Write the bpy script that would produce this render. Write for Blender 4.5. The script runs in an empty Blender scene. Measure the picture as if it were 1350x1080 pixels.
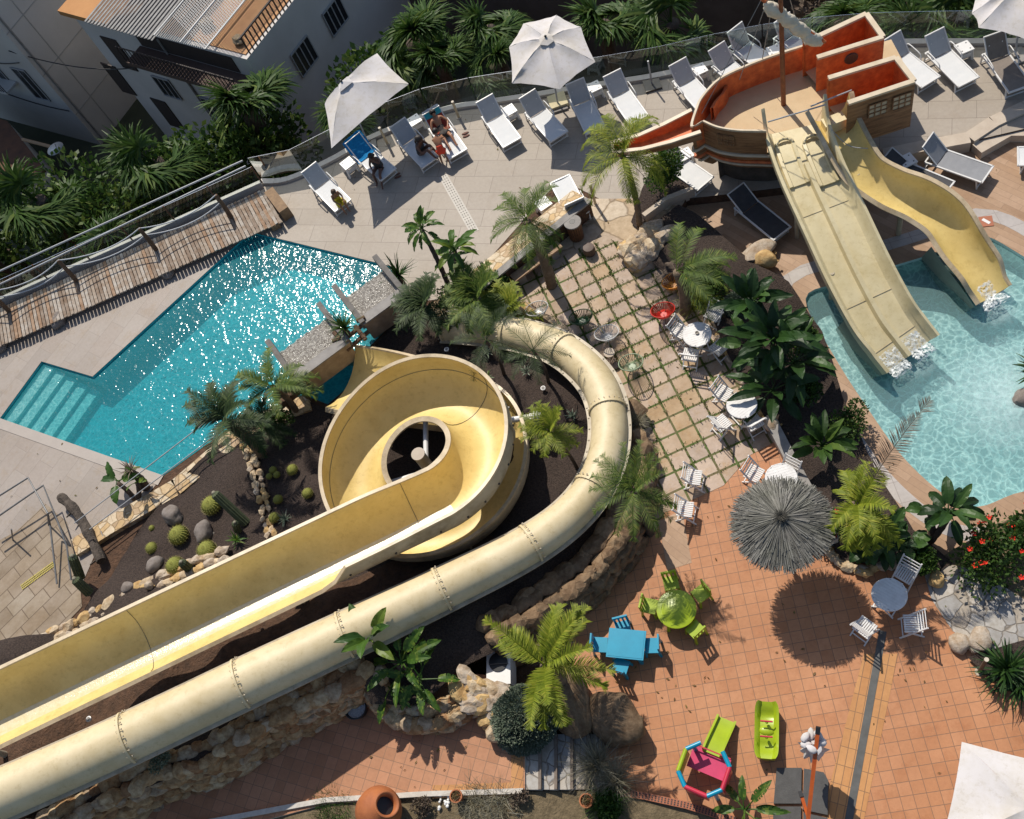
import bpy, bmesh, math, random
from mathutils import Vector, Matrix, noise
PI = math.pi
R = math.radians
C = bpy.context.scene.collection
V = Vector
# ---------------------------------------------------------------- camera solve: image point + height -> world point
FOC, NX, NY, HC = 1352.0, 1064.0, 1272.5, 25.5
_d = V((NX-675, NY-540, FOC)).normalized()
_X = V((0, 1, 0)).cross(_d).normalized()
_Y = _d.cross(_X)
def G(x, y, z=0.0):
    v = V(((x-675)/FOC, (y-540)/FOC, 1.0))
    v = v*((HC-z)/v.dot(_d))
    return V((v.dot(_X), -v.dot(_Y), z))
def GP(l, z=None):
    return [G(p[0], p[1], p[2] if len(p) > 2 else (z or 0.0)) for p in l]
def ang(p, q, z=0.0):
    a = G(p[0], p[1], z); b = G(q[0], q[1], z)
    return math.atan2(b.y-a.y, b.x-a.x)
# ---------------------------------------------------------------- mesh builder
class MB:
    def __init__(s): s.v = []; s.f = []; s.m = []
    def add(s, vs, fs, mi=0):
        o = len(s.v); s.v.extend([tuple(v) for v in vs])
        for f in fs: s.f.append([i+o for i in f]); s.m.append(mi)
    def box(s, c, d, rz=0, mi=0, ry=0, rx=0):
        M = Matrix.Rotation(rz, 3, 'Z') @ Matrix.Rotation(ry, 3, 'Y') @ Matrix.Rotation(rx, 3, 'X')
        vs = []
        for i in (-1, 1):
            for j in (-1, 1):
                for k in (-1, 1):
                    vs.append(V(c)+M @ V((i*d[0]/2, j*d[1]/2, k*d[2]/2)))
        s.add(vs, [(0,1,3,2),(4,6,7,5),(0,4,5,1),(2,3,7,6),(0,2,6,4),(1,5,7,3)], mi)
    def bar(s, a, b, w, h, up=(0,0,1), mi=0):
        a = V(a); b = V(b); t = (b-a).normalized(); u = V(up)
        sd = t.cross(u)
        if sd.length < 1e-4: sd = t.cross(V((1,0,0)))
        sd.normalize(); u = sd.cross(t)
        vs = []
        for p in (a, b):
            for i, j in ((-1,-1),(1,-1),(1,1),(-1,1)): vs.append(p+sd*(i*w/2)+u*(j*h/2))
        s.add(vs, [(3,2,1,0),(4,5,6,7),(0,1,5,4),(1,2,6,5),(2,3,7,6),(3,0,4,7)], mi)
    def tube(s, pts, r, seg=8, caps=True, mi=0, closed=False):
        pts = [V(p) for p in pts]; n = len(pts)
        rr = r if isinstance(r, (list, tuple)) else [r]*n
        prev = None; vs = []
        for i in range(n):
            if closed: t = pts[(i+1) % n]-pts[i-1]
            else: t = pts[min(i+1, n-1)]-pts[max(i-1, 0)]
            t.normalize()
            if prev is None:
                u = V((0,0,1)) if abs(t.z) < .9 else V((1,0,0))
            else: u = prev
            a = t.cross(u).normalized(); u = a.cross(t); prev = u
            for k in range(seg):
                th = 2*PI*k/seg
                vs.append(pts[i]+(a*math.cos(th)+u*math.sin(th))*rr[i])
        fs = []
        for i in range(n if closed else n-1):
            j = (i+1) % n
            for k in range(seg):
                k2 = (k+1) % seg
                fs.append((i*seg+k, i*seg+k2, j*seg+k2, j*seg+k))
        if caps and not closed:
            fs.append(tuple(range(seg-1, -1, -1))); fs.append(tuple((n-1)*seg+k for k in range(seg)))
        s.add(vs, fs, mi)
    def lathe(s, prof, c=(0,0,0), seg=24, mi=0, sx=1, sy=1):
        vs = []; n = len(prof)
        for r, z in prof:
            for k in range(seg):
                th = 2*PI*k/seg; vs.append(V(c)+V((r*sx*math.cos(th), r*sy*math.sin(th), z)))
        fs = []
        for i in range(n-1):
            for k in range(seg):
                k2 = (k+1) % seg; fs.append((i*seg+k, i*seg+k2, (i+1)*seg+k2, (i+1)*seg+k))
        fs.append(tuple(range(seg-1, -1, -1))); fs.append(tuple((n-1)*seg+k for k in range(seg)))
        s.add(vs, fs, mi)
    def prism(s, poly, z0, z1, mi=0, mtop=None):
        n = len(poly); P = [V(p) for p in poly]
        if sum(P[i].x*P[(i+1) % n].y-P[(i+1) % n].x*P[i].y for i in range(n)) < 0: P.reverse()
        vs = [V((p.x, p.y, z0)) for p in P]+[V((p.x, p.y, z1)) for p in P]
        s.add(vs, [tuple(range(n-1, -1, -1))]+[(i, (i+1) % n, n+(i+1) % n, n+i) for i in range(n)], mi)
        s.add([V((p.x, p.y, z1)) for p in P], [tuple(range(n))], mi if mtop is None else mtop)
    def sheet(s, poly, mi=0):
        P = [V(p) for p in poly]; n = len(P)
        if sum(P[i].x*P[(i+1) % n].y-P[(i+1) % n].x*P[i].y for i in range(n)) < 0: P.reverse()
        s.add(P, [tuple(range(n))], mi)
    def sweep(s, path, prof_fn, closed_prof=False, mi=0, up=None, caps=False):
        """path: points; prof_fn(i)-> list of (lateral, height); lateral is to the right of travel"""
        n = len(path); rows = []
        for i in range(n):
            t = path[min(i+1, n-1)]-path[max(i-1, 0)]; t.normalize()
            sd = t.cross(V((0,0,1))).normalized(); u = sd.cross(t)
            rows.append([path[i]+sd*a+u*b for a, b in prof_fn(i)])
        m = len(rows[0]); vs = [p for r_ in rows for p in r_]; fs = []
        for i in range(n-1):
            for k in range(m if closed_prof else m-1):
                k2 = (k+1) % m; fs.append((i*m+k, (i+1)*m+k, (i+1)*m+k2, i*m+k2))
        if caps and closed_prof:
            fs.append(tuple(range(m))); fs.append(tuple((n-1)*m+k for k in range(m-1, -1, -1)))
        s.add(vs, fs, mi)
    def rock(s, c, r, seed=0, sz=(1,1,1), sub=2, mi=0, amp=.35, rz=None, cut=0):
        bm = bmesh.new(); bmesh.ops.create_icosphere(bm, subdivisions=sub, radius=1)
        o = V((seed*3.1, seed*1.7, seed*.9)); rz = seed*2.39 if rz is None else rz
        M = Matrix.Rotation(rz, 3, 'Z'); rg = random.Random(seed*7.31+1)
        pl = [(V((rg.gauss(0,1), rg.gauss(0,1), rg.gauss(0,1))).normalized(), rg.uniform(.62,.92)) for _ in range(cut)]
        vs = []
        for v in bm.verts:
            p = v.co.normalized()
            k = 1+amp*noise.noise(p*1.3+o)+amp*.4*noise.noise(p*3.1+o)
            for n_, d_ in pl:
                dt = p.dot(n_)
                if dt > .05: k = min(k, d_/dt*(1+.05*noise.noise(p*4+o)))
            q = V((p.x*sz[0], p.y*sz[1], p.z*sz[2]))*r*k
            # flatten facets
            vs.append(V(c)+M @ q)
        fs = [tuple(v.index for v in f.verts) for f in bm.faces]
        bm.free(); s.add(vs, fs, mi)
    def build(s, name, mat, parent=None, smooth=False, world=False, label=None):
        me = bpy.data.meshes.new(name)
        vs = s.v
        if world and parent is not None:
            L = parent_world(parent); Mi = L.inverted()
            vs = [Mi @ V(v) for v in vs]
        me.from_pydata(vs, [], s.f)
        mats = mat if isinstance(mat, (list, tuple)) else [mat]
        for m_ in mats: me.materials.append(m_)
        if len(mats) > 1: me.polygons.foreach_set('material_index', s.m)
        if smooth: me.polygons.foreach_set('use_smooth', [True]*len(me.polygons))
        me.update()
        if smooth == 'auto': me.set_sharp_from_angle(angle=R(40))
        o = bpy.data.objects.new(name, me); C.objects.link(o)
        if parent is not None: o.parent = parent
        if label: o['label'] = label
        return o
def parent_world(p):
    M = Matrix.Identity(4)
    while p is not None:
        M = Matrix.LocRotScale(p.location, p.rotation_euler, p.scale) @ M; p = p.parent
    return M
def tag(o, label, cat, group=None):
    o['label'] = label; o['category'] = cat
    if group: o['group'] = group
    return o
def thing(name, label, cat, loc=(0,0,0), rz=0, group=None):
    o = bpy.data.objects.new(name, None); C.objects.link(o)
    o.location = loc; o.rotation_euler = (0, 0, rz)
    o.empty_display_size = .2
    return tag(o, label, cat, group)
def struct(o): o['kind'] = 'structure'; return o
def stuff(o): o['kind'] = 'stuff'; return o
def kids(o): return [c for c in bpy.data.objects if c.parent is o]
_tree = {}
def register(root):
    """remember a finished thing's parts so that copies need no search"""
    ch = kids(root); _tree[root.name] = [(c, kids(c)) for c in ch]; return root
def dup(root, loc, rz=None, label=None, scale=None):
    r = root.copy(); C.objects.link(r); r.location = loc
    if rz is not None: r.rotation_euler = (0, 0, rz)
    if scale: r.scale = (scale,)*3 if not isinstance(scale, tuple) else scale
    if label: r['label'] = label
    for c, gs in _tree[root.name]:
        k = c.copy(); C.objects.link(k); k.parent = r
        for g in gs:
            q = g.copy(); C.objects.link(q); q.parent = k
    return r
class Kind:
    """first placement moves the prototype itself, later ones are copies"""
    def __init__(s, make): s.make = make; s.proto = None
    def put(s, loc, rz, label, scale=None):
        if s.proto is None:
            s.proto = register(s.make()); o = s.proto
            o.location = loc; o.rotation_euler = (0, 0, rz); o['label'] = label
            if scale: o.scale = (scale,)*3 if not isinstance(scale, tuple) else scale
            return o
        return dup(s.proto, loc, rz, label, scale or (1.0,1.0,1.0))
def catmull(pts, n=8, closed=False):
    P = [V(p) for p in pts]; out = []; m = len(P)
    for i in range(m if closed else m-1):
        if closed: a, b, c, d = P[i-1], P[i], P[(i+1) % m], P[(i+2) % m]
        else: a, b, c, d = P[max(i-1,0)], P[i], P[i+1], P[min(i+2, m-1)]
        for k in range(n):
            t = k/n
            out.append(.5*((2*b)+(c-a)*t+(2*a-5*b+4*c-d)*t*t+(3*b-a-3*c+d)*t**3))
    if not closed: out.append(P[-1])
    return out
def inside(x, y, poly):
    c = False; n = len(poly); j = n-1
    for i in range(n):
        xi, yi, xj, yj = poly[i][0], poly[i][1], poly[j][0], poly[j][1]
        if (yi > y) != (yj > y) and x < (xj-xi)*(y-yi)/(yj-yi)+xi: c = not c
        j = i
    return c
def idw(x, y, ctrl, p=2.6):
    sw = sz = 0
    for c in ctrl:
        d2 = (c[0]-x)**2+(c[1]-y)**2+1e-3; w = 1/d2**(p/2); sw += w; sz += w*c[2]
    return sz/sw
def terrain(name, mat, poly, ctrl, res=.25, amp=.05, fr=1.2, skirt=0.0):
    xs = [p[0] for p in poly]; ys = [p[1] for p in poly]; mb = MB(); idx = {}
    x0, y0 = min(xs)-res, min(ys)-res; nx = int((max(xs)-x0)/res)+2; ny = int((max(ys)-y0)/res)+2
    def vid(i, j):
        if (i, j) not in idx:
            x = x0+i*res; y = y0+j*res
            z = idw(x, y, ctrl)+amp*noise.noise(V((x*fr, y*fr, 3.3)))+amp*.5*noise.noise(V((x*fr*3, y*fr*3, 7.3)))
            idx[(i, j)] = len(mb.v); mb.v.append((x, y, z))
        return idx[(i, j)]
    for i in range(nx):
        for j in range(ny):
            if any(inside(x0+(i+u)*res, y0+(j+w)*res, poly) for u in (0,1) for w in (0,1)):
                mb.f.append([vid(i,j), vid(i+1,j), vid(i+1,j+1), vid(i,j+1)]); mb.m.append(0)
    n_ = len(poly)
    for k, v in enumerate(mb.v):
        if inside(v[0], v[1], poly): continue
        best = None
        for i in range(n_):
            a, b = poly[i], poly[(i+1) % n_]; ex, ey = b[0]-a[0], b[1]-a[1]; q = ex*ex+ey*ey
            if q < 1e-9: continue
            t = max(0, min(1, ((v[0]-a[0])*ex+(v[1]-a[1])*ey)/q)); px, py = a[0]+ex*t, a[1]+ey*t; d2 = (px-v[0])**2+(py-v[1])**2
            if best is None or d2 < best[0]: best = (d2, px, py)
        mb.v[k] = (best[1], best[2], v[2])
    return mb.build(name, mat, smooth=True)
# ---------------------------------------------------------------- materials
_mats = {}
def nt(name):
    m = bpy.data.materials.new(name); m.use_nodes = True; t = m.node_tree
    b = t.nodes['Principled BSDF']; return m, t, b
def N(t, typ, **kw):
    n = t.nodes.new(typ)
    for k, v in kw.items():
        if k.startswith('i_'): n.inputs[k[2:].replace('_', ' ')].default_value = v
        else: setattr(n, k, v)
    return n
def L(t, a, ao, b, bi): t.links.new(a.outputs[ao], b.inputs[bi])
def rgb(c): return (c[0], c[1], c[2], 1)
def ramp(t, stops, interp='LINEAR'):
    r = t.nodes.new('ShaderNodeValToRGB'); r.color_ramp.interpolation = interp
    e = r.color_ramp.elements
    while len(e) < len(stops): e.new(.5)
    for k, (p, c) in enumerate(stops): e[k].position = p; e[k].color = rgb(c)
    return r
def mixc(t, fac, a, b, mode='MIX'):
    n = t.nodes.new('ShaderNodeMix'); n.data_type = 'RGBA'; n.blend_type = mode
    if isinstance(fac, (int, float)): n.inputs[0].default_value = fac
    else: t.links.new(fac, n.inputs[0])
    for k, x in ((6, a), (7, b)):
        if isinstance(x, (tuple, list)): n.inputs[k].default_value = rgb(x)
        else: t.links.new(x, n.inputs[k])
    return n.outputs[2]
def coords(t, rot=None, loc=None, world=True):
    g = t.nodes.new('ShaderNodeNewGeometry') if world else t.nodes.new('ShaderNodeTexCoord')
    o = g.outputs['Position'] if world else g.outputs['Object']
    if rot is None and loc is None: return o
    m = t.nodes.new('ShaderNodeMapping'); m.vector_type = 'TEXTURE'
    m.inputs['Location'].default_value = (loc[0], loc[1], 0) if loc else (0,0,0)
    m.inputs['Rotation'].default_value = (0, 0, rot or 0)
    t.links.new(o, m.inputs['Vector']); return m.outputs['Vector']
def noisy(t, vec, scale, detail=4, rough=.6):
    n = N(t, 'ShaderNodeTexNoise', i_Scale=scale, i_Detail=detail, i_Roughness=rough)
    t.links.new(vec, n.inputs['Vector']); return n.outputs['Fac']
def bump(t, b, h, strength=.4, dist=.02):
    n = N(t, 'ShaderNodeBump', i_Strength=strength, i_Distance=dist)
    t.links.new(h, n.inputs['Height']); t.links.new(n.outputs['Normal'], b.inputs['Normal']); return n
def simple(name, c, rough=.6, c2=None, scale=4, bmp=0, bscale=30, metal=0, world=False, spec=.5, bd=.02):
    if name in _mats: return _mats[name]
    m, t, b = nt(name); vec = coords(t, world=world)
    c2 = c2 or tuple(x*.82 for x in c)
    f = noisy(t, vec, scale, 5)
    r = ramp(t, [(.3, c2), (.7, c)]); t.links.new(f, r.inputs[0])
    t.links.new(r.outputs[0], b.inputs['Base Color'])
    b.inputs['Roughness'].default_value = rough; b.inputs['Metallic'].default_value = metal
    b.inputs['Specular IOR Level'].default_value = spec
    if bmp: bump(t, b, noisy(t, vec, bscale, 4), bmp, bd)
    _mats[name] = m; return m
def foliage(name, c1, c2, c3=None, trans=.28, rough=.55, spec=.25):
    m, t, b = nt(name); g = t.nodes.new('ShaderNodeNewGeometry')
    st = [(0, c1), (1, c2)] if c3 is None else [(0, c1), (.72, c2), (1, c3)]
    r = ramp(t, st); t.links.new(g.outputs['Random Per Island'], r.inputs[0])
    f = noisy(t, g.outputs['Position'], 2.2, 3)
    col = mixc(t, f, r.outputs[0], mixc(t, 1.0, r.outputs[0], (.55,.6,.5), 'MULTIPLY'))
    t.links.new(col, b.inputs['Base Color']); b.inputs['Roughness'].default_value = rough
    b.inputs['Specular IOR Level'].default_value = spec
    tr = t.nodes.new('ShaderNodeBsdfTranslucent'); t.links.new(col, tr.inputs['Color'])
    mx = t.nodes.new('ShaderNodeMixShader'); mx.inputs[0].default_value = trans
    t.links.new(b.outputs[0], mx.inputs[1]); t.links.new(tr.outputs[0], mx.inputs[2])
    t.links.new(mx.outputs[0], t.nodes['Material Output'].inputs['Surface'])
    return m
def islandmat(name, cols, rough=.8, bmp=.5, bscale=14, dirt=(.55,.45,.35), bd=.03):
    m, t, b = nt(name); g = t.nodes.new('ShaderNodeNewGeometry')
    n = len(cols); r = ramp(t, [(i/n, c) for i, c in enumerate(cols)], 'CONSTANT')
    t.links.new(g.outputs['Random Per Island'], r.inputs[0])
    f = noisy(t, g.outputs['Position'], 5, 6, .7)
    rr = ramp(t, [(.35, dirt), (.62, (1,1,1))]); t.links.new(f, rr.inputs[0])
    t.links.new(mixc(t, 1.0, r.outputs[0], rr.outputs[0], 'MULTIPLY'), b.inputs['Base Color'])
    b.inputs['Roughness'].default_value = rough
    bump(t, b, noisy(t, g.outputs['Position'], bscale, 6, .7), bmp, bd)
    return m
def tiles(name, size, cols, mortar, mw, rot=0, loc=None, rough=.6, offset=0.0, bmp=.5, dirt=(.8,.78,.75), dscale=.6, blotch=None, mortar2=None):
    m, t, b = nt(name); vec = coords(t, rot, loc)
    br = N(t, 'ShaderNodeTexBrick', i_Scale=1.0, i_Mortar_Size=mw, i_Mortar_Smooth=.1, i_Bias=0.0, i_Brick_Width=size[0], i_Row_Height=size[1])
    br.offset = offset; br.squash = 1.0
    br.inputs['Color1'].default_value = (0,0,0,1); br.inputs['Color2'].default_value = (1,1,1,1); br.inputs['Mortar'].default_value = (.5,.5,.5,1)
    # distort joints a touch so that they are not ruler-straight
    dn = N(t, 'ShaderNodeTexNoise', i_Scale=3.0, i_Detail=3.0); t.links.new(vec, dn.inputs['Vector'])
    vm = N(t, 'ShaderNodeVectorMath', operation='MULTIPLY_ADD'); vm.inputs[1].default_value = (.012,.012,0)
    t.links.new(dn.outputs['Color'], vm.inputs[0]); t.links.new(vec, vm.inputs[2])
    t.links.new(vm.outputs[0], br.inputs['Vector'])
    n = len(cols); rp = ramp(t, [(i/(n-1), c) for i, c in enumerate(cols)]); t.links.new(br.outputs['Color'], rp.inputs[0])
    f = noisy(t, vec, dscale, 6, .65); rr = ramp(t, [(.3, dirt), (.65, (1,1,1))]); t.links.new(f, rr.inputs[0])
    f2 = noisy(t, vec, 9, 6, .7); r2 = ramp(t, [(.3, (.86,.86,.86)), (.7, (1.0,1.0,1.0))]); t.links.new(f2, r2.inputs[0])
    c = mixc(t, 1.0, rp.outputs[0], rr.outputs[0], 'MULTIPLY'); c = mixc(t, 1.0, c, r2.outputs[0], 'MULTIPLY')
    if blotch:
        f3 = noisy(t, vec, 1.7, 5, .75); r3 = ramp(t, [(.52, (0,0,0)), (.66, (1,1,1))]); t.links.new(f3, r3.inputs[0])
        c = mixc(t, r3.outputs[0], c, mixc(t, 1.0, c, blotch, 'MULTIPLY'))
    if mortar2:
        f4 = noisy(t, vec, 1.6, 4, .7); r4 = ramp(t, [(.42, mortar), (.58, mortar2)]); t.links.new(f4, r4.inputs[0]); mortar = r4.outputs[0]
    c = mixc(t, br.outputs['Fac'], c, mortar)
    t.links.new(c, b.inputs['Base Color']); b.inputs['Roughness'].default_value = rough
    b.inputs['Specular IOR Level'].default_value = .35
    inv = N(t, 'ShaderNodeMath', operation='MULTIPLY_ADD'); inv.inputs[1].default_value = -1.0
    t.links.new(br.outputs['Fac'], inv.inputs[0]); t.links.new(f2, inv.inputs[2])
    bump(t, b, inv.outputs[0], bmp, .01)
    return m
def crazy(name, cols, mortar, scale=2.2, rough=.75, world=True, width=.05):
    """irregular flagstones"""
    m, t, b = nt(name); vec = coords(t, world=world)
    dn = N(t, 'ShaderNodeTexNoise', i_Scale=2.0, i_Detail=3.0); t.links.new(vec, dn.inputs['Vector'])
    vm = N(t, 'ShaderNodeVectorMath', operation='MULTIPLY_ADD'); vm.inputs[1].default_value = (.25,.25,.25)
    t.links.new(dn.outputs['Color'], vm.inputs[0]); t.links.new(vec, vm.inputs[2])
    a = N(t, 'ShaderNodeTexVoronoi', i_Scale=scale); e = N(t, 'ShaderNodeTexVoronoi', feature='DISTANCE_TO_EDGE', i_Scale=scale)
    t.links.new(vm.outputs[0], a.inputs['Vector']); t.links.new(vm.outputs[0], e.inputs['Vector'])
    sp = t.nodes.new('ShaderNodeSeparateColor'); t.links.new(a.outputs['Color'], sp.inputs[0])
    n = len(cols); rp = ramp(t, [(i/n, c) for i, c in enumerate(cols)], 'CONSTANT'); t.links.new(sp.outputs[0], rp.inputs[0])
    f = noisy(t, vec, 6, 6, .7); r2 = ramp(t, [(.3, (.7,.66,.6)), (.65, (1,1,1))]); t.links.new(f, r2.inputs[0])
    c = mixc(t, 1.0, rp.outputs[0], r2.outputs[0], 'MULTIPLY')
    me = ramp(t, [(0, (0,0,0)), (width, (1,1,1))]); t.links.new(e.outputs['Distance'], me.inputs[0])
    c = mixc(t, me.outputs[0], mortar, c); t.links.new(c, b.inputs['Base Color']); b.inputs['Roughness'].default_value = rough
    hm = mixc(t, .25, me.outputs[0], f); bump(t, b, hm, .6, .03)
    return m
# ---------------------------------------------------------------- leaves
def rnd(a, b): return random.uniform(a, b)
def blade(mb, p, d, L_, w, droop=.3, seg=3, flat=None, mi=0, tip=.05):
    """narrow leaf: a strip that bends down"""
    p = V(p); d = V(d).normalized(); sd = flat or d.cross(V((0,0,1)))
    if sd.length < 1e-3: sd = V((1,0,0))
    sd = sd.normalized(); vs = []; st = L_/seg
    for i in range(seg+1):
        t = i/seg; ww = w*(1-t)**.6*.5 if t > .25 else w*.5*(.5+2*t)
        if i == seg: ww = w*tip
        vs += [p-sd*ww, p+sd*ww]
        p = p+d*st; d = (d+V((0,0,-droop/seg))).normalized()
    mb.add(vs, [(2*i, 2*i+1, 2*i+3, 2*i+2) for i in range(seg)], mi)
def frond(mb, p, az, el, L_, droop=1.0, n=34, ll=.34, w=.03, mi=0, curl=.35, ragged=0.0, lift=.25, seg=2, stem=.012, bare=.12):
    """feather palm frond"""
    p = V(p); d = V((math.cos(az)*math.cos(el), math.sin(az)*math.cos(el), math.sin(el)))
    pts = [p.copy()]; st = L_/n; ds = [d.copy()]
    for i in range(n):
        d = (d+V((0,0,-droop/n*(.4+1.2*i/n)))).normalized(); p = p+d*st; pts.append(p.copy()); ds.append(d.copy())
    mb.tube(pts[::3]+[pts[-1]], [stem*(1-.7*k/(len(pts[::3]))) for k in range(len(pts[::3])+1)], 4, caps=False, mi=mi)
    for i in range(int(n*bare), n+1):
        t = i/n; s_ = math.sin(min(1, (t-.02)*1.15)*PI)**.55 if t < .88 else .55*(1-t)/.12+.25
        for sgn in (-1, 1):
            if ragged and random.random() < ragged: continue
            tn = ds[i]; sd = tn.cross(V((0,0,1)))
            if sd.length < .05: sd = V((math.sin(az), -math.cos(az), 0))
            sd.normalize(); up = sd.cross(tn)
            dd = sd*sgn*.9+tn*(.45+.5*t)+up*(lift+rnd(-.12,.12))+V((rnd(-.1,.1), rnd(-.1,.1), 0))
            blade(mb, pts[i], dd, ll*s_*rnd(.85,1.1), w, curl*rnd(.6,1.4), seg, mi=mi)
def palm_crown(mb, c, nf, L_, seed=1, el=(10,70), droop=1.2, n=30, ll=.34, w=.03, az=None, **k):
    random.seed(seed)
    for i in range(nf):
        a = (az[i] if az else i*2.39996)+rnd(-.2,.2)
        e = R(el[0]+(el[1]-el[0])*((i*.618) % 1))
        frond(mb, V(c)+V((rnd(-.04,.04), rnd(-.04,.04), 0)), a, e, L_*rnd(.85,1.1), droop*rnd(.8,1.2), n, ll, w, **k)
def trunk(mb, a, b, r0, r1, seed=0, seg=10, rings=.09, bend=.08, mi=0):
    a = V(a); b = V(b); n = max(4, int((b-a).length/rings)); pts = []; rr = []
    for i in range(n+1):
        t = i/n; q = a.lerp(b, t)+V((math.sin(t*PI)*bend, math.sin(t*PI+1)*bend*.4, 0))
        pts.append(q); rr.append((r0+(r1-r0)*t)*(1.0+(.09 if i % 2 else -.04)+.05*noise.noise(V((i*.7, seed, 0)))))
    mb.tube(pts, rr, seg, mi=mi); return pts[-1]
def fan_leaf(mb, p, az, el, pet, fr, nseg=16, mi=0, droop=.8):
    d = V((math.cos(az)*math.cos(el), math.sin(az)*math.cos(el), math.sin(el))); p = V(p)
    q = p+d*pet+V((0,0,-.12*pet)); mb.tube([p, p.lerp(q, .5)+V((0,0,.04)), q], [.018,.014,.01], 4, caps=False, mi=mi)
    d2 = (d+V((0,0,-.45))).normalized(); sd = d2.cross(V((0,0,1))).normalized(); up = sd.cross(d2)
    for k in range(nseg):
        th = -R(115)+R(230)*k/(nseg-1); dd = d2*math.cos(th)+sd*math.sin(th)+up*(.18+(.1 if k % 2 else -.02))
        blade(mb, q, dd, fr*rnd(.85,1.08)*(1-.18*abs(th)/2), .075*fr/.7, droop*rnd(.5,1.4), 4, flat=(-d2*math.sin(th)+sd*math.cos(th)+up*(.5 if k % 2 else -.5)), mi=mi)
def paddle(mb, p, az, el, pet, L_, w, mi=0, droop=.6, tear=0.0, fold=.25, seg=9, stem=.016, roll=0.0):
    """banana / strelitzia leaf on its stalk"""
    p = V(p); d = V((math.cos(az)*math.cos(el), math.sin(az)*math.cos(el), math.sin(el)))
    pts = [p.copy()]
    for i in range(4): d = (d+V((0,0,-droop*.06))).normalized(); p = p+d*pet/4; pts.append(p.copy())
    mb.tube(pts, [stem*1.5, stem*1.3, stem*1.1, stem, stem*.8], 5, caps=False, mi=mi)
    rows = []
    for i in range(seg+1):
        t = i/seg; ww = w*.5*math.sin(PI*min(1, .06+.94*t)**.8)**.7 if t < .99 else .004
        sd = d.cross(V((0,0,1))); sd = sd.normalized() if sd.length > .05 else V((math.sin(az), -math.cos(az), 0))
        up = sd.cross(d).normalized(); sd2 = sd*math.cos(roll)+up*math.sin(roll); up2 = sd2.cross(d)
        wv = .05*math.sin(i*2.1+az*3)*w
        rows.append([p-sd2*ww+up2*(fold*ww+wv), p-sd2*ww*.5+up2*fold*.4*ww, p.copy(), p+sd2*ww*.5+up2*fold*.4*ww, p+sd2*ww+up2*(fold*ww-wv)])
        p = p+d*L_/seg; d = (d+V((0,0,-droop/seg*(1+t)))).normalized()
    for i in range(seg):
        for k in range(4):
            a, b, c_, e = rows[i][k], rows[i][k+1], rows[i+1][k+1], rows[i+1][k]
            if tear and random.random() < tear and k in (0, 3):
                a = a.lerp(b, .25); c_ = c_.lerp(b, .15); b = b.lerp(a, .05)
                if k == 0: a = a.lerp(e, .5)
                else: b = b.lerp(c_, .5)
            if tear:   # separate strips of a torn leaf
                mb.add([a, b, c_, e], [(0,1,2,3)], mi)
    if not tear:
        mb.add([q for r_ in rows for q in r_], [(i*5+k, i*5+k+1, i*5+k+6, i*5+k+5) for i in range(seg) for k in range(4)], mi)
def bush(mb, c, rx, ry, rz, n, leaf=.08, seed=0, mi=0, hollow=.55, aspect=.55, lumps=5):
    random.seed(seed); c = V(c)
    lm = [(V((rnd(-.5,.5), rnd(-.5,.5), rnd(-.1,.5))), rnd(.45,.7)) for _ in range(lumps)]
    for i in range(n):
        o, s_ = random.choice(lm); u = V((random.gauss(0,1), random.gauss(0,1), random.gauss(0,1))).normalized()*s_*(hollow+(1-hollow)*random.random())
        q = o+u; q.z = max(q.z, -.45); pos = c+V((q.x*rx, q.y*ry, q.z*rz))
        d = (u+V((rnd(-.7,.7), rnd(-.7,.7), rnd(-.2,.6)))).normalized(); sd = d.cross(V((rnd(-1,1), rnd(-1,1), rnd(-1,1)))).normalized()
        l = leaf*rnd(.7,1.3); w = l*aspect*.5
        mb.add([pos, pos+d*l*.5-sd*w, pos+d*l, pos+d*l*.5+sd*w], [(0,1,2,3)], mi)
from mathutils.geometry import tessellate_polygon
# ================================================================ MATERIALS
TA = .2465
M = {}
M['terra'] = tiles('terracotta tiles', (.2894,.2894), [(.48,.21,.095),(.51,.235,.11),(.54,.255,.125),(.49,.22,.10)], (.20,.115,.07), .007, TA, G(907.8,888.7)[:2], .6, 0, .35, (.80,.76,.72), .45, (.90,.84,.79))
M['terra_left'] = tiles('terracotta tiles upper', (.2894,.2894), [(.42,.20,.105),(.49,.24,.13),(.52,.255,.14)], (.22,.13,.08), .007, ang((570.4,984),(585,988),.6), G(570.4,984,.6)[:2], .6, 0, .35, (.82,.78,.74), .5)
M['brick_band'] = tiles('orange brick band', (.42,.17), [(.52,.25,.09),(.58,.29,.11),(.50,.23,.08)], (.22,.12,.06), .008, ang((1150,870),(1118,1040)), None, .6, 0, .35)
M['stone_grid'] = tiles('stone slabs in grass joints', (.5272,.5272), [(.45,.34,.25),(.53,.42,.33),(.58,.46,.37),(.50,.36,.22),(.56,.44,.36),(.47,.38,.31)], (.14,.11,.05), .032, .488, G(798.4,345.2)[:2], .75, 0, .8, (.72,.66,.58), 1.4, (.92,.84,.70), mortar2=(.075,.115,.02))
M['deck'] = tiles('large beige deck tiles', (1.35,.69), [(.36,.31,.255),(.40,.345,.285),(.38,.328,.27)], (.20,.165,.135), .008, -.07, G(620,254)[:2], .6, .5, .2, (.88,.86,.83), .35, (.94,.92,.90))
M['deck_left'] = tiles('large grey beige deck tiles', (1.3,.66), [(.32,.275,.24),(.37,.32,.28),(.35,.295,.255)], (.24,.20,.17), .008, ang((89,600),(60,638)), G(70,650)[:2], .5, .5, .2, (.85,.82,.78), .4, (.93,.88,.80))
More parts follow.
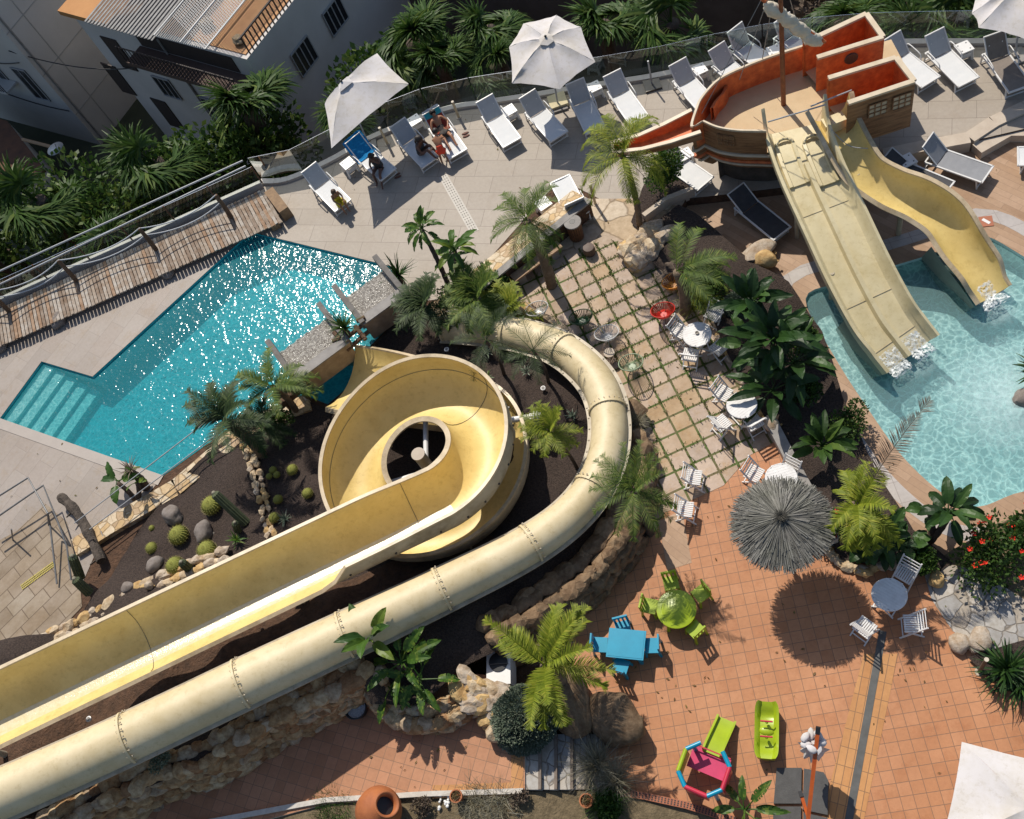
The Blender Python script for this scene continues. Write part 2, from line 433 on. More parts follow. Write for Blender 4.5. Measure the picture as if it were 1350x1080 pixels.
M['wood_tile'] = tiles('wood look planks', (1.2,.2), [(.36,.225,.135),(.43,.28,.175),(.48,.32,.21),(.40,.255,.155)], (.22,.14,.09), .004, ang((1240,190),(1340,235),-.35), None, .55, .37, .25, (.82,.78,.74), 1.1)
M['ring_tile'] = tiles('pale edging tiles', (.6,.6), [(.46,.42,.40),(.52,.48,.45)], (.3,.26,.24), .008, .3, None, .6, 0, .2)
M['flag'] = crazy('irregular ochre flagstones', [(.50,.38,.25),(.58,.47,.34),(.46,.36,.27),(.60,.50,.38),(.52,.36,.20)], (.25,.18,.11), 1.3)
M['flag_grey'] = crazy('irregular grey flagstones', [(.36,.35,.34),(.44,.42,.39),(.50,.46,.41),(.40,.35,.29)], (.17,.14,.11), 2.4)
M['flag_small'] = crazy('rounded ochre stones', [(.55,.38,.19),(.62,.46,.27),(.50,.36,.22),(.60,.50,.36),(.66,.54,.38)], (.30,.20,.10), 3.6, width=.08)
M['soil'] = simple('dark bark mulch', (.085,.058,.045), .95, (.022,.014,.011), 22, 1.0, 34, world=True, bd=.06)
M['earth'] = simple('brown earth', (.12,.062,.034), .95, (.055,.03,.017), 5, .8, 14, world=True, bd=.08)  # brown darkened to stand in for the shade under the slides
M['dry'] = simple('dry garden soil', (.20,.15,.085), .95, (.10,.075,.04), 7, .8, 20, world=True, bd=.05)
M['rockwall'] = islandmat('ochre wall stones', [(.40,.25,.12),(.50,.34,.18),(.55,.42,.26),(.34,.19,.09),(.46,.36,.25)], .85, .8, 9, (.5,.4,.3), .05)
M['palerock'] = islandmat('pale ochre rocks', [(.55,.44,.30),(.62,.50,.34),(.58,.40,.18),(.50,.42,.33)], .85, .7, 9, (.62,.52,.42), .05)
M['greyrock'] = islandmat('grey boulder', [(.15,.13,.12),(.19,.17,.155),(.22,.19,.17)], .8, .6, 8, (.7,.65,.6), .04)
M['brownrock'] = islandmat('brown boulder', [(.24,.155,.085),(.31,.21,.12),(.19,.125,.07)], .8, .8, 5, (.5,.42,.34), .05)
M['pool_tile'] = tiles('turquoise pool mosaic', (.3,.3), [(.035,.40,.45),(.05,.47,.52)], (.03,.34,.38), .006, 0, None, .4, 0, .1, (.9,.9,.9))
M['pool_step'] = simple('pale pool step tiles', (.42,.62,.58), .5, (.34,.54,.52), 3, world=True)
M['kids_tile'] = simple('pale kids pool lining', (.62,.78,.76), .5, (.52,.70,.69), 1.2, world=True)
M['white'] = simple('white plastic', (.78,.77,.75), .4, (.70,.69,.67), 3)
M['white_wood'] = simple('white painted wood', (.74,.73,.71), .5, (.60,.58,.56), 6)
M['alu'] = simple('white powder coated metal', (.72,.71,.69), .35, (.64,.63,.61), 3)
M['steel'] = simple('brushed steel', (.40,.41,.42), .5, (.30,.31,.32), 5, metal=.2)
M['rust'] = simple('rusty steel', (.20,.10,.055), .7, (.11,.055,.03), 8, metal=.3)
M['greywood'] = simple('weathered grey timber', (.24,.19,.15), .85, (.13,.10,.08), 8, .6, 22)
M['coping'] = simple('grey stone coping', (.30,.28,.26), .8, (.21,.195,.18), 4, .4, 20)
M['beige_stone'] = simple('beige cast stone', (.52,.44,.35), .75, (.44,.36,.28), 3, .25, 25)
M['black'] = simple('black plastic', (.02,.02,.022), .5, (.012,.012,.013), 5)
M['cream'] = simple('cream plaster edge', (.62,.55,.44), .7, (.50,.43,.34), 4)

def glass(name, tint, gl=.10, rough=.02):
    m, t, b = nt(name); t.nodes.remove(b)
    tr = N(t, 'ShaderNodeBsdfTransparent', i_Color=rgb(tint)); g = N(t, 'ShaderNodeBsdfGlossy', i_Color=(.9,.95,.95,1), i_Roughness=rough)
    fr = N(t, 'ShaderNodeFresnel', i_IOR=1.35); ad = N(t, 'ShaderNodeMath', operation='MULTIPLY'); ad.inputs[1].default_value = .75
    L(t, fr, 0, ad, 0); mx = N(t, 'ShaderNodeMixShader'); L(t, ad, 0, mx, 0); L(t, tr, 0, mx, 1); L(t, g, 0, mx, 2)
    L(t, mx, 0, t.nodes['Material Output'], 'Surface'); return m
M['glass'] = glass('clear balustrade glass', (.84,.88,.875), 0)
def water(name, absorb, dens, bsc, bst, cscale, cdark, rough=.05, foam=None, cw=.16, scat=None):
    """rippled surface over an absorbing body of water; a cell pattern in its transparent colour paints the caustic light"""
    m, t, b = nt(name); t.nodes.remove(b); pos = coords(t)
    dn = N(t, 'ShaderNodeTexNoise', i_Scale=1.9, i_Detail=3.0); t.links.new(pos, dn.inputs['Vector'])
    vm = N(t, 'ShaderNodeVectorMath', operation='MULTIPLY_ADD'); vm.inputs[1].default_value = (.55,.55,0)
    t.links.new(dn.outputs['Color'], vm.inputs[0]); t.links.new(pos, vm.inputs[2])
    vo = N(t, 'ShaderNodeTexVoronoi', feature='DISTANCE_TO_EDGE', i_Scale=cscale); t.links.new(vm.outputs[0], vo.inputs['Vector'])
    r = ramp(t, [(0, (1,1,1)), (cw*.35, tuple(.5+.5*x for x in cdark)), (cw, cdark)]); t.links.new(vo.outputs['Distance'], r.inputs[0])  # bright caustic lines painted into the transparent colour, separate from the ripple bump
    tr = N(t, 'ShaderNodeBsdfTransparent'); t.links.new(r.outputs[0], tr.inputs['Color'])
    g = N(t, 'ShaderNodeBsdfGlossy', i_Color=(1,1,1,1), i_Roughness=rough)
    n0 = noisy(t, pos, .8, 3, .6); nf = noisy(t, pos, bsc, 1.2, .5); nm = noisy(t, pos, bsc*.35, 1.5, .5)
    e_ = N(t, 'ShaderNodeMath', operation='MULTIPLY'); t.links.new(n0, e_.inputs[0]); t.links.new(nf, e_.inputs[1]); e2 = N(t, 'ShaderNodeMath', operation='MULTIPLY_ADD'); e2.inputs[1].default_value = 1.25; L(t, e_, 0, e2, 0); t.links.new(nm, e2.inputs[2]); n1 = e2.outputs[0]; bp = N(t, 'ShaderNodeBump', i_Strength=bst, i_Distance=.1)
    t.links.new(n1, bp.inputs['Height']); L(t, bp, 'Normal', g, 'Normal')
    fr = N(t, 'ShaderNodeFresnel', i_IOR=1.33); L(t, bp, 'Normal', fr, 'Normal')
    mx = N(t, 'ShaderNodeMixShader'); L(t, fr, 0, mx, 0); L(t, tr, 0, mx, 1); L(t, g, 0, mx, 2)
    out = mx.outputs[0]
    if scat:
        ds = N(t, 'ShaderNodeBsdfDiffuse', i_Color=rgb(scat[0])); ms = N(t, 'ShaderNodeMixShader'); ms.inputs[0].default_value = scat[1]
        t.links.new(out, ms.inputs[1]); L(t, ds, 0, ms, 2); out = ms.outputs[0]
    if foam:
        df = N(t, 'ShaderNodeBsdfDiffuse', i_Color=(.62,.80,.80,1)); acc = None
        for fx, fy, fr_ in foam:
            sb = N(t, 'ShaderNodeVectorMath', operation='DISTANCE'); sb.inputs[1].default_value = (fx, fy, 0)
            mp = N(t, 'ShaderNodeVectorMath', operation='MULTIPLY'); mp.inputs[1].default_value = (1,1,0)
            t.links.new(pos, mp.inputs[0]); L(t, mp, 0, sb, 0)
            mr = N(t, 'ShaderNodeMapRange'); mr.inputs['From Min'].default_value = 0; mr.inputs['From Max'].default_value = fr_
            mr.inputs['To Min'].default_value = 1; mr.inputs['To Max'].default_value = 0; L(t, sb, 'Value', mr, 'Value')
            if acc is None: acc = mr.outputs[0]
            else:
                a_ = N(t, 'ShaderNodeMath', operation='MAXIMUM'); t.links.new(acc, a_.inputs[0]); t.links.new(mr.outputs[0], a_.inputs[1]); acc = a_.outputs[0]
        fn = noisy(t, pos, 7, 8, .75); mu = N(t, 'ShaderNodeMath', operation='MULTIPLY'); t.links.new(acc, mu.inputs[0]); t.links.new(fn, mu.inputs[1])
        rr = ramp(t, [(.15, (0,0,0)), (.6, (.6,.6,.6))]); L(t, mu, 0, rr, 0)
        m2 = N(t, 'ShaderNodeMixShader'); t.links.new(rr.outputs[0], m2.inputs[0]); t.links.new(out, m2.inputs[1]); L(t, df, 0, m2, 2); out = m2.outputs[0]
    t.links.new(out, t.nodes['Material Output'].inputs['Surface'])
    va = N(t, 'ShaderNodeVolumeAbsorption', i_Color=rgb(absorb), i_Density=dens); L(t, va, 0, t.nodes['Material Output'], 'Volume')
    return m
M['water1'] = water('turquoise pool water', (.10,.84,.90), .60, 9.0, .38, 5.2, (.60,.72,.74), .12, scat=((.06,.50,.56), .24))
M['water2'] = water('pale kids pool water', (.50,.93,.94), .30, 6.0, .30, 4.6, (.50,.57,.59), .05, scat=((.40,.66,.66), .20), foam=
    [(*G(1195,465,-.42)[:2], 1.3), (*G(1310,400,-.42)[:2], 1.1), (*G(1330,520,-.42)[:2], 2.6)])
M['fall'] = simple('running broken water', (.50,.47,.42), .16, (.13,.11,.09), 13, 1.0, 16, world=True, bd=.08)
M['splash'] = None
def splash_mat():
    m, t, b = nt('churned white water'); pos = coords(t); f = noisy(t, pos, 11, 6, .75); r = ramp(t, [(.40, (0,0,0)), (.60, (1,1,1))]); t.links.new(f, r.inputs[0])
    b.inputs['Base Color'].default_value = (.80,.84,.83,1); b.inputs['Roughness'].default_value = .5; bump(t, b, f, .2, .02)
    tr = N(t, 'ShaderNodeBsdfTransparent'); mx = N(t, 'ShaderNodeMixShader'); t.links.new(r.outputs[0], mx.inputs[0]); L(t, tr, 0, mx, 1); L(t, b, 0, mx, 2); L(t, mx, 0, t.nodes['Material Output'], 'Surface'); return m
M['splash'] = splash_mat()
M['fin'] = simple('weathered grey concrete fins', (.19,.175,.16), .85, (.11,.10,.09), 5, .5, 18)

# ================================================================ SETTING
def sheet_holes(name, mat, outer, holes, z, base=None):
    polys = [[V((p[0], p[1], 0)) for p in outer]]+[[V((p[0], p[1], 0)) for p in h] for h in holes]
    tris = tessellate_polygon(polys); flat = [V((p.x, p.y, z)) for pl in polys for p in pl]
    mb = MB(); fs = []
    for a, b, c in tris:
        n = (flat[b]-flat[a]).cross(flat[c]-flat[a]); fs.append((a, b, c) if n.z > 0 else (a, c, b))
    mb.add(flat, fs)
    if base is not None:
        P = [V((p[0], p[1], z)) for p in outer]; n = len(P)
        vs = P+[V((p.x, p.y, base)) for p in P]; mb.add(vs, [(i, (i+1) % n, n+(i+1) % n, n+i) for i in range(n)])
    return struct(mb.build(name, mat))
# ground far below the terrace, one sheet to the horizon
mb = MB(); mb.sheet([(-900,-900,-11), (900,-900,-11), (900,900,-11), (-900,900,-11)]); struct(mb.build('ground', simple('dry hillside ground', (.07,.075,.04), .95, (.035,.04,.02), .4, world=True)))
FEN = [(-420,585), (0,400), (345,243), (380,238), (434,214), (497,180), (584,147), (623,142), (700,128), (760,118), (821,109), (874,100), (985,76), (1090,62), (1168,58), (1350,57), (1620,56)]
SITE = GP(FEN+[(1900,260), (1900,1300), (900,1700), (-500,1900), (-700,1300)])
POOL1 = GP([(330,306), (122,497), (55,477), (0,552), (215,627), (318,553), (400,520), (432,533), (464,505), (488,484), (480,464), (545,398), (517,352)])
P1C = [V((p.x, p.y, 0)) for p in POOL1]
POOL2 = catmull(GP([(1062,394), (1110,372), (1173,352), (1228,335), (1262,322), (1299,311), (1370,350), (1500,420), (1640,520), (1560,640), (1430,650), (1350,648), (1290,668), (1245,652), (1190,602), (1145,540), (1100,470)], -.35), 5, True)
PLAT = GP(FEN[1:]+[(1640,150), (1350,170), (1290,184), (1230,192), (1174,202), (1050,245), (960,256), (905,262), (880,300), (850,338), (885,374), (935,405), (962,470), (1012,556), (1052,602), (1066,650), (1110,735), (1180,752), (1240,742), (1290,752), (1350,790), (1620,900), (1900,1300), (900,1700), (-500,1900), (-700,1300), (-420,585)])
sheet_holes('site_ground', M['earth'], SITE, [P1C, POOL2], -.36, -11)
sheet_holes('upper_terrace_ground', M['earth'], PLAT, [P1C], -.012, -.38)
def region(name, mat, px, z, holes=()):
    return sheet_holes(name, mat, GP(px, z), holes, z)
region('deck', M['deck'], [(345,243), (380,238), (434,214), (497,180), (584,147), (623,142), (700,128), (760,118), (821,109), (874,100), (985,76), (1090,62), (1168,58), (1350,57), (1600,56), (1640,150), (1350,170), (1290,184), (1230,192), (1174,202), (1050,245), (960,256), (905,262), (860,262), (790,262), (738,236), (600,392), (549,398), (517.5,351.5), (330,305.5)], 0)
region('pool_surround', M['deck_left'], [(-420,585), (0,400), (345,243), (330,305.5), (122,496.5), (54.6,476.5), (-.5,552), (215,627.5), (195,652), (130,720), (95,800), (-40,900), (-420,900)], .0)
region('landing_paving', M['flag'], [(770,262), (860,262), (905,262), (880,300), (905,350), (880,372), (820,345), (775,322), (735,345), (720,300)], .004)
region('stone_terrace', M['stone_grid'], [(690,352), (735,342), (775,321), (820,318), (862,345), (900,352), (900,380), (938,405), (964,470), (1014,556), (1030,578), (989,600), (954,640), (876,676), (865,700), (848,650), (800,480), (700,400), (660,395)], .008)
region('terracotta_terrace', M['terra'], [(1030,578), (1054,602), (1066,650), (1110,737), (1180,754), (1215,738), (1300,860), (1620,960), (1620,1200), (1000,1300), (800,1250), (780,1045), (792,968), (760,890), (740,800), (800,740), (865,700), (876,676), (954,640), (989,600)], 0)
region('brick_paving_band', M['brick_band'], [(1139,862), (1184,862), (1131,1120), (1072,1120)], .006)
region('rough_slab', M['wood_tile'], [(868,688), (899,672), (912,742), (880,752)], .006)
region('stone_path', M['flag_grey'], [(1213,738), (1240,742), (1290,752), (1350,790), (1420,850), (1350,880), (1300,862), (1256,832), (1228,790)], .010)
region('rough_stone_paving', tiles('worn tan slabs', (.85,.48), [(.30,.24,.18),(.37,.30,.23),(.34,.265,.19),(.40,.34,.27)], (.15,.11,.075), .014, ang((22,700),(60,664)), None, .8, .37, .6, (.66,.60,.5), 1.1), [(-60,745), (0,712), (22,700), (60,664), (88,688), (104,752), (108,800), (60,850), (-60,900)], .006)
# slate drain strip in the band
mb = MB(); a, b = G(1164,832), G(1112,1120); mb.bar((a.x,a.y,.008), (b.x,b.y,.008), .17, .012); struct(mb.build('drain_strip', simple('dark slate drain', (.10,.10,.095), .6, (.065,.065,.06), 5, world=True)))
mb = MB(); a, b = G(584,232), G(626,306); mb.bar((a.x,a.y,.004), (b.x,b.y,.004), .3, .008)
for i in range(24):
    p = a.lerp(b, (i+.5)/24)
    for k in (-1, 0, 1):
        s_ = (b-a).cross(V((0,0,1))).normalized(); q = p+s_*k*.08; mb.box((q.x, q.y, .0095), (.05,.03,.004), math.atan2((b-a).y,(b-a).x), 1)
struct(mb.build('deck_drain_channel', [simple('pale drain grate', (.50,.46,.40), .6), simple('drain slots', (.16,.14,.12), .8)]))
# lower wood-look deck round the kids pool, with its pale ring
LOW = GP([(880,240), (1000,236), (1174,200), (1350,165), (1640,140), (1900,260), (1900,1300), (1700,1000), (1350,880), (1290,752), (1240,742), (1180,752), (1110,735), (1066,650), (1052,602), (1012,556), (962,470), (935,405), (885,374), (850,338), (870,300)], -.35)
sheet_holes('pool_deck', M['wood_tile'], LOW, [POOL2], -.35)
def offset_poly(P, dd):
    n = len(P); out = []; s_ = 1 if sum(P[i].x*P[(i+1) % n].y-P[(i+1) % n].x*P[i].y for i in range(n)) > 0 else -1
    for i in range(n):
        t = (P[(i+1) % n]-P[i-1]).normalized(); out.append(P[i]+V((t.y, -t.x, 0))*dd*s_)
    return out
r1 = offset_poly(POOL2, .55); r2 = offset_poly(POOL2, .95)
mb = MB(); n = len(POOL2); mb.add([V((p.x, p.y, -.345)) for p in r1]+[V((p.x, p.y, -.345)) for p in r2], [(i, (i+1) % n, n+(i+1) % n, n+i) for i in range(n)]); struct(mb.build('pale_deck_ring', M['ring_tile']))
# pools: basin, water body
def basin(name, P, ztop, zfl, mat):
    mb = MB(); n = len(P)
    if sum(P[i].x*P[(i+1) % n].y-P[(i+1) % n].x*P[i].y for i in range(n)) < 0: P = P[::-1]
    vs = [V((p.x, p.y, ztop)) for p in P]+[V((p.x, p.y, zfl)) for p in P]
    mb.add(vs, [((i+1) % n, i, n+i, n+(i+1) % n) for i in range(n)]+[tuple(n+i for i in range(n))])
    return struct(mb.build(name, mat))
def waterbody(name, P, z, zb, mat):
    mb = MB(); Q = offset_poly(P, .03); mb.prism(Q, zb, z); return struct(mb.build(name, mat))
basin('large_pool_basin', P1C, -.002, -.95, M['pool_tile']); waterbody('large_pool_water', P1C, -.08, -1.1, M['water1'])
basin('kids_pool_basin', POOL2, -.352, -1.05, M['kids_tile']); waterbody('kids_pool_water', POOL2, -.46, -1.2, M['water2'])
# steps into the large pool
mb = MB(); s0, s1 = G(0,552), G(55,477); e0, e1 = G(75,579), G(122,497)
dv = (s1-s0).normalized(); out = V((dv.y, -dv.x, 0)); 
if out.dot(e0-s0) < 0: out = -out
for k in range(5):
    w0 = .03+k*.46; ln = (s1-s0).length
    p = [s0+dv*.02+out*w0, s1-dv*.02+out*w0, s1-dv*.02+out*(w0+.44), s0+dv*.02+out*(w0+.44)]
    mb.prism(p, -.94, -.17-k*.13)
mb.build('pool_steps', M['pool_step'])['kind'] = 'structure'
# coping of the large pool on its deck side
mb = MB(); cop = [(0,552), (215,627)]
a, b = G(-8,549), G(214,627); mb.bar(a+V((.0,-.17,.006)), b+V((.0,-.17,.006)), .34, .02); struct(mb.build('pool_coping', simple('pale pool coping', (.38,.33,.285), .5, (.33,.285,.25), 2, world=True)))
# upper-left terracotta court
LT = GP([(-60,1160), (60,1080), (200,1000), (400,930), (500,905), (560,880), (640,890), (692,955), (692,1046), (560,1050), (430,1060), (280,1100), (0,1220)], .6)
mb = MB(); mb.prism(LT, -.005, .6, 1, 0); struct(mb.build('left_terracotta_court', [M['terra_left'], M['cream']]))
mb = MB(); a, b = G(570,1044,.604), G(690,1040,.604); mb.bar(a, b, .30, .008)
a, b = G(682,1040,.604), G(682,968,.604); mb.bar(a, b, .30, .0085); struct(mb.build('brick_edging', M['brick_band']))
# steps down to the main terrace
st = thing('stone_steps', 'grey crazy-paved garden steps with dark strips for riser shade going down to the terracotta terrace', 'steps', G(690,1004,0))
for k in range(5):
    z = .6-.12*(k+1)+.06
    x0, x1 = 692+k*21, 692+(k+1)*21
    A = [G(x0,968,z), G(x1,968,z), G(x1,1041,z), G(x0,1041,z)]
    mb = MB(); mb.prism(A, -.004, z); mb.build('step', M['flag_grey'], st, world=True)
    mb = MB(); mb.bar(G(x1-1,968,z-.03), G(x1-1,1041,z-.03), .07, .10); mb.build('riser_shade_strip', M['greywood'], st, world=True)  # dark bar standing in for the shaded riser and its cast shadow

# ---------------------------------------------------------------- planted ground
def ctrl(l): return [tuple(G(*p)) for p in l]
SB = GP([(-420,1000,1), (-150,900,.6), (100,830,.3), (160,735,.15), (232,640,.1), (320,562,.1), (404,528,.1), (434,539,.1), (468,509,.1), (494,486,.1), (486,464,.1), (548,404,.1), (562,408,.1), (610,398,.1), (690,405,.1), (745,440,.2), (800,495,.3), (832,560,.4), (850,650,.4), (858,700,.2), (800,750,.5), (745,800,.7), (660,850,1.4), (600,880,1.3), (560,930,1.0), (500,935,1.0), (478,890,1.9), (400,930,1.9), (260,1010,2.0), (130,1062,2.0), (-50,1180,2.1), (-420,1320,2.1)])
SBC = ctrl([(-200,900,.8), (0,880,1.2), (100,830,.35), (150,740,.12), (232,650,.12), (320,575,.12), (400,540,.12), (340,650,.3), (260,720,.3), (330,720,.5), (410,640,.45), (440,560,.0), (510,500,.0), (560,420,.3), (540,600,.1), (470,505,-.02), (540,690,.25), (600,690,.35), (660,640,.45), (440,620,.1), (640,420,.2), (740,450,.25), (700,560,.55), (740,620,.6), (800,520,.4), (830,600,.5), (840,680,.5), (700,660,.8), (620,725,.7), (500,770,1.15), (420,800,1.5), (300,840,1.7), (200,900,1.9), (60,950,2.1), (-100,1000,2.2), (478,890,1.9), (540,840,1.6), (540,900,1.05), (600,900,1.0), (620,800,1.5), (700,760,1.2), (760,740,.9), (400,930,1.95), (260,1010,2.0), (130,1062,2.05), (-50,1180,2.1), (800,740,.5), (850,700,.2), (660,850,1.2), (700,850,.6)])
terrain('planting_bed_soil', M['soil'], SB, SBC, .16, .07)['kind'] = 'structure'
ES = GP([(-420,1100,2), (-100,1000,2.1), (200,880,1.8), (420,780,1.4), (520,735,1.2), (640,700,.9), (700,740,1.0), (600,800,1.3), (420,880,1.7), (200,980,2.0), (-50,1120,2.1), (-420,1300,2.1)])
terrain('earth_between_slides', M['earth'], ES, [(x, y, z+.035) for x, y, z in SBC], .16, .07)['kind'] = 'structure'
RB = GP([(848,336), (868,296), (895,272,.1), (920,288), (950,312), (992,346), (1040,372), (1084,432), (1112,520), (1140,585), (1168,640), (1205,700), (1256,742), (1236,756), (1180,754), (1108,740), (1062,655), (1050,603), (1010,558), (960,472), (932,407), (884,376)], 0)
RBC = ctrl([(870,320,.25), (930,280,.2), (960,350,.25), (1000,340,.0), (1060,430,-.2), (1090,520,-.25), (1020,520,.3), (960,430,.25), (1080,600,.1), (1140,620,-.2), (1130,700,.3), (1190,700,.0), (1240,745,.02), (1110,730,.15)])
terrain('planting_bed_soil', M['soil'], RB, RBC, .16, .05)['kind'] = 'structure'
HB = GP([(1225,745), (1262,725,-.3), (1300,700,-.3), (1420,650,-.3), (1500,800), (1420,850), (1350,790), (1290,752)])
terrain('planting_bed_soil', M['dry'], HB, ctrl([(1250,740,.0), (1300,720,-.2), (1380,700,-.2), (1330,770,.03), (1420,800,.0)]), .16, .05)['kind'] = 'structure'
BG = GP([(-60,1230,.5), (130,1112,.5), (280,1088,.6), (430,1056,.6), (560,1047,.6), (690,1044,.4), (800,1042,.1), (850,1050), (905,1062), (965,1080), (1010,1100), (1000,1250), (0,1400,.4)])
terrain('planting_bed_soil', M['dry'], BG, ctrl([(130,1112,.5), (430,1062,.55), (560,1055,.52), (690,1055,.4), (780,1055,.12), (900,1075,.05), (600,1150,.45), (900,1150,.05), (0,1300,.4)]), .16, .05)['kind'] = 'structure'
PB = GP([(868,212), (905,215), (912,255), (882,268), (852,292), (842,304), (832,296), (848,255)], 0)
terrain('planting_bed_soil', M['soil'], PB, ctrl([(860,240,.25), (890,250,.3), (840,290,.1)]), .14, .05)['kind'] = 'structure'
CB = GP([(1274,868), (1350,845), (1450,840), (1450,960), (1350,925), (1300,892)], 0)
terrain('planting_bed_soil', M['soil'], CB, ctrl([(1300,880,.12), (1400,900,.2), (1350,920,.05)]), .14, .04)['kind'] = 'structure'

# ---------------------------------------------------------------- stone walls and borders (each one thing)
def stone_wall(name, label, cat, top, base_z, push=.0, rw=.26, mat=None, thick=1, zstep=.22, seed=1, cap=None, group=None):
    """a wall of laid stones: top = world points with z, going down to base_z"""
    random.seed(seed); mb = MB(); P = catmull(top, 6); Lw = 0; q = []
    for a, b in zip(P, P[1:]):
        seg = (b-a).length; n = max(1, int(seg/(rw*1.05)+.5))
        for i in range(n): q.append((a.lerp(b, i/n), (b-a).normalized()))
    for (p, t) in q:
        nrm = V((t.y, -t.x, 0)).normalized(); h = p.z-base_z; k = max(1, int(h/zstep+.5))
        for j in range(k+1):
            z = p.z-j*zstep-.05
            if z < base_z-.1: continue
            for w in range(thick if j == 0 else 1):
                c = V((p.x, p.y, z))+nrm*(push*(j*zstep)-w*rw*1.1+rnd(-.04,.04))+t*rnd(-.09,.09)
                mb.rock(c, rw*.72*rnd(.75,1.35), random.random()*99, (1.15,.85,.62+.1*random.random()), 1 if rw < .2 else 2, amp=.3, rz=math.atan2(t.y, t.x)+rnd(-.35,.35), cut=9)
    r = thing(name, label, cat, (P[0].x, P[0].y, 0), 0, group)
    mb.build('stonework', mat or M['rockwall'], r, world=True)
    return r
stone_wall('retaining_wall', 'tall rough ochre stone retaining wall below the closed tube slide, dropping to the terracotta court', 'stone wall',
    GP([(-60,1172,2.1), (60,1100,2.1), (130,1060,2.05), (200,1024,2.0), (265,1006,2.0), (338,960,1.95), (400,930,1.9), (444,908,1.9), (480,888,1.85)]), .55, .10, .34, thick=2, seed=3, zstep=.24)
stone_wall('planter_wall', 'low ochre rock wall rounding the banana-leaf plant above the terracotta court', 'stone wall',
    GP([(482,892,1.7), (492,920,1.3), (512,944,1.05), (545,955,1.0), (580,950,1.0), (608,936,1.1)]), .55, .08, .30, thick=2, seed=5)
stone_wall('yellow_rock_pile', 'bright ochre and cream rocks piled beside the grey-green round shrub', 'rocks',
    GP([(600,905,1.3), (618,925,1.2), (638,925,1.15), (654,938,1.0), (640,950,.9)]), .55, .05, .34, mat=M['palerock'], thick=2, seed=8)
stone_wall('rock_bank', 'brown rock bank in shade under the curve of the tube slide', 'rocks',
    GP([(655,838,1.4), (700,812,1.2), (745,782,1.1), (790,745,1.0), (818,705,1.0), (836,660,1.0), (846,620,.8), (842,575,.6)]), -.05, .22, .38, mat=M['brownrock'], thick=2, seed=13, zstep=.3)
stone_wall('bed_border', 'row of pale rough stones edging the cactus bed under the open slide', 'stone border',
    GP([(60,850,.5), (110,825,.4), (160,800,.45), (205,775,.5), (250,755,.6), (300,735,.7)]), .1, 0, .26, mat=M['palerock'], thick=2, seed=21)
stone_wall('bed_divider', 'narrow pale stone ridge dividing the cactus bed', 'stone border',
    GP([(309,556,.35), (322,592,.4), (334,630,.45), (343,668,.5), (352,712,.6)]), .1, 0, .19, mat=M['palerock'], thick=2, seed=22)
stone_wall('terrace_border', 'loose ochre stones between the stone-slab terrace and the tube slide', 'stone border',
    GP([(690,404,.2), (726,424,.2), (765,455,.25), (795,486,.3), (818,520,.3), (834,556,.3), (846,592,.3)]), -.05, 0, .26, mat=M['palerock'], thick=1, seed=23)
stone_wall('rock_cluster', 'cluster of pale yellow rocks at the top of the stone-slab terrace', 'rocks',
    GP([(826,325,.2), (838,342,.3), (850,335,.3), (862,320,.3), (876,308,.3)]), -.05, 0, .42, mat=M['palerock'], thick=2, seed=24)
stone_wall('bed_edge_stones', 'low stone edging along the bed of the yellow-green palm, beside the thatched parasol', 'stone border',
    GP([(1079,705,.12), (1092,725,.12), (1110,742,.12), (1135,752,.14), (1165,745,.14), (1190,738,.12)]), 0, 0, .21, mat=M['palerock'], thick=1, seed=25)
stone_wall('bed_edge_stones', 'ochre stones edging the leafy bed beside the white folding tables', 'stone border',
    GP([(880,372,.1), (905,392,.1), (934,408,.1), (950,445,.1), (966,478,.1), (990,520,.1), (1008,552,.15)]), 0, 0, .22, mat=M['palerock'], thick=1, seed=26)
dl = thing('driftwood_log', 'dark ragged log lying beside the stair rails at the left', 'log', G(100,695,.1)); random.seed(2); pts = catmull(GP([(80,655,.35), (98,672,.32), (116,702,.28), (134,740,.2)]), 5)
m = MB(); m.tube([p+V((0,0,.05*noise.noise(p*2))) for p in pts], [.15+.05*noise.noise(p*3)+.02*rnd(-1,1) for p in pts], 9); m.build('trunk', simple('dark weathered bark', (.12,.095,.075), .95, (.045,.035,.028), 6, 1.0, 14, bd=.06), dl, world=True)
m = MB()
for p in pts[2::3]: m.tube([p, p+V((rnd(-.3,.3), rnd(-.3,.1), rnd(.05,.25)))], [.05,.02], 6)
m.build('branch_stubs', simple('dark weathered bark', (.12,.095,.075)), dl, world=True)
# long grey coping wall beside the terrace
w = thing('low_wall', 'long grey coped wall from the white tables to the thatched parasol', 'wall', G(1018,560))
mb = MB(); pts = GP([(1020,562,.45), (1046,612,.45), (1072,660,.45), (1100,712,.45)])
for a, b in zip(pts, pts[1:]): mb.bar(V((a.x, a.y, .2)), V((b.x, b.y, .2)), .22, .44)
mb.build('wall_body', M['cream'], w, world=True)
mb = MB()
for a, b in zip(pts, pts[1:]): mb.bar(V((a.x, a.y, .45)), V((b.x, b.y, .45)), .30, .06)
mb.build('coping', M['coping'], w, world=True)
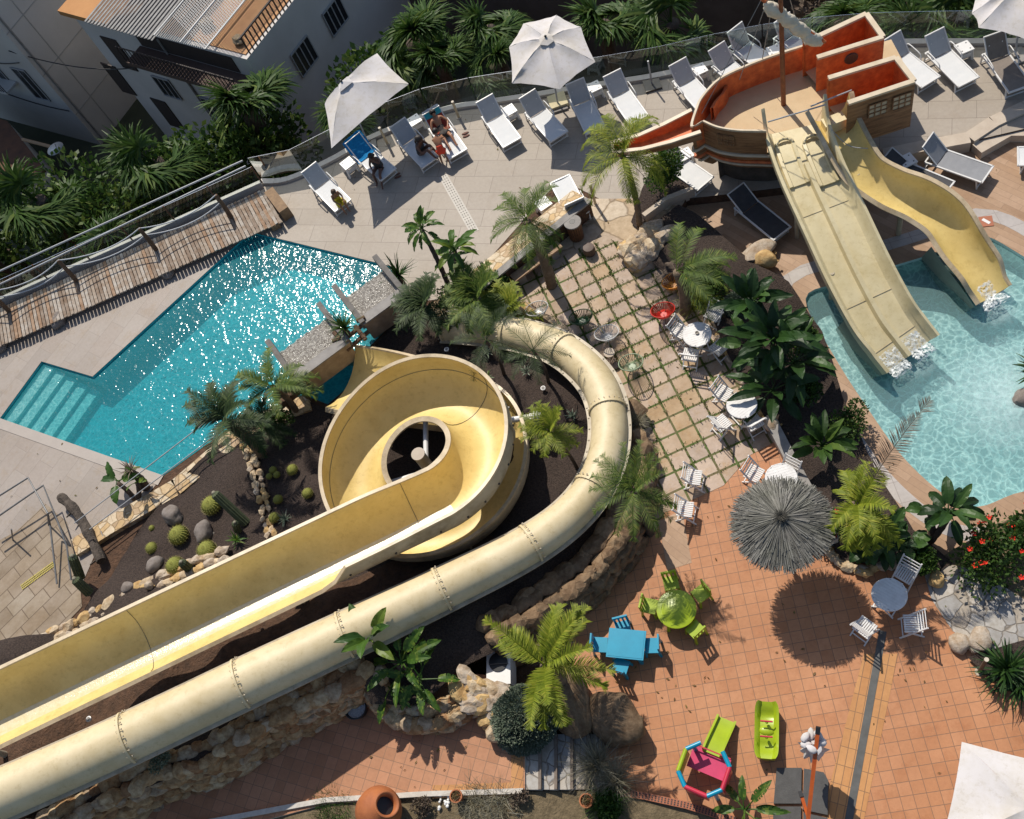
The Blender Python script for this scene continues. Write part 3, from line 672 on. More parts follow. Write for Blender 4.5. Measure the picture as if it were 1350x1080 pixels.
# bench wall between deck and terrace
w = thing('stone_faced_wall', 'sloping stone-faced wall with a smooth grey lip beside the litter bin', 'wall', G(700,330))
a, b = G(580,432,.35), G(776,272,.35); t = (b-a).normalized(); nr = V((t.y, -t.x, 0))
mb = MB(); P0 = [a-nr*.75, b-nr*.75, b, a]
mb.add([V((p.x,p.y,.0)) for p in P0]+[V((P0[0].x,P0[0].y,.55)), V((P0[1].x,P0[1].y,.55)), V((P0[2].x,P0[2].y,.78)), V((P0[3].x,P0[3].y,.78))], [(4,5,6,7),(0,1,5,4),(1,2,6,5),(2,3,7,6),(3,0,4,7)]); mb.build('stone_face', M['flag_small'], w, world=True)
mb = MB(); q0, q1 = a+nr*.12, b+nr*.12; mb.bar(V((q0.x,q0.y,.765)), V((q1.x,q1.y,.765)), .24, .07); mb.build('coping', M['coping'], w, world=True)
mb = MB(); q0, q1 = a+nr*.09, b+nr*.09; mb.bar(V((q0.x,q0.y,.36)), V((q1.x,q1.y,.36)), .14, .72); mb.build('wall_face', M['earth'], w, world=True)
bt = thing('timber_bench', 'plain timber bench plank below the stone-faced wall', 'bench', G(720,360))
mb = MB(); mb.bar(G(676,368,.42), G(738,322,.42), .32, .07); mb.build('seat', simple('sun-bleached plank', (.40,.27,.17), .8, (.28,.18,.11), 6, .4, 20), bt, world=True)
for s_ in (.15, .85):
    c = G(676,368,.42).lerp(G(738,322,.42), s_); mb = MB(); mb.box((c.x, c.y, .19), (.25,.2,.38), .6); mb.build('leg', M['coping'], bt, world=True)
# stone curb between the pool and the cactus bed
w = thing('stone_curb', 'flat ochre crazy-paved curb between the large pool and the cactus bed', 'curb', G(230,640))
mb = MB(); pts = GP([(98,722,.14), (150,690,.14), (232,643,.14), (322,566,.14), (408,530,.14)])
for a, b in zip(pts, pts[1:]): mb.bar(V((a.x,a.y,.06)), V((b.x,b.y,.06)), .62, .22)
mb.build('curb_top', M['flag_small'], w, world=True)
# curb with two levels along the lower deck
w = thing('curb_wall', 'beige stone curb wall stepping the sun deck down to the wood-look pool deck', 'wall', G(1230,190))
for pl, wd, z1 in (([(1165,203), (1228,190), (1278,181), (1310,160), (1352,140), (1560,60)], .42, .06), ([(1288,196), (1330,172), (1360,172), (1560,160)], .40, -.06)):
    mb = MB(); pts = GP([(x, y, z1) for x, y in pl])
    for i, (a, b) in enumerate(zip(pts, pts[1:])): mb.bar(V((a.x,a.y,(z1-.35)/2+.0007*i)), V((b.x,b.y,(z1-.35)/2+.0007*i)), wd, z1+.35)
    mb.build('curb_block', M['beige_stone'], w, world=True)
# planter box by the ship
w = thing('planter_box', 'beige rendered planter edge at the foot of the hanging palm', 'planter', G(900,265))
mb = MB()
for i, (p, q) in enumerate((((850,292), (880,270)), ((880,270), (916,256)), ((916,256), (908,214)))):
    a, b = G(*p), G(*q); mb.bar((a.x,a.y,.12+i*.002), (b.x,b.y,.12+i*.002), .16, .42)
mb.build('planter_edge', M['beige_stone'], w, world=True)
# white edging of the bottom garden
w = thing('garden_edging', 'thin white mortar edging along the bottom garden', 'edging', G(560,1046,.6))
mb = MB(); pts = GP([(130,1108,.62), (285,1082,.62), (430,1055,.62), (560,1047,.62), (690,1043,.62)])
for a, b in zip(pts, pts[1:]): mb.bar(a, b, .12, .09)
mb.build('edging_strip', simple('white mortar', (.60,.56,.50), .8, (.46,.42,.37), 8, .4, 20), w, world=True)
w = thing('hollow_brick_edging', 'row of red hollow bricks edging the garden beside the toy playhouse', 'edging', G(850,1052))
pts = GP([(800,1042,.1), (850,1050,.1), (905,1062,.1), (970,1082,.1)])
mb = MB(); mh = MB()
for a, b in zip(pts, pts[1:]):
    mb.bar(a, b, .16, .14); n = int((b-a).length/.07); t = (b-a).normalized(); s_ = t.cross(V((0,0,1)))
    for i in range(n):
        for k in (-.045, 0, .045): c = a.lerp(b, (i+.5)/n)+s_*k; mh.box((c.x,c.y,.172), (.035,.03,.006), math.atan2(t.y,t.x))
mb.build('bricks', simple('red brick', (.40,.15,.08), .8, (.30,.10,.05), 10), w, world=True); mh.build('brick_holes', M['black'], w, world=True)
# ================================================================ CAMERA, SUN, SKY
sc = bpy.context.scene
cam = bpy.data.cameras.new('camera'); co = bpy.data.objects.new('camera', cam); C.objects.link(co); sc.camera = co
def wv(v): return V((v.dot(_X), -v.dot(_Y), -v.dot(_d)))
ax, ay, az_ = wv(V((1,0,0))), wv(V((0,-1,0))), wv(V((0,0,-1)))
co.matrix_world = Matrix(((ax.x, ay.x, az_.x, 0), (ax.y, ay.y, az_.y, 0), (ax.z, ay.z, az_.z, HC), (0,0,0,1)))
cam.sensor_width = 36; cam.lens = FOC/1350*36; cam.sensor_fit = 'HORIZONTAL'; cam.clip_end = 3000; cam.clip_start = .1
SUN = V((-.42, .72, 1.0)).normalized()
sun = bpy.data.lights.new('sun', 'SUN'); sun.energy = 4.6; sun.angle = R(.5); sun.color = (1.0, .93, .82)
so = bpy.data.objects.new('sun', sun); C.objects.link(so); so.rotation_euler = SUN.to_track_quat('Z', 'Y').to_euler()
w = bpy.data.worlds.new('World'); sc.world = w; w.use_nodes = True; t = w.node_tree
sk = t.nodes.new('ShaderNodeTexSky'); sk.sky_type = 'NISHITA'; sk.sun_disc = False
sk.sun_elevation = math.asin(SUN.z); sk.sun_rotation = math.atan2(SUN.x, SUN.y)
bg = t.nodes['Background']; bg.inputs['Strength'].default_value = .11; t.links.new(sk.outputs[0], bg.inputs[0])
sc.view_settings.view_transform = 'Standard'; sc.view_settings.look = 'None'; sc.view_settings.exposure = 0
sc.cycles.max_bounces = 8; sc.cycles.transparent_max_bounces = 16; sc.cycles.diffuse_bounces = 3; sc.cycles.glossy_bounces = 3
sc.cycles.sample_clamp_indirect = 6

# ================================================================ SLIDES
M['gel'] = simple('cream yellow fibreglass', (.78,.60,.235), .45, (.72,.54,.20), 1.2, .05, 8, spec=.5)
def weather(m, lo=.62, sc=.9, st=5.0):
    t = m.node_tree; b = t.nodes['Principled BSDF']; src = b.inputs['Base Color'].links[0].from_socket
    g = t.nodes.new('ShaderNodeNewGeometry'); f = noisy(t, g.outputs['Position'], sc, 8, .72); r = ramp(t, [(.36, (lo,lo*.97,lo*.88)), (.56, (1,1,1))]); t.links.new(f, r.inputs[0])
    f2 = noisy(t, g.outputs['Position'], st, 8, .8); r2 = ramp(t, [(.30, (.80,.77,.70)), (.48, (1,1,1))]); t.links.new(f2, r2.inputs[0])
    t.links.new(mixc(t, 1.0, mixc(t, 1.0, src, r.outputs[0], 'MULTIPLY'), r2.outputs[0], 'MULTIPLY'), b.inputs['Base Color'])
    rr = N(t, 'ShaderNodeMapRange'); rr.inputs['To Min'].default_value = b.inputs['Roughness'].default_value-.12; rr.inputs['To Max'].default_value = b.inputs['Roughness'].default_value+.18; t.links.new(f2, rr.inputs['Value']); t.links.new(rr.outputs[0], b.inputs['Roughness'])
M['gel_lip'] = simple('pale fibreglass rim', (.62,.50,.33), .4, (.52,.40,.25), 2.5)
M['gel_out'] = simple('weathered fibreglass outside', (.50,.43,.31), .5, (.38,.32,.235), 1.5)
M['gel_tube'] = simple('beige fibreglass tube', (.68,.57,.36), .5, (.61,.50,.30), .9, .05, 8)
M['gel_pale'] = simple('pale cream fibreglass', (.68,.59,.37), .45, (.61,.52,.31), 1.3, .05, 10)
M['gel_wet'] = simple('shallow running water', (.74,.66,.46), .16, (.66,.56,.33), 9, .3, 24, bd=.02)
M['bolt'] = simple('grey bolts', (.12,.11,.10), .5, metal=.6)

for k_ in ('gel', 'gel_tube', 'gel_pale'): weather(M[k_], .88)
for k_ in ('gel_out', 'gel_lip'): weather(M[k_], .62)
def channel_prof(r, thL, thR, exL, exR, lipw=.10, th=.05, n=14):
    """U section, open at the top. thL/thR wall angles (deg from the bottom), exL/exR straight extensions. lateral>0 = right"""
    inn = []; out = []
    aL, aR = R(thL), R(thR)
    for i in range(n+1):
        a = -aL+(aL+aR)*i/n
        inn.append((r*math.sin(a), r-r*math.cos(a))); out.append(((r+th)*math.sin(a), r-(r+th)*math.cos(a)))
    def ext(p, a, e): return (p[0]+math.cos(a)*e, p[1]+math.sin(a)*e)
    iL = ext(inn[0], PI-aL, exL) if True else 0
    iL = (inn[0][0]-math.cos(-aL)*exL, inn[0][1]-math.sin(-aL)*exL); oL = (out[0][0]-math.cos(-aL)*exL, out[0][1]-math.sin(-aL)*exL)
    iR = (inn[-1][0]+math.cos(aR)*exR, inn[-1][1]+math.sin(aR)*exR); oR = (out[-1][0]+math.cos(aR)*exR, out[-1][1]+math.sin(aR)*exR)
    return [iL]+inn+[iR], [oL]+out+[oR]
def lip_prof(i_, o_, w=.09, h=.05):
    d = V((o_[0]-i_[0], o_[1]-i_[1])).normalized(); u = V((-d.y, d.x))
    if u.y < 0: u = -u
    a = V(i_); b = a+d*(w)
    return [tuple(a-u*0), tuple(a+u*h), tuple(b+u*h), tuple(b-u*.02)]
def build_channel(root, path, par, m_in, m_out, m_lip, lip=.10, lipL=None):
    profs = [channel_prof(*par(i)) for i in range(len(path))]
    inner = MB(); inner.sweep(path, lambda i: profs[i][0])
    # flip so the inside faces up
    inner.f = [list(reversed(f)) for f in inner.f]
    inner.build('channel', m_in, root, smooth=True, world=True)
    outer = MB(); outer.sweep(path, lambda i: profs[i][1]); outer.build('outer_shell', m_out, root, smooth=True, world=True)
    for k in (0, -1):
        lm = MB(); lm.sweep(path, lambda i: lip_prof(profs[i][0][k], profs[i][1][k], lipL(i) if lipL and k == 0 else lip), closed_prof=True, caps=True)
        lm.build('rim', m_lip, root, smooth='auto', world=True)
    return profs
def frame_at(path, i):
    n = len(path); t = path[min(i+1, n-1)]-path[max(i-1, 0)]; t.normalize(); sd = t.cross(V((0,0,1))).normalized(); return t, sd, sd.cross(t)
# ---- open flume with its spiral
HCN = V((-10.1, 10.95, 0)); HR = 1.86; A0 = R(33.4)
tp = HCN+V((math.sin(A0), -math.cos(A0), 0))*HR; dr = V((math.cos(A0), math.sin(A0), 0))
path = []; meta = []
for k in range(44):
    s_ = -18+18*k/44; path.append(V((tp.x+dr.x*s_, tp.y+dr.y*s_, 1.72-.135*s_))); meta.append(('s', s_))
TT = 360+75+56.6; nst = 120
for k in range(nst+1):
    a = A0-PI/2+R(TT)*k/nst; g_ = k/nst; g_ = max(0, min(1, (g_-.38)/.28)); hr = HR+.20*g_*g_*(3-2*g_); path.append(V((HCN.x+hr*math.cos(a), HCN.y+hr*math.sin(a), 1.72-1.38*(k/nst)**.95))); meta.append(('h', k/nst))
a = A0-PI/2+R(TT); hd = V((-math.sin(a), math.cos(a), 0)); e = path[-1].copy()
for k in range(1, 16):
    path.append(e+hd*(k*.28)+V((0,0,-.012*k))); meta.append(('e', k/15))
def sm(x): x = max(0, min(1, x)); return x*x*(3-2*x)
def par_flume(i):
    k, v = meta[i]
    if k == 's':
        g = sm((v+3.6)/.7); h = sm((v+2)/2)
        return (.80+.02*h, 82+4*h, 62+36*g, .30-.22*h, .02+.20*g+.08*h, .09)
    if k == 'h':
        o = sm((.45-v)/.15)
        o2 = sm((v-.86)/.14); return (.82, 86-6*sm(v*6), 98-12*o2, .08, .30*(.35+.65*o)*(1-o2)+.10*o2, .09)
    return (.82+.55*v, 80-36*v, 86-38*v, .08, .10, .09)
flume = thing('open_water_slide', 'open cream-yellow flume slide running up from the lower left into a big round spiral', 'water slide', (HCN.x, HCN.y, 0))
profs = build_channel(flume, path, par_flume, M['gel'], M['gel_out'], M['gel_lip'], .10, lambda i: .10+.05*sm((i-40)/10))
for i in list(range(6, 44, 18))+list(range(70, 164, 42)):
    t_, sd, u = frame_at(path, i); mb = MB(); mb.tube([path[i]+sd*p[0]*.985+u*(p[1]+.006) for p in profs[i][0]], .007, 4); mb.build('joint', M['bolt'], flume, world=True)
mb = MB(); mb.tube([path[i]+frame_at(path, i)[1]*(profs[i][0][-4][0]-.008)+frame_at(path, i)[2]*profs[i][0][-4][1] for i in range(50, 163)], .007, 4); mb.build('seam', M['bolt'], flume, world=True)
# water film along the bottom of the flume
mb = MB(); sub = path[:46]; mb.sweep(sub, lambda i: [(-.10+.0*i, .012), (.08, .012), (.22, .034), (.34, .075), (.40, .105)]); mb.f = [list(reversed(f)) for f in mb.f]
mb.build('water_film', M['gel_wet'], flume, smooth=True, world=True)
# joint flanges with bolts
for i in (6, 18, 30, 60, 78, 96, 114, 132):
    t_, sd, u = frame_at(path, i); o_ = profs[i][1]; mb = MB()
    pr = [(p[0]*1.0, p[1]) for p in o_]; out2 = []
    for p in o_:
        v_ = V((p[0], p[1]-.8)); v_ = v_.normalized()*.05; out2.append((p[0]+v_.x, p[1]+v_.y))
    vs = []
    for off in (-.03, .03):
        for pp in (pr, out2): vs += [path[i]+t_*off+sd*p[0]+u*p[1] for p in pp]
    m_ = len(pr); fs = []
    for k in range(m_-1): fs += [(m_+k, m_+k+1, 3*m_+k+1, 3*m_+k), (k, k+1, m_+k+1, m_+k), (2*m_+k, 3*m_+k, 3*m_+k+1, 2*m_+k+1)]
    mb.add(vs, fs); mb.build('flange', M['gel_out'], flume, world=True)
mb = MB()
for i in range(28, 120, 3):
    t_, sd, u = frame_at(path, i); p = profs[i][1][-3]; c = path[i]+sd*(p[0]+.01)+u*p[1]; mb.box(c, (.045,.045,.045))
mb.build('bolts', M['bolt'], flume, world=True)
# supports
sp = thing('slide_support', 'white steel support column standing in the hole of the spiral slide', 'support', (HCN.x+.1, HCN.y-.15, 0))
mb = MB(); mb.tube([(0,0,.2), (0,0,2.15)], .17, 18); mb.build('column', M['gel_out'], sp, smooth='auto')
mb = MB(); mb.tube([(0,0,2.15), (0,0,2.2)], .19, 18); mb.build('column_cap', M['beige_stone'], sp, smooth='auto')
for a_, z_ in ((12, 1.25), (200, 1.1), (262, 1.0), (100, 1.5)):
    mb = MB(); mb.tube([(0,0,z_), (math.cos(R(a_))*1.35, math.sin(R(a_))*1.35, z_+.05)], .075, 12); mb.build('arm', M['alu'], sp, smooth='auto')
sp = thing('slide_support', 'white steel support arm with a flanged end, standing right of the spiral', 'support', G(704,570,.5))
mb = MB(); mb.tube([(.15,.0,.0), (.15,0,1.0)], .09, 12); mb.build('column', M['alu'], sp, smooth='auto')
mb = MB(); mb.tube([(-.7,-.15,.95), (.42,.05,.95)], .085, 14); mb.build('arm', M['alu'], sp, smooth='auto')
for x_ in (.22, .3): mb = MB(); mb.tube([(x_,.01,.95), (x_+.04,.015,.95)], .15, 14); mb.build('flange', M['alu'], sp, smooth='auto')
for i, lb in ((12, 'grey post under the open slide near the left edge'), (33, 'grey post under the open slide beside the jump in its rim')):
    p = path[i]; sp = thing('slide_post', lb, 'support', (p.x, p.y, 1.0)); mb = MB(); mb.tube([(0,0,0), (0,0,p.z-1.0-.08)], .08, 10); mb.build('column', M['gel_out'], sp, smooth='auto'); mb = MB(); mb.box((0,0,.6), (.4,.4,.05)); mb.build('base_plate', M['gel_out'], sp)
# ---- closed tube slide
TP = [(-150,1112,4.0), (-30,1062,3.7), (60,1023,3.45), (171,973,3.1), (320,902,2.75), (456,838,2.4), (583,778,2.1), (700,718,1.8), (765,666,1.55), (797,610,1.4), (803,552,1.25), (786,502,1.1), (742,462,.9), (690,443,.7), (640,435,.55), (588,431,.35)]
tpth = catmull(GP(TP), 10)
tube = thing('closed_water_slide', 'closed beige tube slide sweeping from the lower left and curling round the planted bed', 'water slide', (tpth[80].x, tpth[80].y, 0))
RT = .60
def RF(i): return .61-.12*sm((i-38)/44)
mb = MB(); mb.tube(tpth, [RF(i) for i in range(len(tpth))], 40); mb.build('tube', M['gel_tube'], tube, smooth=True, world=True)
# collars at the joints
cum = 0
def ringpart(c, t_, name='collar', r=RT+.07, w_=.07, mat='gel_tube', RT=.6):
    m_ = MB(); m_.tube([c-t_*w_, c-t_*w_*.98, c+t_*w_*.98, c+t_*w_], [RT-.02, r, r, RT-.02], 36); m_.build(name, M[mat], tube, smooth='auto', world=True)
    bm_ = MB(); s_ = t_.cross(V((0,0,1))).normalized(); u_ = s_.cross(t_)
    for k in range(-5, 6):
        a_ = k*.27; q = c+(s_*math.sin(a_)+u_*math.cos(a_))*(r+.0)+t_*.09; bm_.box(q, (.028,.028,.028), math.atan2(t_.y,t_.x))
        q = c+(s_*math.sin(a_)+u_*math.cos(a_))*(r-.02); bm_.tube([q-t_*.06, q+t_*.08], .009, 5)
    bm_.build('bolts', M['gel_out'], tube, world=True)
for i in (10, 30, 40, 50, 60, 70, 84, 102, 120, 134, 149): 
    t_ = (tpth[min(i+1, len(tpth)-1)]-tpth[i-1]).normalized(); ringpart(tpth[i], t_, r=RF(i)+(.055 if i < 80 else .045), w_=.028 if i < 80 else .035, RT=RF(i))
# the lengthwise seam flanges, one each side
for sg in (-1, 1):
    mb = MB(); rows = []
    def seam(i, sg=sg):
        RT = RF(i); return [(sg*(RT-.03), -.015), (sg*(RT+.10), -.015), (sg*(RT+.10), .015), (sg*(RT-.03), .015)]
    mb.sweep(tpth, seam, closed_prof=True); 
    for i in range(2, len(tpth)-2, 3):
        t_, sd, u = frame_at(tpth, i); mb.box(tpth[i]+sd*sg*(RF(i)+.06)+u*.02, (.035,.035,.04))
    mb.build('seam_flange', M['gel_out'], tube, world=True)
for px_, lb in (((171,1000,2.1), 'leftmost'), ((456,862,1.8), 'middle'), ((583,800,1.3), 'rightmost')):
    p = G(*px_); sp = thing('tube_cradle', 'dark steel cradle holding up the closed tube slide, %s of three' % lb, 'support', p)
    mb = MB(); mb.box((0,0,.3), (.16,.16,.8)); mb.build('column', M['rust'], sp)
    mb = MB(); mb.box((0,0,.68), (.7,.16,.08), R(30)); mb.build('saddle', M['rust'], sp)

# ================================================================ PIRATE SHIP
M['ship_in'] = simple('scuffed orange red plank paint', (.70,.19,.05), .6, (.42,.085,.025), 5, .4, 14, bd=.02)
M['ship_rim'] = simple('cream moulded rail', (.62,.52,.38), .5, (.48,.38,.25), 3)
M['ship_floor'] = simple('sand coloured play deck', (.58,.43,.25), .7, (.50,.36,.20), 2, .2, 30)
def ship_hull_mat():
    m, t, b = nt('painted timber hull'); tc = t.nodes.new('ShaderNodeTexCoord')
    mp = N(t, 'ShaderNodeMapping'); mp.inputs['Scale'].default_value = (1,1,9); t.links.new(tc.outputs['Object'], mp.inputs[0])
    f = noisy(t, mp.outputs[0], 1.4, 5, .7); r = ramp(t, [(.3, (.10,.045,.02)), (.5, (.26,.13,.055)), (.7, (.36,.20,.09))]); t.links.new(f, r.inputs[0])
    t.links.new(r.outputs[0], b.inputs['Base Color']); b.inputs['Roughness'].default_value = .6; bump(t, b, f, .5, .02); return m
M['hull'] = ship_hull_mat()
ZD = 1.75; ZR = 2.65
# ship axes: bow at the left, stern at the right
bow = G(911,167,ZR); rail = {}
def Z(l, z): return GP(l, z)
far_rail = Z([(918,142), (925,128), (948,104), (985,86), (1022,72), (1060,60)], ZR)
near_rail = Z([(926,160), (945,168), (968,172), (992,173), (1040,172), (1075,158), (1115,138)], ZR)
ship = thing('pirate_ship', 'painted wooden pirate ship play structure with orange-red inner walls at the top of the slides', 'play ship', G(1040,150))
def lower(P, z, k, cx): 
    return [V((cx.x+(p.x-cx.x)*k, cx.y+(p.y-cx.y)*k, z)) for p in P]
outer = catmull(far_rail[::-1], 5)+catmull([far_rail[0], bow, near_rail[0]], 4)[1:-1]+catmull(near_rail, 5)
ctr = sum((p for p in outer), V((0,0,0)))/len(outer)
# hull: layers from rail down
mb = MB(); lay = [(ZR, 1.0), (ZR-.55, 1.01), (ZD-.25, .985), (ZD-.55, .93), (ZD-.8, .84), (ZD-1.0, .72)]
rows = [lower(outer, z, k, ctr) for z, k in lay]; n = len(outer); vs = [p for r_ in rows for p in r_]
fs = [(j*n+i, j*n+i+1, (j+1)*n+i+1, (j+1)*n+i) for j in range(len(lay)-1) for i in range(n-1)]
def pxx(p):
    q = _X*p.x-_Y*p.y+_d*(HC-p.z); return 675+FOC*q.x/q.z
nfar = len(catmull(far_rail[::-1], 5))+8
gap = {i for i in range(n-1) if i > nfar and 1001 < pxx(outer[i]) and pxx(outer[i+1]) < 1125}
fs = [(j*n+i, j*n+i+1, (j+1)*n+i+1, (j+1)*n+i) for j in range(len(lay)-1) for i in range(n-1) if not (j < 1 and i in gap)]
rows[1] = [V((p.x, p.y, ZD-.03)) if i in gap or (i-1) in gap else p for i, p in enumerate(rows[1])]; vs = [p for r_ in rows for p in r_]
mb.add(vs, fs); mb.build('hull', M['hull'], ship, smooth='auto', world=True)
# rubbing strakes
for z, k, hh, mt in ((ZD-.12, 1.018, .09, 'ship_rim'), (ZD-.42, .985, .10, 'ship_in'), (ZD-.62, .93, .08, 'ship_rim')):
    mb = MB(); P = lower(outer, z, k, ctr); mb.tube(P, hh*.6, 6); mb.build('strake', M[mt], ship, world=True)
# floor
mb = MB(); mb.sheet(lower(outer, ZD, .985, ctr)); mb.build('floor', M['ship_floor'], ship, world=True)
# inner wall and rail
mb = MB(); r0 = lower(outer, ZR, .975, ctr); r1 = lower(outer, ZD, .965, ctr); mb.add(r0+r1, [(i+1, i, n+i, n+i+1) for i in range(n-1) if i not in gap]); mb.build('inner_wall', M['ship_in'], ship, world=True)
mb = MB(); a_ = lower(outer, ZR+.03, 1.012, ctr); b_ = lower(outer, ZR+.03, .965, ctr); c_ = lower(outer, ZR-.04, 1.012, ctr); d2_ = lower(outer, ZR-.04, .965, ctr)
mb.add(a_+b_+c_+d2_, [f for i in range(n-1) if i not in gap for f in ((i, i+1, n+i+1, n+i), (2*n+i, 2*n+i+1, i+1, i), (n+i, n+i+1, 3*n+i+1, 3*n+i))]); mb.build('rail', M['ship_rim'], ship, world=True)
# bowsprit trough to the left
bs = [G(918,160,2.55), G(880,176,2.45), G(845,188,2.4), G(808,195,2.35)]
mb = MB(); mb.sweep(bs, lambda i: [(-.42+.09*i, .0), (-.34+.07*i, -.34+.06*i), (.34-.07*i, -.34+.06*i), (.42-.09*i, 0)]); mb.f = [list(reversed(f)) for f in mb.f]; mb.build('bowsprit_inside', M['ship_in'], ship, world=True)
mb = MB(); mb.sweep(bs, lambda i: [(-.48+.09*i, .0), (-.38+.07*i, -.40+.06*i), (.38-.07*i, -.40+.06*i), (.48-.09*i, 0)]); mb.build('bowsprit', M['hull'], ship, world=True)
for sg in (-1, 1):
    mb = MB(); mb.sweep(bs, lambda i: [(sg*(.40-.09*i), 0), (sg*(.52-.09*i), 0), (sg*(.52-.09*i), .05), (sg*(.40-.09*i), .05)], closed_prof=True, caps=True); mb.build('rail', M['ship_rim'], ship, world=True)
mb = MB(); p = G(808,195,2.35); mb.box(p, (.08,.5,.12), ang((880,176),(808,195),2.4)); mb.build('rail', M['ship_rim'], ship, world=True)
# small inner bow partition
pt = catmull(Z([(938,160), (944,150), (953,140), (957,131)], ZD), 4)
mb = MB(); m_ = len(pt); mb.add(pt+[p+V((0,0,.55)) for p in pt]+[p+V((.09,.02,0)) for p in pt]+[p+V((.09,.02,.55)) for p in pt], [(i, i+1, m_+i+1, m_+i) for i in range(m_-1)]+[(2*m_+i+1, 2*m_+i, 3*m_+i, 3*m_+i+1) for i in range(m_-1)]+[(m_+i, m_+i+1, 3*m_+i+1, 3*m_+i) for i in range(m_-1)]); mb.build('partition', M['ship_in'], ship, world=True)
# stern castles: two raised boxes open at the top
def castle(name, q, z0, z1, wall=.09, floor=None, hull_sides=()):
    """q: four rail corners as world points at z1 (ccw or cw)"""
    cc = sum(q, V((0,0,0)))/4; inn = [V((cc.x+(p.x-cc.x)*.93, cc.y+(p.y-cc.y)*.93, 0)) for p in q]
    for i in range(3):
        a, b, ai, bi = q[i], q[(i+1) % 4], inn[i], inn[(i+1) % 4]
        if i in hull_sides: pass
        mb = MB(); mb.add([V((a.x,a.y,z1)), V((b.x,b.y,z1)), V((b.x,b.y,z0)), V((a.x,a.y,z0)), V((ai.x,ai.y,z1)), V((bi.x,bi.y,z1)), V((bi.x,bi.y,z0)), V((ai.x,ai.y,z0))],
            [(0,1,2,3)], 1 if i in hull_sides else 0)
        k = len(mb.v)-8; mb.f += [[4,7,6,5], [0,4,5,1]]; mb.m += [0, 0]
        mb.build(name+'_wall', [M['ship_in'], M['hull']], ship, world=True)
        mb = MB(); pa, pb = (a+ai)/2, (b+bi)/2; mb.bar(V((pa.x,pa.y,z1+.02+i*.003)), V((pb.x,pb.y,z1+.02+i*.003)), .15, .07); mb.build('rail', M['ship_rim'], ship, world=True)
    if floor is not None:
        mb = MB(); mb.sheet([V((p.x,p.y,floor)) for p in inn]); mb.build(name+'_floor', M['ship_floor'], ship, world=True)
q1 = [G(1058,58,3.05), G(1143,18,3.05), G(1166,50,3.05), G(1076,78,3.05)]
castle('upper_castle', q1, ZD-.2, 3.05, floor=1.95, hull_sides=())
q2 = [G(1090,104,3.05), G(1182,76,3.05), G(1207,108,3.05), G(1117,138,3.05)]
castle('lower_castle', q2, ZD-.45, 3.05, floor=1.95, hull_sides=(1, 2))
# gangway floor and wall between the castles
mb = MB(); mb.sheet([G(1058,80,ZD+.012), G(1072,82,ZD+.012), G(1175,52,ZD+.012), G(1190,80,ZD+.012), G(1092,130,ZD+.012), G(1075,160,ZD+.012)]); mb.build('gangway_floor', M['ship_floor'], ship, world=True)
mb = MB()
a, b = G(1076,78,3.05), G(1166,50,3.05); a.z = b.z = 2.55; nn = (b-a).cross(V((0,0,1))).normalized()
c = a.lerp(b, .52)+nn*.02; mb = MB(); tn = (b-a).normalized()
pts = [c+tn*math.cos(k*PI/8)*.17+V((0,0,.17*math.sin(k*PI/8)+.12)) for k in range(16)]
mb.tube(pts, .03, 6, closed=True); mb.tube([c+V((0,0,.12))-nn*.01, c+V((0,0,.12))+nn*.02], .16, 16); mb.build('porthole', M['bolt'], ship, world=True)
# stern gallery windows on the side that faces the slides
def gallery(a, b, z0, z1, n_, off=.012):
    tn = (b-a).normalized(); nn = tn.cross(V((0,0,1))).normalized()
    if nn.y > 0: nn = -nn
    for i in range(n_):
        s0, s1 = (i+.12)/n_, (i+.88)/n_; p0, p1 = a.lerp(b, s0)+nn*off, a.lerp(b, s1)+nn*off
        fr = MB(); pn = MB()
        pn.add([V((p0.x,p0.y,z0)), V((p1.x,p1.y,z0)), V((p1.x,p1.y,z1)), V((p0.x,p0.y,z1))], [(0,1,2,3)])
        for k in range(4):
            q = p0.lerp(p1, k/3)+nn*.012; fr.bar(V((q.x,q.y,z0)), V((q.x,q.y,z1)), .03, .02, up=tuple(nn))
        for k in range(4):
            z = z0+(z1-z0)*k/3; fr.bar(V((p0.x,p0.y,z))+nn*.012, V((p1.x,p1.y,z))+nn*.012, .02, .03)
        wn = fr.build('window', M['hull'], ship, world=True)
        pn2 = pn.build('pane', simple('painted pale window panes', (.55,.45,.30), .4), None); pn2.parent = wn; pn2.data.transform(Matrix.Translation(-V(ship.location)))
gallery(V((q2[3].x,q2[3].y,0)).lerp(V((q2[2].x,q2[2].y,0)), .28), V((q2[2].x,q2[2].y,0)), 2.25, 2.75, 2, .03)
nb = catmull(Z([(928,163), (945,170), (968,174)], 0), 3)
a, b = lower([near_rail[1]], 0, 1.02, ctr)[0], lower([near_rail[2]], 0, 1.02, ctr)[0]; gallery(a, b, 2.0, 2.42, 3, .02)
# lower stern hull under the castle, and dark plinth
mb = MB(); P = [G(1092,165,ZD-.3), G(1117,150,ZD-.3), G(1200,118,ZD-.3), G(1185,95,ZD-.3), G(1060,100,ZD-.3)]
mb.prism([V((p.x,p.y,0)) for p in P], .75, ZD-.25); mb.build('stern_hull', M['hull'], ship, world=True)
mb = MB(); P = lower(outer, 0, .62, ctr); mb.prism(P[::3], -.36, .82); mb.build('plinth', simple('dark stacked stone plinth', (.10,.08,.065), .9, (.05,.04,.03), 4, .8, 10), ship, world=True)
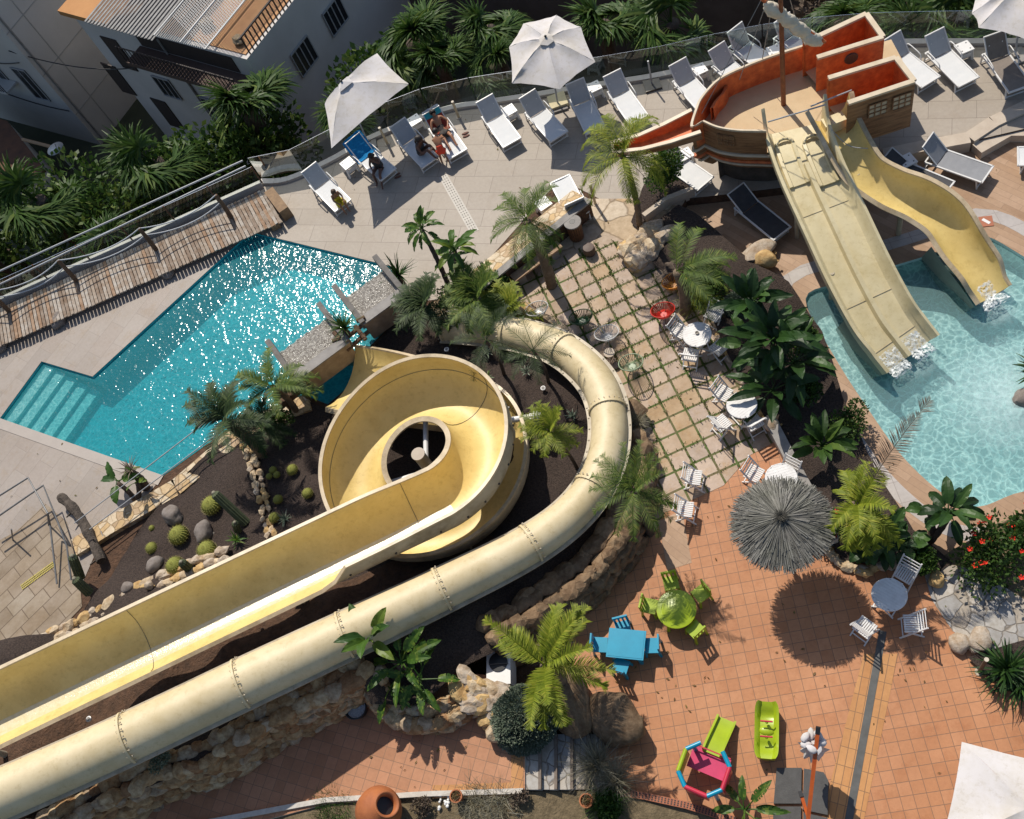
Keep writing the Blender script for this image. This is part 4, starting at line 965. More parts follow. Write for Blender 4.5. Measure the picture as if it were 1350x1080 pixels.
# mast, sail, stays
mb = MB(); mp0 = G(1033,138,ZD); mb.tube([mp0, mp0+V((0,0,2.0)), mp0+V((.0,0,5.2))], [.075,.07,.055], 12); mb.build('mast', simple('brown varnished mast', (.26,.085,.03), .55, (.15,.045,.018), 6, .2, 20), ship, smooth='auto', world=True)
mb = MB(); s0 = mp0+V((-.30,.10,3.75)); s1 = mp0+V((.95,-.15,2.55))
for k in range(26):
    c = s0.lerp(s1, k/25); mb.rock(c+V((0,0,-.10-.05*abs(math.sin(k*.5)))), .13+.07*abs(math.sin(k*.5)), k, (1.3,.75,1.0), 2, amp=.18, rz=math.atan2((s1-s0).y, (s1-s0).x))
mb.build('furled_sail', simple('cream furled canvas', (.68,.62,.50), .8, (.55,.48,.36), 4, .4, 14), ship, smooth=True, world=True)
mb = MB(); mb.tube([s0+V((-.2,.05,.1)), s1+V((.2,-.05,-.1))], .05, 8); mb.build('yard', M['ship_in'], ship, world=True)
mb = MB(); tipp = mp0+V((0,0,5.0))
for q in (G(925,150,ZR), G(975,105,ZR), G(1060,62,ZR), G(1005,78,ZR)): mb.tube([tipp, q], .012, 4)
mb.build('stay_rope', simple('grey rope', (.30,.28,.25), .8), ship, world=True)

# ---- twin slide
def trough(root, path, widths, hL, hR, mat, thick=.06):
    """flat floored trough with upright sides; widths(i), hL(i), hR(i)"""
    def pr(i):
        w_ = widths(i)/2; l, r = hL(i), hR(i)
        return [(-w_-.10, l), (-w_-.02, l+.03), (-w_+.0, l), (-w_+.05, .10), (-w_+.16, .0), (w_-.16, 0), (w_-.05, .10), (w_, r), (w_+.02, r+.03), (w_+.10, r), (w_+.10, r-.08), (w_+.05, -.06), (-w_-.05, -.06), (-w_-.10, l-.08)]
    mb = MB(); mb.sweep(path, pr, closed_prof=True, caps=True); mb.f = [list(reversed(f)) for f in mb.f]
    return mb.build('trough', mat, root, smooth='auto', world=True)
tw = thing('twin_lane_slide', 'straight pale cream slide with two lanes from the pirate ship down into the kids pool', 'water slide', G(1100,300,-.3))
ctrs = GP([(1047,170,1.86), (1056,200,1.84), (1072,240,1.66), (1098,296,1.30), (1130,364,.78), (1160,420,.30), (1180,448,.02), (1197,470,-.22)])
tpath = catmull(ctrs, 6)
def tw_w(i): return 1.62
def tw_h(i):
    k = i/(len(tpath)-1); return .38+.62*sm((.10-k)/.10)+.10*sm((.3-k)/.2)
trough(tw, tpath, tw_w, tw_h, tw_h, M['gel_pale'])
mb = MB(); mb.sweep(tpath[9:], lambda i: [(-.10, .0), (-.06, .16), (.06, .16), (.10, 0)]); mb.f = [list(reversed(f)) for f in mb.f]; mb.build('lane_divider', M['gel_pale'], tw, smooth='auto', world=True)
t_, sd, u = frame_at(tpath, 7)
for sg in (-1, 1):
    c = tpath[6]+sd*sg*.38; mb = MB(); prs = []
    ps = [p+sd*sg*.38 for p in tpath[(4 if sg > 0 else 5):(13 if sg > 0 else 14)]]
    mb = MB(); mb.sweep(ps, lambda i: [(-.31, -.01), (-.29, .085), (-.20, .10), (-.17, .055), (.17, .055), (.20, .10), (.29, .085), (.31, -.01)], closed_prof=True, caps=True); mb.f = [list(reversed(f)) for f in mb.f]; mb.build('start_pad', M['gel_pale'], tw, smooth='auto', world=True)
    c = ps[0]; m_ = [c+sd*math.cos(PI*k/8)*.24-t_*math.sin(PI*k/8)*.22+u*.07 for k in range(9)]; mb = MB(); mb.tube(m_, .05, 7); mb.build('start_collar', M['gel_pale'], tw, smooth=True, world=True)
    for k in range(5): a_ = PI*(.15+.7*k/4); q = c+sd*math.cos(a_)*.22-t_*(math.sin(a_)*.20)+u*.115; mb = MB(); mb.box(q, (.035,.035,.02)); mb.build('jet', M['bolt'], tw, world=True)
mb = MB(); q = tpath[2]; mb.tube([q-sd*.82+u*1.0, q+sd*.82+u*1.0], .022, 8); mb.build('grab_bar', M['steel'], tw, smooth='auto', world=True)
for i in (16, 27, 36):
    t_, sd, u = frame_at(tpath, i); mb = MB(); mb.tube([tpath[i]-sd*.80+u*.10, tpath[i]-sd*.66+u*.006, tpath[i]+sd*.66+u*.006, tpath[i]+sd*.80+u*.10], .009, 4); mb.build('joint_line', M['gel_out'], tw, world=True)
def splash(root, path, i0, i1, half, lift, seed, ext=.35):
    e = path[-1]; tt = (path[-1]-path[-2]).normalized(); tt.z = 0; pts = [path[k] for k in range(i0, i1)]+[V((e.x, e.y, max(e.z, -.42)))+V((tt.x, tt.y, 0))*ext*k/4 for k in range(1, 5)]
    pts = catmull(pts, 4); m = MB(); n_ = len(pts); W = 14; vs = []; t_ = (pts[1]-pts[0]).normalized(); s_ = t_.cross(V((0,0,1))).normalized()
    for i, p in enumerate(pts):
        for j in range(W+1):
            u_ = -1+2*j/W; q = p+s_*u_*half*(1+.25*noise.noise(V((i*.5, seed, 0)))); q.z = max(p.z, -.45)+lift+.05*noise.noise(V((q.x*9, q.y*9, seed)))*(1-abs(u_)**3)-.03*abs(u_)**4-(.06 if i > n_-3 else 0); vs.append(q)
    m.add(vs, [(i*(W+1)+j, i*(W+1)+j+1, (i+1)*(W+1)+j+1, (i+1)*(W+1)+j) for i in range(n_-1) for j in range(W) if noise.noise(V((i*.45, j*.6, seed+4))) > -.22-(.25 if 4 < i < n_-6 else 0)])
    o_ = m.build('splash', M['splash'], root, smooth=True, world=True); o_['kind'] = 'stuff'
t_, sd, u = frame_at(tpath, len(tpath)-3)
for sg in (-1, 1): splash(tw, [p+sd*sg*.40 for p in tpath], len(tpath)-6, len(tpath), .30, .03, sg*3+5)
mb = MB(); wq = [tpath[k] for k in range(28, len(tpath))]
mb.sweep(wq, lambda i: [(-.84, -.08), (-.84, -1.2), (.84, -1.2), (.84, -.08)]); mb.build('slide_base', simple('greenish grey slide base', (.26,.30,.24), .7), tw, world=True)
for i, nm in ((12, 0), (22, 0)):
    for sg in (-1, 1):
        q = tpath[i]+sd*sg*.6; mb = MB(); mb.tube([V((q.x,q.y,-.36)), V((q.x,q.y,q.z-.06))], .07, 10); mb.build('support_post', M['gel_out'], tw, smooth='auto', world=True)
# ---- curving single slide
cs = thing('curving_slide', 'single cream slide with an S-bend from the pirate ship into the kids pool', 'water slide', G(1180,240,-.3))
cp = catmull(GP([(1092,158,1.90), (1106,182,1.84), (1118,206,1.66), (1138,238,1.36), (1170,262,1.08), (1208,280,.84), (1240,302,.60), (1266,338,.28), (1288,366,.02), (1306,392,-.22)]), 6)
def cs_par(i):
    k = i/(len(cp)-1); b1 = sm(1-abs(k-.34)/.2); b2 = sm(1-abs(k-.72)/.22)
    e_ = .30*sm((.12-k)/.12)
    return (.46, 78+8*b2-6*b1, 78+10*b1*0+6, .04+e_+.14*b2*0, .04+e_+.10*b2, .05)
def cs_par2(i):
    k = i/(len(cp)-1); up = sm(1-abs(k-.58)/.34); e_ = .34*sm((.10-k)/.10); end = sm((k-.86)/.1)
    return (.50, 80+10*up-25*end, 72-10*up-20*end, .06+.22*up+e_, .04+e_, .05)
profs2 = build_channel(cs, cp, cs_par2, M['gel'], M['gel_out'], M['gel_lip'], .13)
t_, sd, u = frame_at(cp, 3)
mb = MB(); c = cp[4]; mb.box(c+u*.20-t_*.12, (.62,.34,.36), math.atan2(sd.y, sd.x)); mb.build('start_block', M['gel_pale'], cs, world=True)
mb = MB(); q = cp[1]; mb.tube([q-sd*.6+u*1.0, q+sd*.6+u*1.0], .022, 8); mb.build('grab_bar', M['steel'], cs, smooth='auto', world=True)
mb = MB(); q = cp[8]; mb.tube(catmull([cp[6]+sd*.25+u*.5, cp[11]-sd*.05+u*.3, cp[14]-sd*.42+u*.45], 5), .012, 5); mb.build('safety_chain', M['steel'], cs, world=True)
mb = MB(); wq = cp[38:]; mb.sweep(wq, lambda i: [(-.52, .0), (-.50, -1.1), (.50, -1.1), (.52, .0)]); mb.build('slide_base', simple('greenish grey slide base', (.26,.30,.24), .7), cs, world=True)
for i in (16, 27):
    q = cp[i]; mb = MB(); mb.tube([V((q.x,q.y,-.36)), V((q.x,q.y,q.z-.02))], .08, 10); mb.build('support_post', M['gel_out'], cs, smooth='auto', world=True)
splash(cs, cp, len(cp)-5, len(cp), .38, .05, 21)
# ================================================================ LOUNGERS, TABLES, PARASOLS
M['sling'] = simple('white grey sling fabric', (.66,.66,.65), .75, (.60,.61,.61), 5, .3, 90, bd=.004)
M['sling_back'] = simple('greyer open weave sling', (.46,.47,.475), .75, (.40,.41,.415), 5, .3, 90, bd=.004)
M['sling_grey'] = simple('mid grey sling fabric', (.27,.275,.29), .75, (.22,.225,.24), 5, .3, 90, bd=.004)
M['sling_taupe'] = simple('taupe sling fabric', (.24,.20,.17), .75, (.18,.15,.125), 5, .3, 90, bd=.004)
M['sling_black'] = simple('black sling fabric', (.055,.055,.06), .7, (.035,.035,.04), 5, .3, 90, bd=.004)
def make_lounger(mat='sling', frame='alu', back=50, arms=True):
    """foot end at +x, origin on the ground in the middle; 1.95 m long"""
    def f():
        r = thing('sun_lounger', 'x', 'sun lounger', (0,0,0), 0, 'sun loungers on the decks')
        h = .36; x0, x1 = -.38, .98; bl = .74; ba = R(back); bx, bz = x0-math.cos(ba)*bl, h+math.sin(ba)*bl
        m = MB(); m.add([(x0,-.31,h), (x1,-.31,h), (x1,.31,h), (x0,.31,h), (x0,-.31,h-.015), (x1,-.31,h-.015), (x1,.31,h-.015), (x0,.31,h-.015)], [(0,1,2,3), (7,6,5,4)])
        # slight sag
        m.v = []; m.f = []; m.m = []; n = 8
        vs = []
        for i in range(n+1):
            for j in range(5):
                y = -.31+.62*j/4; x = x0+(x1-x0)*i/n; vs.append((x, y, h-.02*(1-(y/.31)**2)+.004*math.sin(i*2)))
        m.add(vs, [(i*5+j, (i+1)*5+j, (i+1)*5+j+1, i*5+j+1) for i in range(n) for j in range(4)]); m.build('seat_sling', M[mat], r, smooth=True)
        m = MB(); vs = []
        for i in range(7):
            for j in range(5):
                y = -.30+.60*j/4; t_ = i/6; vs.append((x0-.01-(bl)*t_*math.cos(ba)+.0, y, h+.01+bl*t_*math.sin(ba)-.03*(1-(y/.3)**2)*math.sin(t_*PI)))
        m.add(vs, [(i*5+j, i*5+j+1, (i+1)*5+j+1, (i+1)*5+j) for i in range(6) for j in range(4)]); m.build('backrest_sling', M['sling_back'] if mat == 'sling' else M[mat], r, smooth=True)
        m = MB()
        for s_ in (-1, 1): m.bar((x0-.35,s_*.335,h-.01), (x1+.02,s_*.335,h-.01), .045, .05)
        m.bar((x1+.02,-.355,h-.01), (x1+.02,.355,h-.01), .045, .05); m.bar((x0-.35,-.34,h-.01), (x0-.35,.34,h-.01), .04, .04); m.build('frame', M[frame], r)
        m = MB()
        for s_ in (-1, 1): m.bar((x0,s_*.315,h+.015), (bx,s_*.315,bz), .035, .035)
        m.bar((bx,-.33,bz), (bx,.33,bz), .035, .035); m.build('back_frame', M[frame], r)
        for lx, ex in ((x0-.30, -.05), (x1-.14, .05)):
            for s_ in (-1, 1): m = MB(); m.bar((lx,s_*.335,h-.03), (lx+ex,s_*.335,0), .04, .035, up=(1,0,0)); m.build('leg', M[frame], r)
        m = MB(); m.bar((x1-.09,-.33,.05), (x1-.09,.33,.05), .03, .03); m.build('stretcher', M[frame], r); m = MB(); m.bar((x0-.34,-.33,.06), (x0-.34,.33,.06), .03, .03); m.build('stretcher', M[frame], r)
        if arms:
            for s_ in (-1, 1):
                m = MB(); m.tube(catmull([(x0-.22,s_*.37,h), (x0-.16,s_*.38,h+.20), (x0+.12,s_*.38,h+.22), (x0+.42,s_*.38,h+.17), (x0+.48,s_*.37,h)], 5), .019, 6); m.build('armrest', M[frame], r, smooth=True)
        m = MB(); m.bar((x0-.30,-.2,h-.02), (bx+.18,-.2,bz-.22), .025, .02); m.bar((x0-.30,.2,h-.02), (bx+.18,.2,bz-.22), .025, .02); m.build('back_strut', M[frame], r)
        return r
    return f
LW = Kind(make_lounger('sling')); LUP = Kind(make_lounger('sling', back=66)); LG = Kind(make_lounger('sling_grey', back=48, arms=False)); LT_ = Kind(make_lounger('sling_taupe', back=52)); LB = Kind(make_lounger('sling_black', back=30, arms=False))
def put_lounger(K, head, foot, label, z=0, flen=.98):
    """head/foot: picture points of the middle of the back's top edge and of the foot end"""
    f = G(foot[0], foot[1], z+.36); hd_ = G(head[0], head[1], z+.85); d_ = V((f.x-hd_.x, f.y-hd_.y, 0)).normalized()
    o = V((f.x, f.y, z))-d_*1.0; K.put(o, math.atan2(d_.y, d_.x), label); return o, d_
SLN = {}
for key, K, h_, f_, lb, z in [
    (1, LW, (393.5,208), (452,271), 'white sun lounger leftmost by the glass, a child in yellow sitting on its foot end', 0),
    (2, LW, (458,178), (512,230), 'white sun lounger with a bright blue towel over its raised back', 0),
    (3, LW, (514,152.5), (567,214), 'white sun lounger in parasol shade with a dark-haired person sitting across it', 0),
    (4, LW, (562,138), (604,203), 'white sun lounger with a red and teal towel and a sunbather lying on it', 0),
    (5, LW, (632,122), (675,188), 'empty white sun lounger in full sun between the sunbather and a dotted side table', 0),
    (6, LW, (690,120), (737,180), 'empty white sun lounger half in the shadow of the six-sided parasol', 0),
    (7, LW, (757,107), (785,172), 'empty white sun lounger wholly in the shadow of the six-sided parasol', 0),
    (8, LW, (806,97), (842,158), 'white sun lounger behind the hanging palm at the edge of the parasol shadow', 0),
    (9, LW, (890,80), (934,142), 'empty white sun lounger touching the bow of the pirate ship', 0),
    (10, LW, (944,63), (992,118), 'empty white sun lounger behind the middle of the pirate ship', 0),
    (11, LUP, (994,58), (1018,88), 'white sun lounger with a steeply raised back near the ship mast', 0),
    (12, LUP, (1056,47), (1078,78), 'white sun lounger almost hidden behind the ship sail', 0),
    (13, LW, (1176,50), (1227,108), 'white sun lounger right of the ship stern', 0),
    (14, LW, (1232,45), (1277,108), 'white sun lounger between the stern lounger and the far right side table', 0),
    (15, LT_, (1309,46), (1345,117), 'brown-grey sun lounger in the shadow of the far right parasol', 0),
    (16, LG, (1222,186), (1302,230), 'grey sun lounger standing in the sun on the wood-look pool deck', -.35),
    (17, LB, (980,254), (1031,308), 'black sun lounger in the shade under the twin lane slide', -.35),
    (18, LW, (1400,190), (1342,206), 'white sun lounger cut off at the right edge on the wood-look deck', -.35),
    (19, LUP, (748,250), (738,236), 'white sun lounger behind the upper end of the stone-faced wall', 0),
    (20, LUP, (905,212), (930,242), 'white sun lounger folded up among the leaves by the ship bow', 0),
    (22, LB, (1196,212), (1250,250), 'dark sun lounger half hidden behind the curving slide', -.35)]:
    SLN[key] = put_lounger(K, h_, f_, lb, z)
def make_sidetable():
    r = thing('side_table', 'x', 'side table', (0,0,0), 0, 'small white plastic side tables')
    m = MB(); m.box((0,0,.42), (.44,.44,.035)); m.box((0,0,.385), (.40,.40,.04)); o = m.build('top', M['white'], r)
    md = MB()
    for x in (-.13, .13):
        for y in (-.13, .13): md.lathe([(.024,.4385), (.024,.4395)], (x,y,0), 10)
    md.build('holes', simple('dark table holes', (.10,.10,.10), .6), r)
    for x in (-1, 1):
        for y in (-1, 1): m = MB(); m.bar((x*.17,y*.17,.38), (x*.21,y*.21,0), .07, .07, up=(x,y,0)); m.build('leg', M['white'], r)
    m = MB()
    for s_ in (-1, 1): m.bar((s_*.19,-.15,.24), (s_*.19,.15,.24), .012, .16); m.bar((-.15,s_*.19,.24), (.15,s_*.19,.24), .012, .16)
    m.build('apron', M['white'], r)
    return r
ST_ = Kind(make_sidetable)
for px_, z, rz, lb in [((458,215), 0, -45, 'white dotted side table left of the blue towel'), ((546,158), 0, -52, 'white dotted side table left of the red-towelled sunbather'),
    ((671,145), 0, -55, 'white dotted side table between the two empty loungers in the sun'), ((783,114), 0, -62, 'white dotted side table in the parasol shade'),
    ((922,91), 0, -62, 'white dotted side table between the loungers near the ship bow'), ((1021,66), 0, -70, 'white dotted side table behind the ship mast'),
    ((1271,62), 0, -65, 'white dotted side table by the far right parasol'), ((1196,211), -.35, -60, 'white side table in blue shade right of the curving slide'),
    ((716,268), 0, -50, 'white dotted side table peeping over the stone-faced wall'), ((903,203), 0, -60, 'white side table among the leaves below the ship bow')]:
    ST_.put(G(px_[0], px_[1], z+.44)-V((0,0,.44)), R(rz), lb)
# towels
def towel(name, label, key, mats, w=.62, along=.86, over=.1):
    o, d_ = SLN[key]; r = thing(name, label, 'towel', (o.x, o.y, .36), math.atan2(d_.y, d_.x)); m = MB(); vs = []; ba = R(50); x0 = -.38; n = 12
    for i in range(n+1):
        for j in range(9):
            t_ = (i/n)*along-.12; y = -w/2+w*j/8
            if t_ < 0: x, z = x0-t_, .02
            else: x, z = x0-.01-t_*math.cos(ba), t_*math.sin(ba)+.03
            z += .012*math.sin(j*1.7+i*.8)+.006*math.sin(i*2.3); 
            if abs(y) > .31: z -= (abs(y)-.31)*.6
            vs.append((x, y, z))
    for i in range(n):
        for j in range(8): mi = 0 if len(mats) == 1 else (1 if i >= n-4 and i < n-1 else (2 if i >= n-1 else 0)); m.add([vs[i*9+j], vs[i*9+j+1], vs[(i+1)*9+j+1], vs[(i+1)*9+j]], [(0,1,2,3)], mi)
    m.build('cloth', mats, r, smooth=False); return r
towel('beach_towel', 'bright blue towel with dark folds draped over the raised back of a lounger', 2, [simple('bright blue towelling', (.0,.22,.50), .9, (.0,.17,.42), 6, .4, 60)], .80, .92)
towel('beach_towel', 'red-brown towel with a teal stripe under the sunbather', 4, [simple('red brown towelling', (.36,.07,.04), .9, (.22,.03,.03), 9, .4, 60), simple('teal stripe', (.04,.40,.44), .9), simple('white towel hem', (.6,.6,.6), .9)], .62, .92)
M['canvas'] = simple('off white parasol canvas', (.60,.57,.56), .8, (.56,.53,.52), 2, .15, 60, bd=.004)
weather(M['canvas'], .90, 1.1, 6)
def parasol(label, c, corners, ztop, pole_to, vent=True, pole_mat='steel', sag=.12, base=True, lowpole=0.0):
    """c: world apex xy; corners: world points of the canopy corners with z"""
    r = thing('parasol', label, 'parasol', (c.x, c.y, pole_to.z)); m = MB(); n = len(corners); K = 6; S = 6
    apex = V((c.x, c.y, ztop)); vs = [apex]; 
    ringv = []
    for e in range(n):
        a, b = corners[e], corners[(e+1) % n]
        grid = []
        for i in range(1, K+1):
            row = []
            for j in range(S+1):
                edge = a.lerp(b, j/S); u_ = 4*(j/S)*(1-j/S)
                edge = edge+(apex-edge)*.035*u_          # hem curves in between ribs
                p = apex.lerp(edge, i/K); p.z -= sag*u_*math.sin(i/K*PI)*.5; p.z += .10*math.sin(i/K*PI)*(1-.4*u_)
                p.z += .012*math.sin(j*2.5+i*1.9+e)
                row.append(p)
            grid.append(row)
        b0 = len(m.v); m.add([apex]+[p for row in grid for p in row], [])
        for j in range(S): m.f.append([b0, b0+1+j, b0+2+j]); m.m.append(0)
        for i in range(K-1):
            for j in range(S): o_ = b0+1+i*(S+1)+j; m.f.append([o_, o_+S+1, o_+S+2, o_+1]); m.m.append(0)
    bm_ = bmesh.new(); me = bpy.data.meshes.new('t'); me.from_pydata(m.v, [], m.f); bm_.from_mesh(me); bmesh.ops.remove_doubles(bm_, verts=bm_.verts, dist=.002); bmesh.ops.recalc_face_normals(bm_, faces=bm_.faces)
    m2 = MB(); bm_.verts.ensure_lookup_table(); m2.add([v.co.copy() for v in bm_.verts], [tuple(v.index for v in f.verts) for f in bm_.faces]); bm_.free(); bpy.data.meshes.remove(me)
    m2.build('canopy', M['canvas'], r, smooth=True, world=True)
    m = MB()
    for e in range(n):
        a = apex.lerp(corners[e], .98); q = apex-V((0,0,.02)); m.bar(q+(a-q)*.02-V((0,0,.03)), a-V((0,0,.02)), .03, .02)
    m.build('ribs', M[pole_mat], r, world=True)
    if vent:
        m = MB(); v0 = [apex.lerp(q, .17) for q in corners]; m.add([apex+V((0,0,.10))]+[q+V((0,0,.09)) for q in v0], [(0, 1+i, 1+(i+1) % n) for i in range(n)]); m.build('vent_cap', M['canvas'], r, world=True)
        m = MB(); m.lathe([(.03,.0), (.045,.04), (.02,.08)], apex+V((0,0,.09)), 10); m.build('finial', M['black'], r, world=True)
    m = MB(); m.tube([pole_to, apex-V((0,0,.03))], .03, 10); m.build('pole', M[pole_mat], r, smooth='auto', world=True)
    if base: m = MB(); m.box(pole_to+V((0,0,.04)), (.6,.6,.07), .3); m.box(pole_to+V((0,0,.10)), (.16,.16,.1), .3); m.build('base', M['coping'], r, world=True)
    return r
pb = G(500,228); pb = V((pb.x, pb.y, 0))
parasol('off-white square parasol tilted over the seated people at the left of the sun deck', G(455,117,2.55), [G(497,70,2.55), G(539,111,2.35), G(437,196,2.25), G(428,137,2.35)], 2.78, V((G(486,190)[0], G(486,190)[1], 0)))
parasol('off-white six-sided parasol tilted over the empty loungers', G(721,55,2.75), [G(734,20,2.55), G(766,36,2.5), G(785,82,2.35), G(738,118,2.25), G(675,110,2.3), G(671,62,2.45), G(690,31,2.55)], 2.85, V((G(736,140)[0], G(736,140)[1], 0)))
parasol('off-white parasol at the top right corner of the sun deck', G(1350,-20,2.75), [G(1288,-30,2.5), G(1281,18,2.35), G(1290,37,2.3), G(1352,52,2.25), G(1420,40,2.3), G(1440,-40,2.5), G(1350,-80,2.6)], 2.85, V((G(1338,76)[0], G(1338,76)[1], 0)))
parasol('large white parasol at the bottom right corner over the terracotta tiles', G(1355,1066,2.75), [G(1268,978,2.45), G(1440,1018,2.45), G(1480,1180,2.45), G(1238,1120,2.45)], 2.85, V((G(1358,1080)[0], G(1358,1080)[1], 0)), vent=False, sag=.05)
b_ = thing('weighted_stand', 'empty dark square parasol base between the loungers left of the ship bow', 'parasol base', G(860,113)); m = MB(); m.box((0,0,.04), (.55,.55,.08), .3); m.build('base_slab', M['bolt'], b_); m = MB(); m.tube([(0,0,.08), (0,0,1.1)], .03, 10); m.build('tube', M['steel'], b_, smooth='auto')
# pale cushion seat on the deck behind the six-sided parasol pole
b_ = thing('floor_cushion', 'pale yellow square cushion on the deck behind the pole of the six-sided parasol', 'cushion', G(736,136), R(20)); m = MB(); m.box((0,0,.09), (.62,.62,.14)); m.build('pad', simple('pale yellow fabric', (.62,.54,.34), .85), b_); m = MB(); m.box((0,0,.01), (.58,.58,.02)); m.build('underside', M['greywood'], b_)
# thatched parasol
TC = G(1030,683,2.55); th = thing('thatched_parasol', 'round grey thatched straw parasol on a wooden post above the terracotta tiles', 'parasol', (TC.x, TC.y, 0)); th.scale = (.92,.92,1)
M['straw'] = foliage('dry grey thatch', (.10,.095,.09), (.24,.225,.21), (.36,.34,.32), trans=.05, rough=.9, spec=.1)
random.seed(31); m = MB()
for i in range(5200):
    a_ = rnd(0, 2*PI); u_ = random.random()**.6; r0 = .04+.85*u_; ln = rnd(.35,.62); z0 = 2.62-r0*.36
    q = V((math.cos(a_)*r0, math.sin(a_)*r0, z0+rnd(0,.045))); d_ = V((math.cos(a_+rnd(-.12,.12)), math.sin(a_+rnd(-.12,.12)), -.34+rnd(-.04,.10)))
    ln = min(ln, (1.34+rnd(-.07,.05)-r0)); 
    if ln > .08: blade(m, q, d_, ln, .022, .05, 1, tip=.4)
m.build('thatch', M['straw'], th)
random.seed(8)
m = MB()
for i in range(260): a_ = rnd(0, 2*PI); blade(m, (rnd(-.05,.05), rnd(-.05,.05), 2.62), (math.cos(a_), math.sin(a_), rnd(.0,1.6)), rnd(.10,.26), .02, .9, 2)
m.build('apex_tuft', foliage('dark apex straw', (.05,.045,.04), (.12,.11,.10), trans=.0, rough=.9), th)
m = MB(); m.lathe([(.02,2.56), (.6,2.38), (1.12,2.18), (1.1,2.14), (.6,2.33), (.02,2.5)], (0,0,0), 40); m.build('thatch_layer', simple('dark thatch underlayer', (.13,.12,.11), .95, (.08,.075,.07), 20), th)
m = MB(); m.tube([(0,0,0), (0,0,2.6)], .05, 10); m.build('post', M['greywood'], th, smooth='auto')
m = MB()
for i in range(8): a_ = i*PI/4; m.bar((0,0,2.48), (math.cos(a_)*1.1, math.sin(a_)*1.1, 2.12), .03, .03)
m.build('ribs', M['greywood'], th)
# closed cantilever parasol
cp0 = G(1062,1105,0); ca = thing('cantilever_parasol', 'closed cantilever parasol with a slanting orange wooden arm and bundled white canvas', 'parasol', (cp0.x, cp0.y, 0))
M['orangewood'] = simple('varnished orange wood', (.56,.12,.02), .35, (.42,.08,.015), 4, .2, 20)
a, b = G(1064,1092,1.3), G(1078,966,2.35); m = MB(); m.bar(a, b, .085, .085); m.build('arm', M['orangewood'], ca, world=True)
m = MB(); t_ = (b-a).normalized(); m.bar(b-t_*.02, b+t_*.12, .10, .10); m.build('arm_cap', M['black'], ca, world=True)
m = MB(); m.bar(G(1062,1096,.1), G(1064,1092,1.3), .10, .10); m.build('mast', M['orangewood'], ca, world=True)
a2, b2 = G(1068,1086,1.15), G(1056,1047,1.25); m = MB(); m.bar(a2, b2, .07, .07); m.build('strut', M['orangewood'], ca, world=True); m = MB(); m.box(b2, (.09,.12,.1), .3); m.build('strut_cap', M['black'], ca, world=True)
random.seed(6); bc = G(1072,978,2.15); m = MB()
prof = [(.05,0), (.16,-.10), (.22,-.3), (.15,-.5), (.26,-.75), (.20,-1.05), (.10,-1.2)]; vs = []; sg_ = 22
for r_, z_ in prof:
    for k in range(sg_): a_ = 2*PI*k/sg_; rr = r_*(1+.32*math.cos(k*PI*.98)+.12*math.sin(k*2.3+z_*5)); vs.append(bc+V((rr*math.cos(a_)-.0, rr*math.sin(a_), z_)))
m.add(vs, [(j*sg_+k, j*sg_+(k+1) % sg_, (j+1)*sg_+(k+1) % sg_, (j+1)*sg_+k) for j in range(len(prof)-1) for k in range(sg_)]+[tuple(range(sg_)), tuple((len(prof)-1)*sg_+k for k in range(sg_))])
for k in range(7): a_ = k*.9; m.rock(bc+V((math.cos(a_)*.17, math.sin(a_)*.17, .02+.05*(k % 2))), .11, k, (1.1,.7,.5), 2, amp=.3)
m.build('bundled_canvas', M['canvas'], ca, smooth='auto', world=True)
sb = thing('parasol_base_slabs', 'four dark grey paving slabs weighing down the closed cantilever parasol', 'base slabs', G(1056,1050), 0)
sq = GP([(1024,1013), (1057,1013), (1056,1060), (1020,1060)]), GP([(1060,1014), (1086,1019), (1092,1030), (1091,1075), (1058,1068)]), GP([(1020,1064), (1056,1064), (1056,1110), (1018,1110)]), GP([(1059,1072), (1091,1079), (1091,1115), (1059,1110)])
for k, q in enumerate(sq): m = MB(); m.prism(q, .005, .075+.004*k); m.build('slab', simple('dark grey concrete slab', (.085,.083,.08), .8, (.06,.058,.056), 6, .3, 30), sb, world=True)

# ================================================================ WHITE FOLDING FURNITURE
def make_table():
    r = thing('folding_table', 'x', 'garden table', (0,0,0), 0, 'round white slatted tables'); h = .74; rad = .40; n = 11; sw = 2*rad/n
    m = MB(); m.tube([(rad*.97*math.cos(k*2*PI/40), rad*.97*math.sin(k*2*PI/40), h-.005) for k in range(40)], .020, 6, closed=True); m.build('rim', M['white_wood'], r, smooth=True)
    m = MB()
    for k in range(n):
        y = -rad+sw*(k+.5); x = math.sqrt(max(.0, (rad*.97)**2-y*y))
        # basket pattern: quarters turn the slats
        m.bar((-x, y, h), (x, y, h), sw*.955, .018)
    m.build('tabletop', M['white_wood'], r)
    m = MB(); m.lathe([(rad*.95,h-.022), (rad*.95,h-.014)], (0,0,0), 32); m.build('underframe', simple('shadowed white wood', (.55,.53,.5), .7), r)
    for a_ in (0, PI):
        for s_ in (-1, 1): 
            m = MB(); c_, s2 = math.cos(a_), math.sin(a_); m.bar((c_*.27*1, s_*.25, .02), (-c_*.24, s_*.25, h-.03), .035, .028); m.build('leg', M['white_wood'], r)
    m = MB(); m.bar((.24,-.25,.08), (.24,.25,.08), .03, .03); m.build('stretcher', M['white_wood'], r); m = MB(); m.bar((-.24,-.25,.08), (-.24,.25,.08), .03, .03); m.build('stretcher', M['white_wood'], r)
    return r
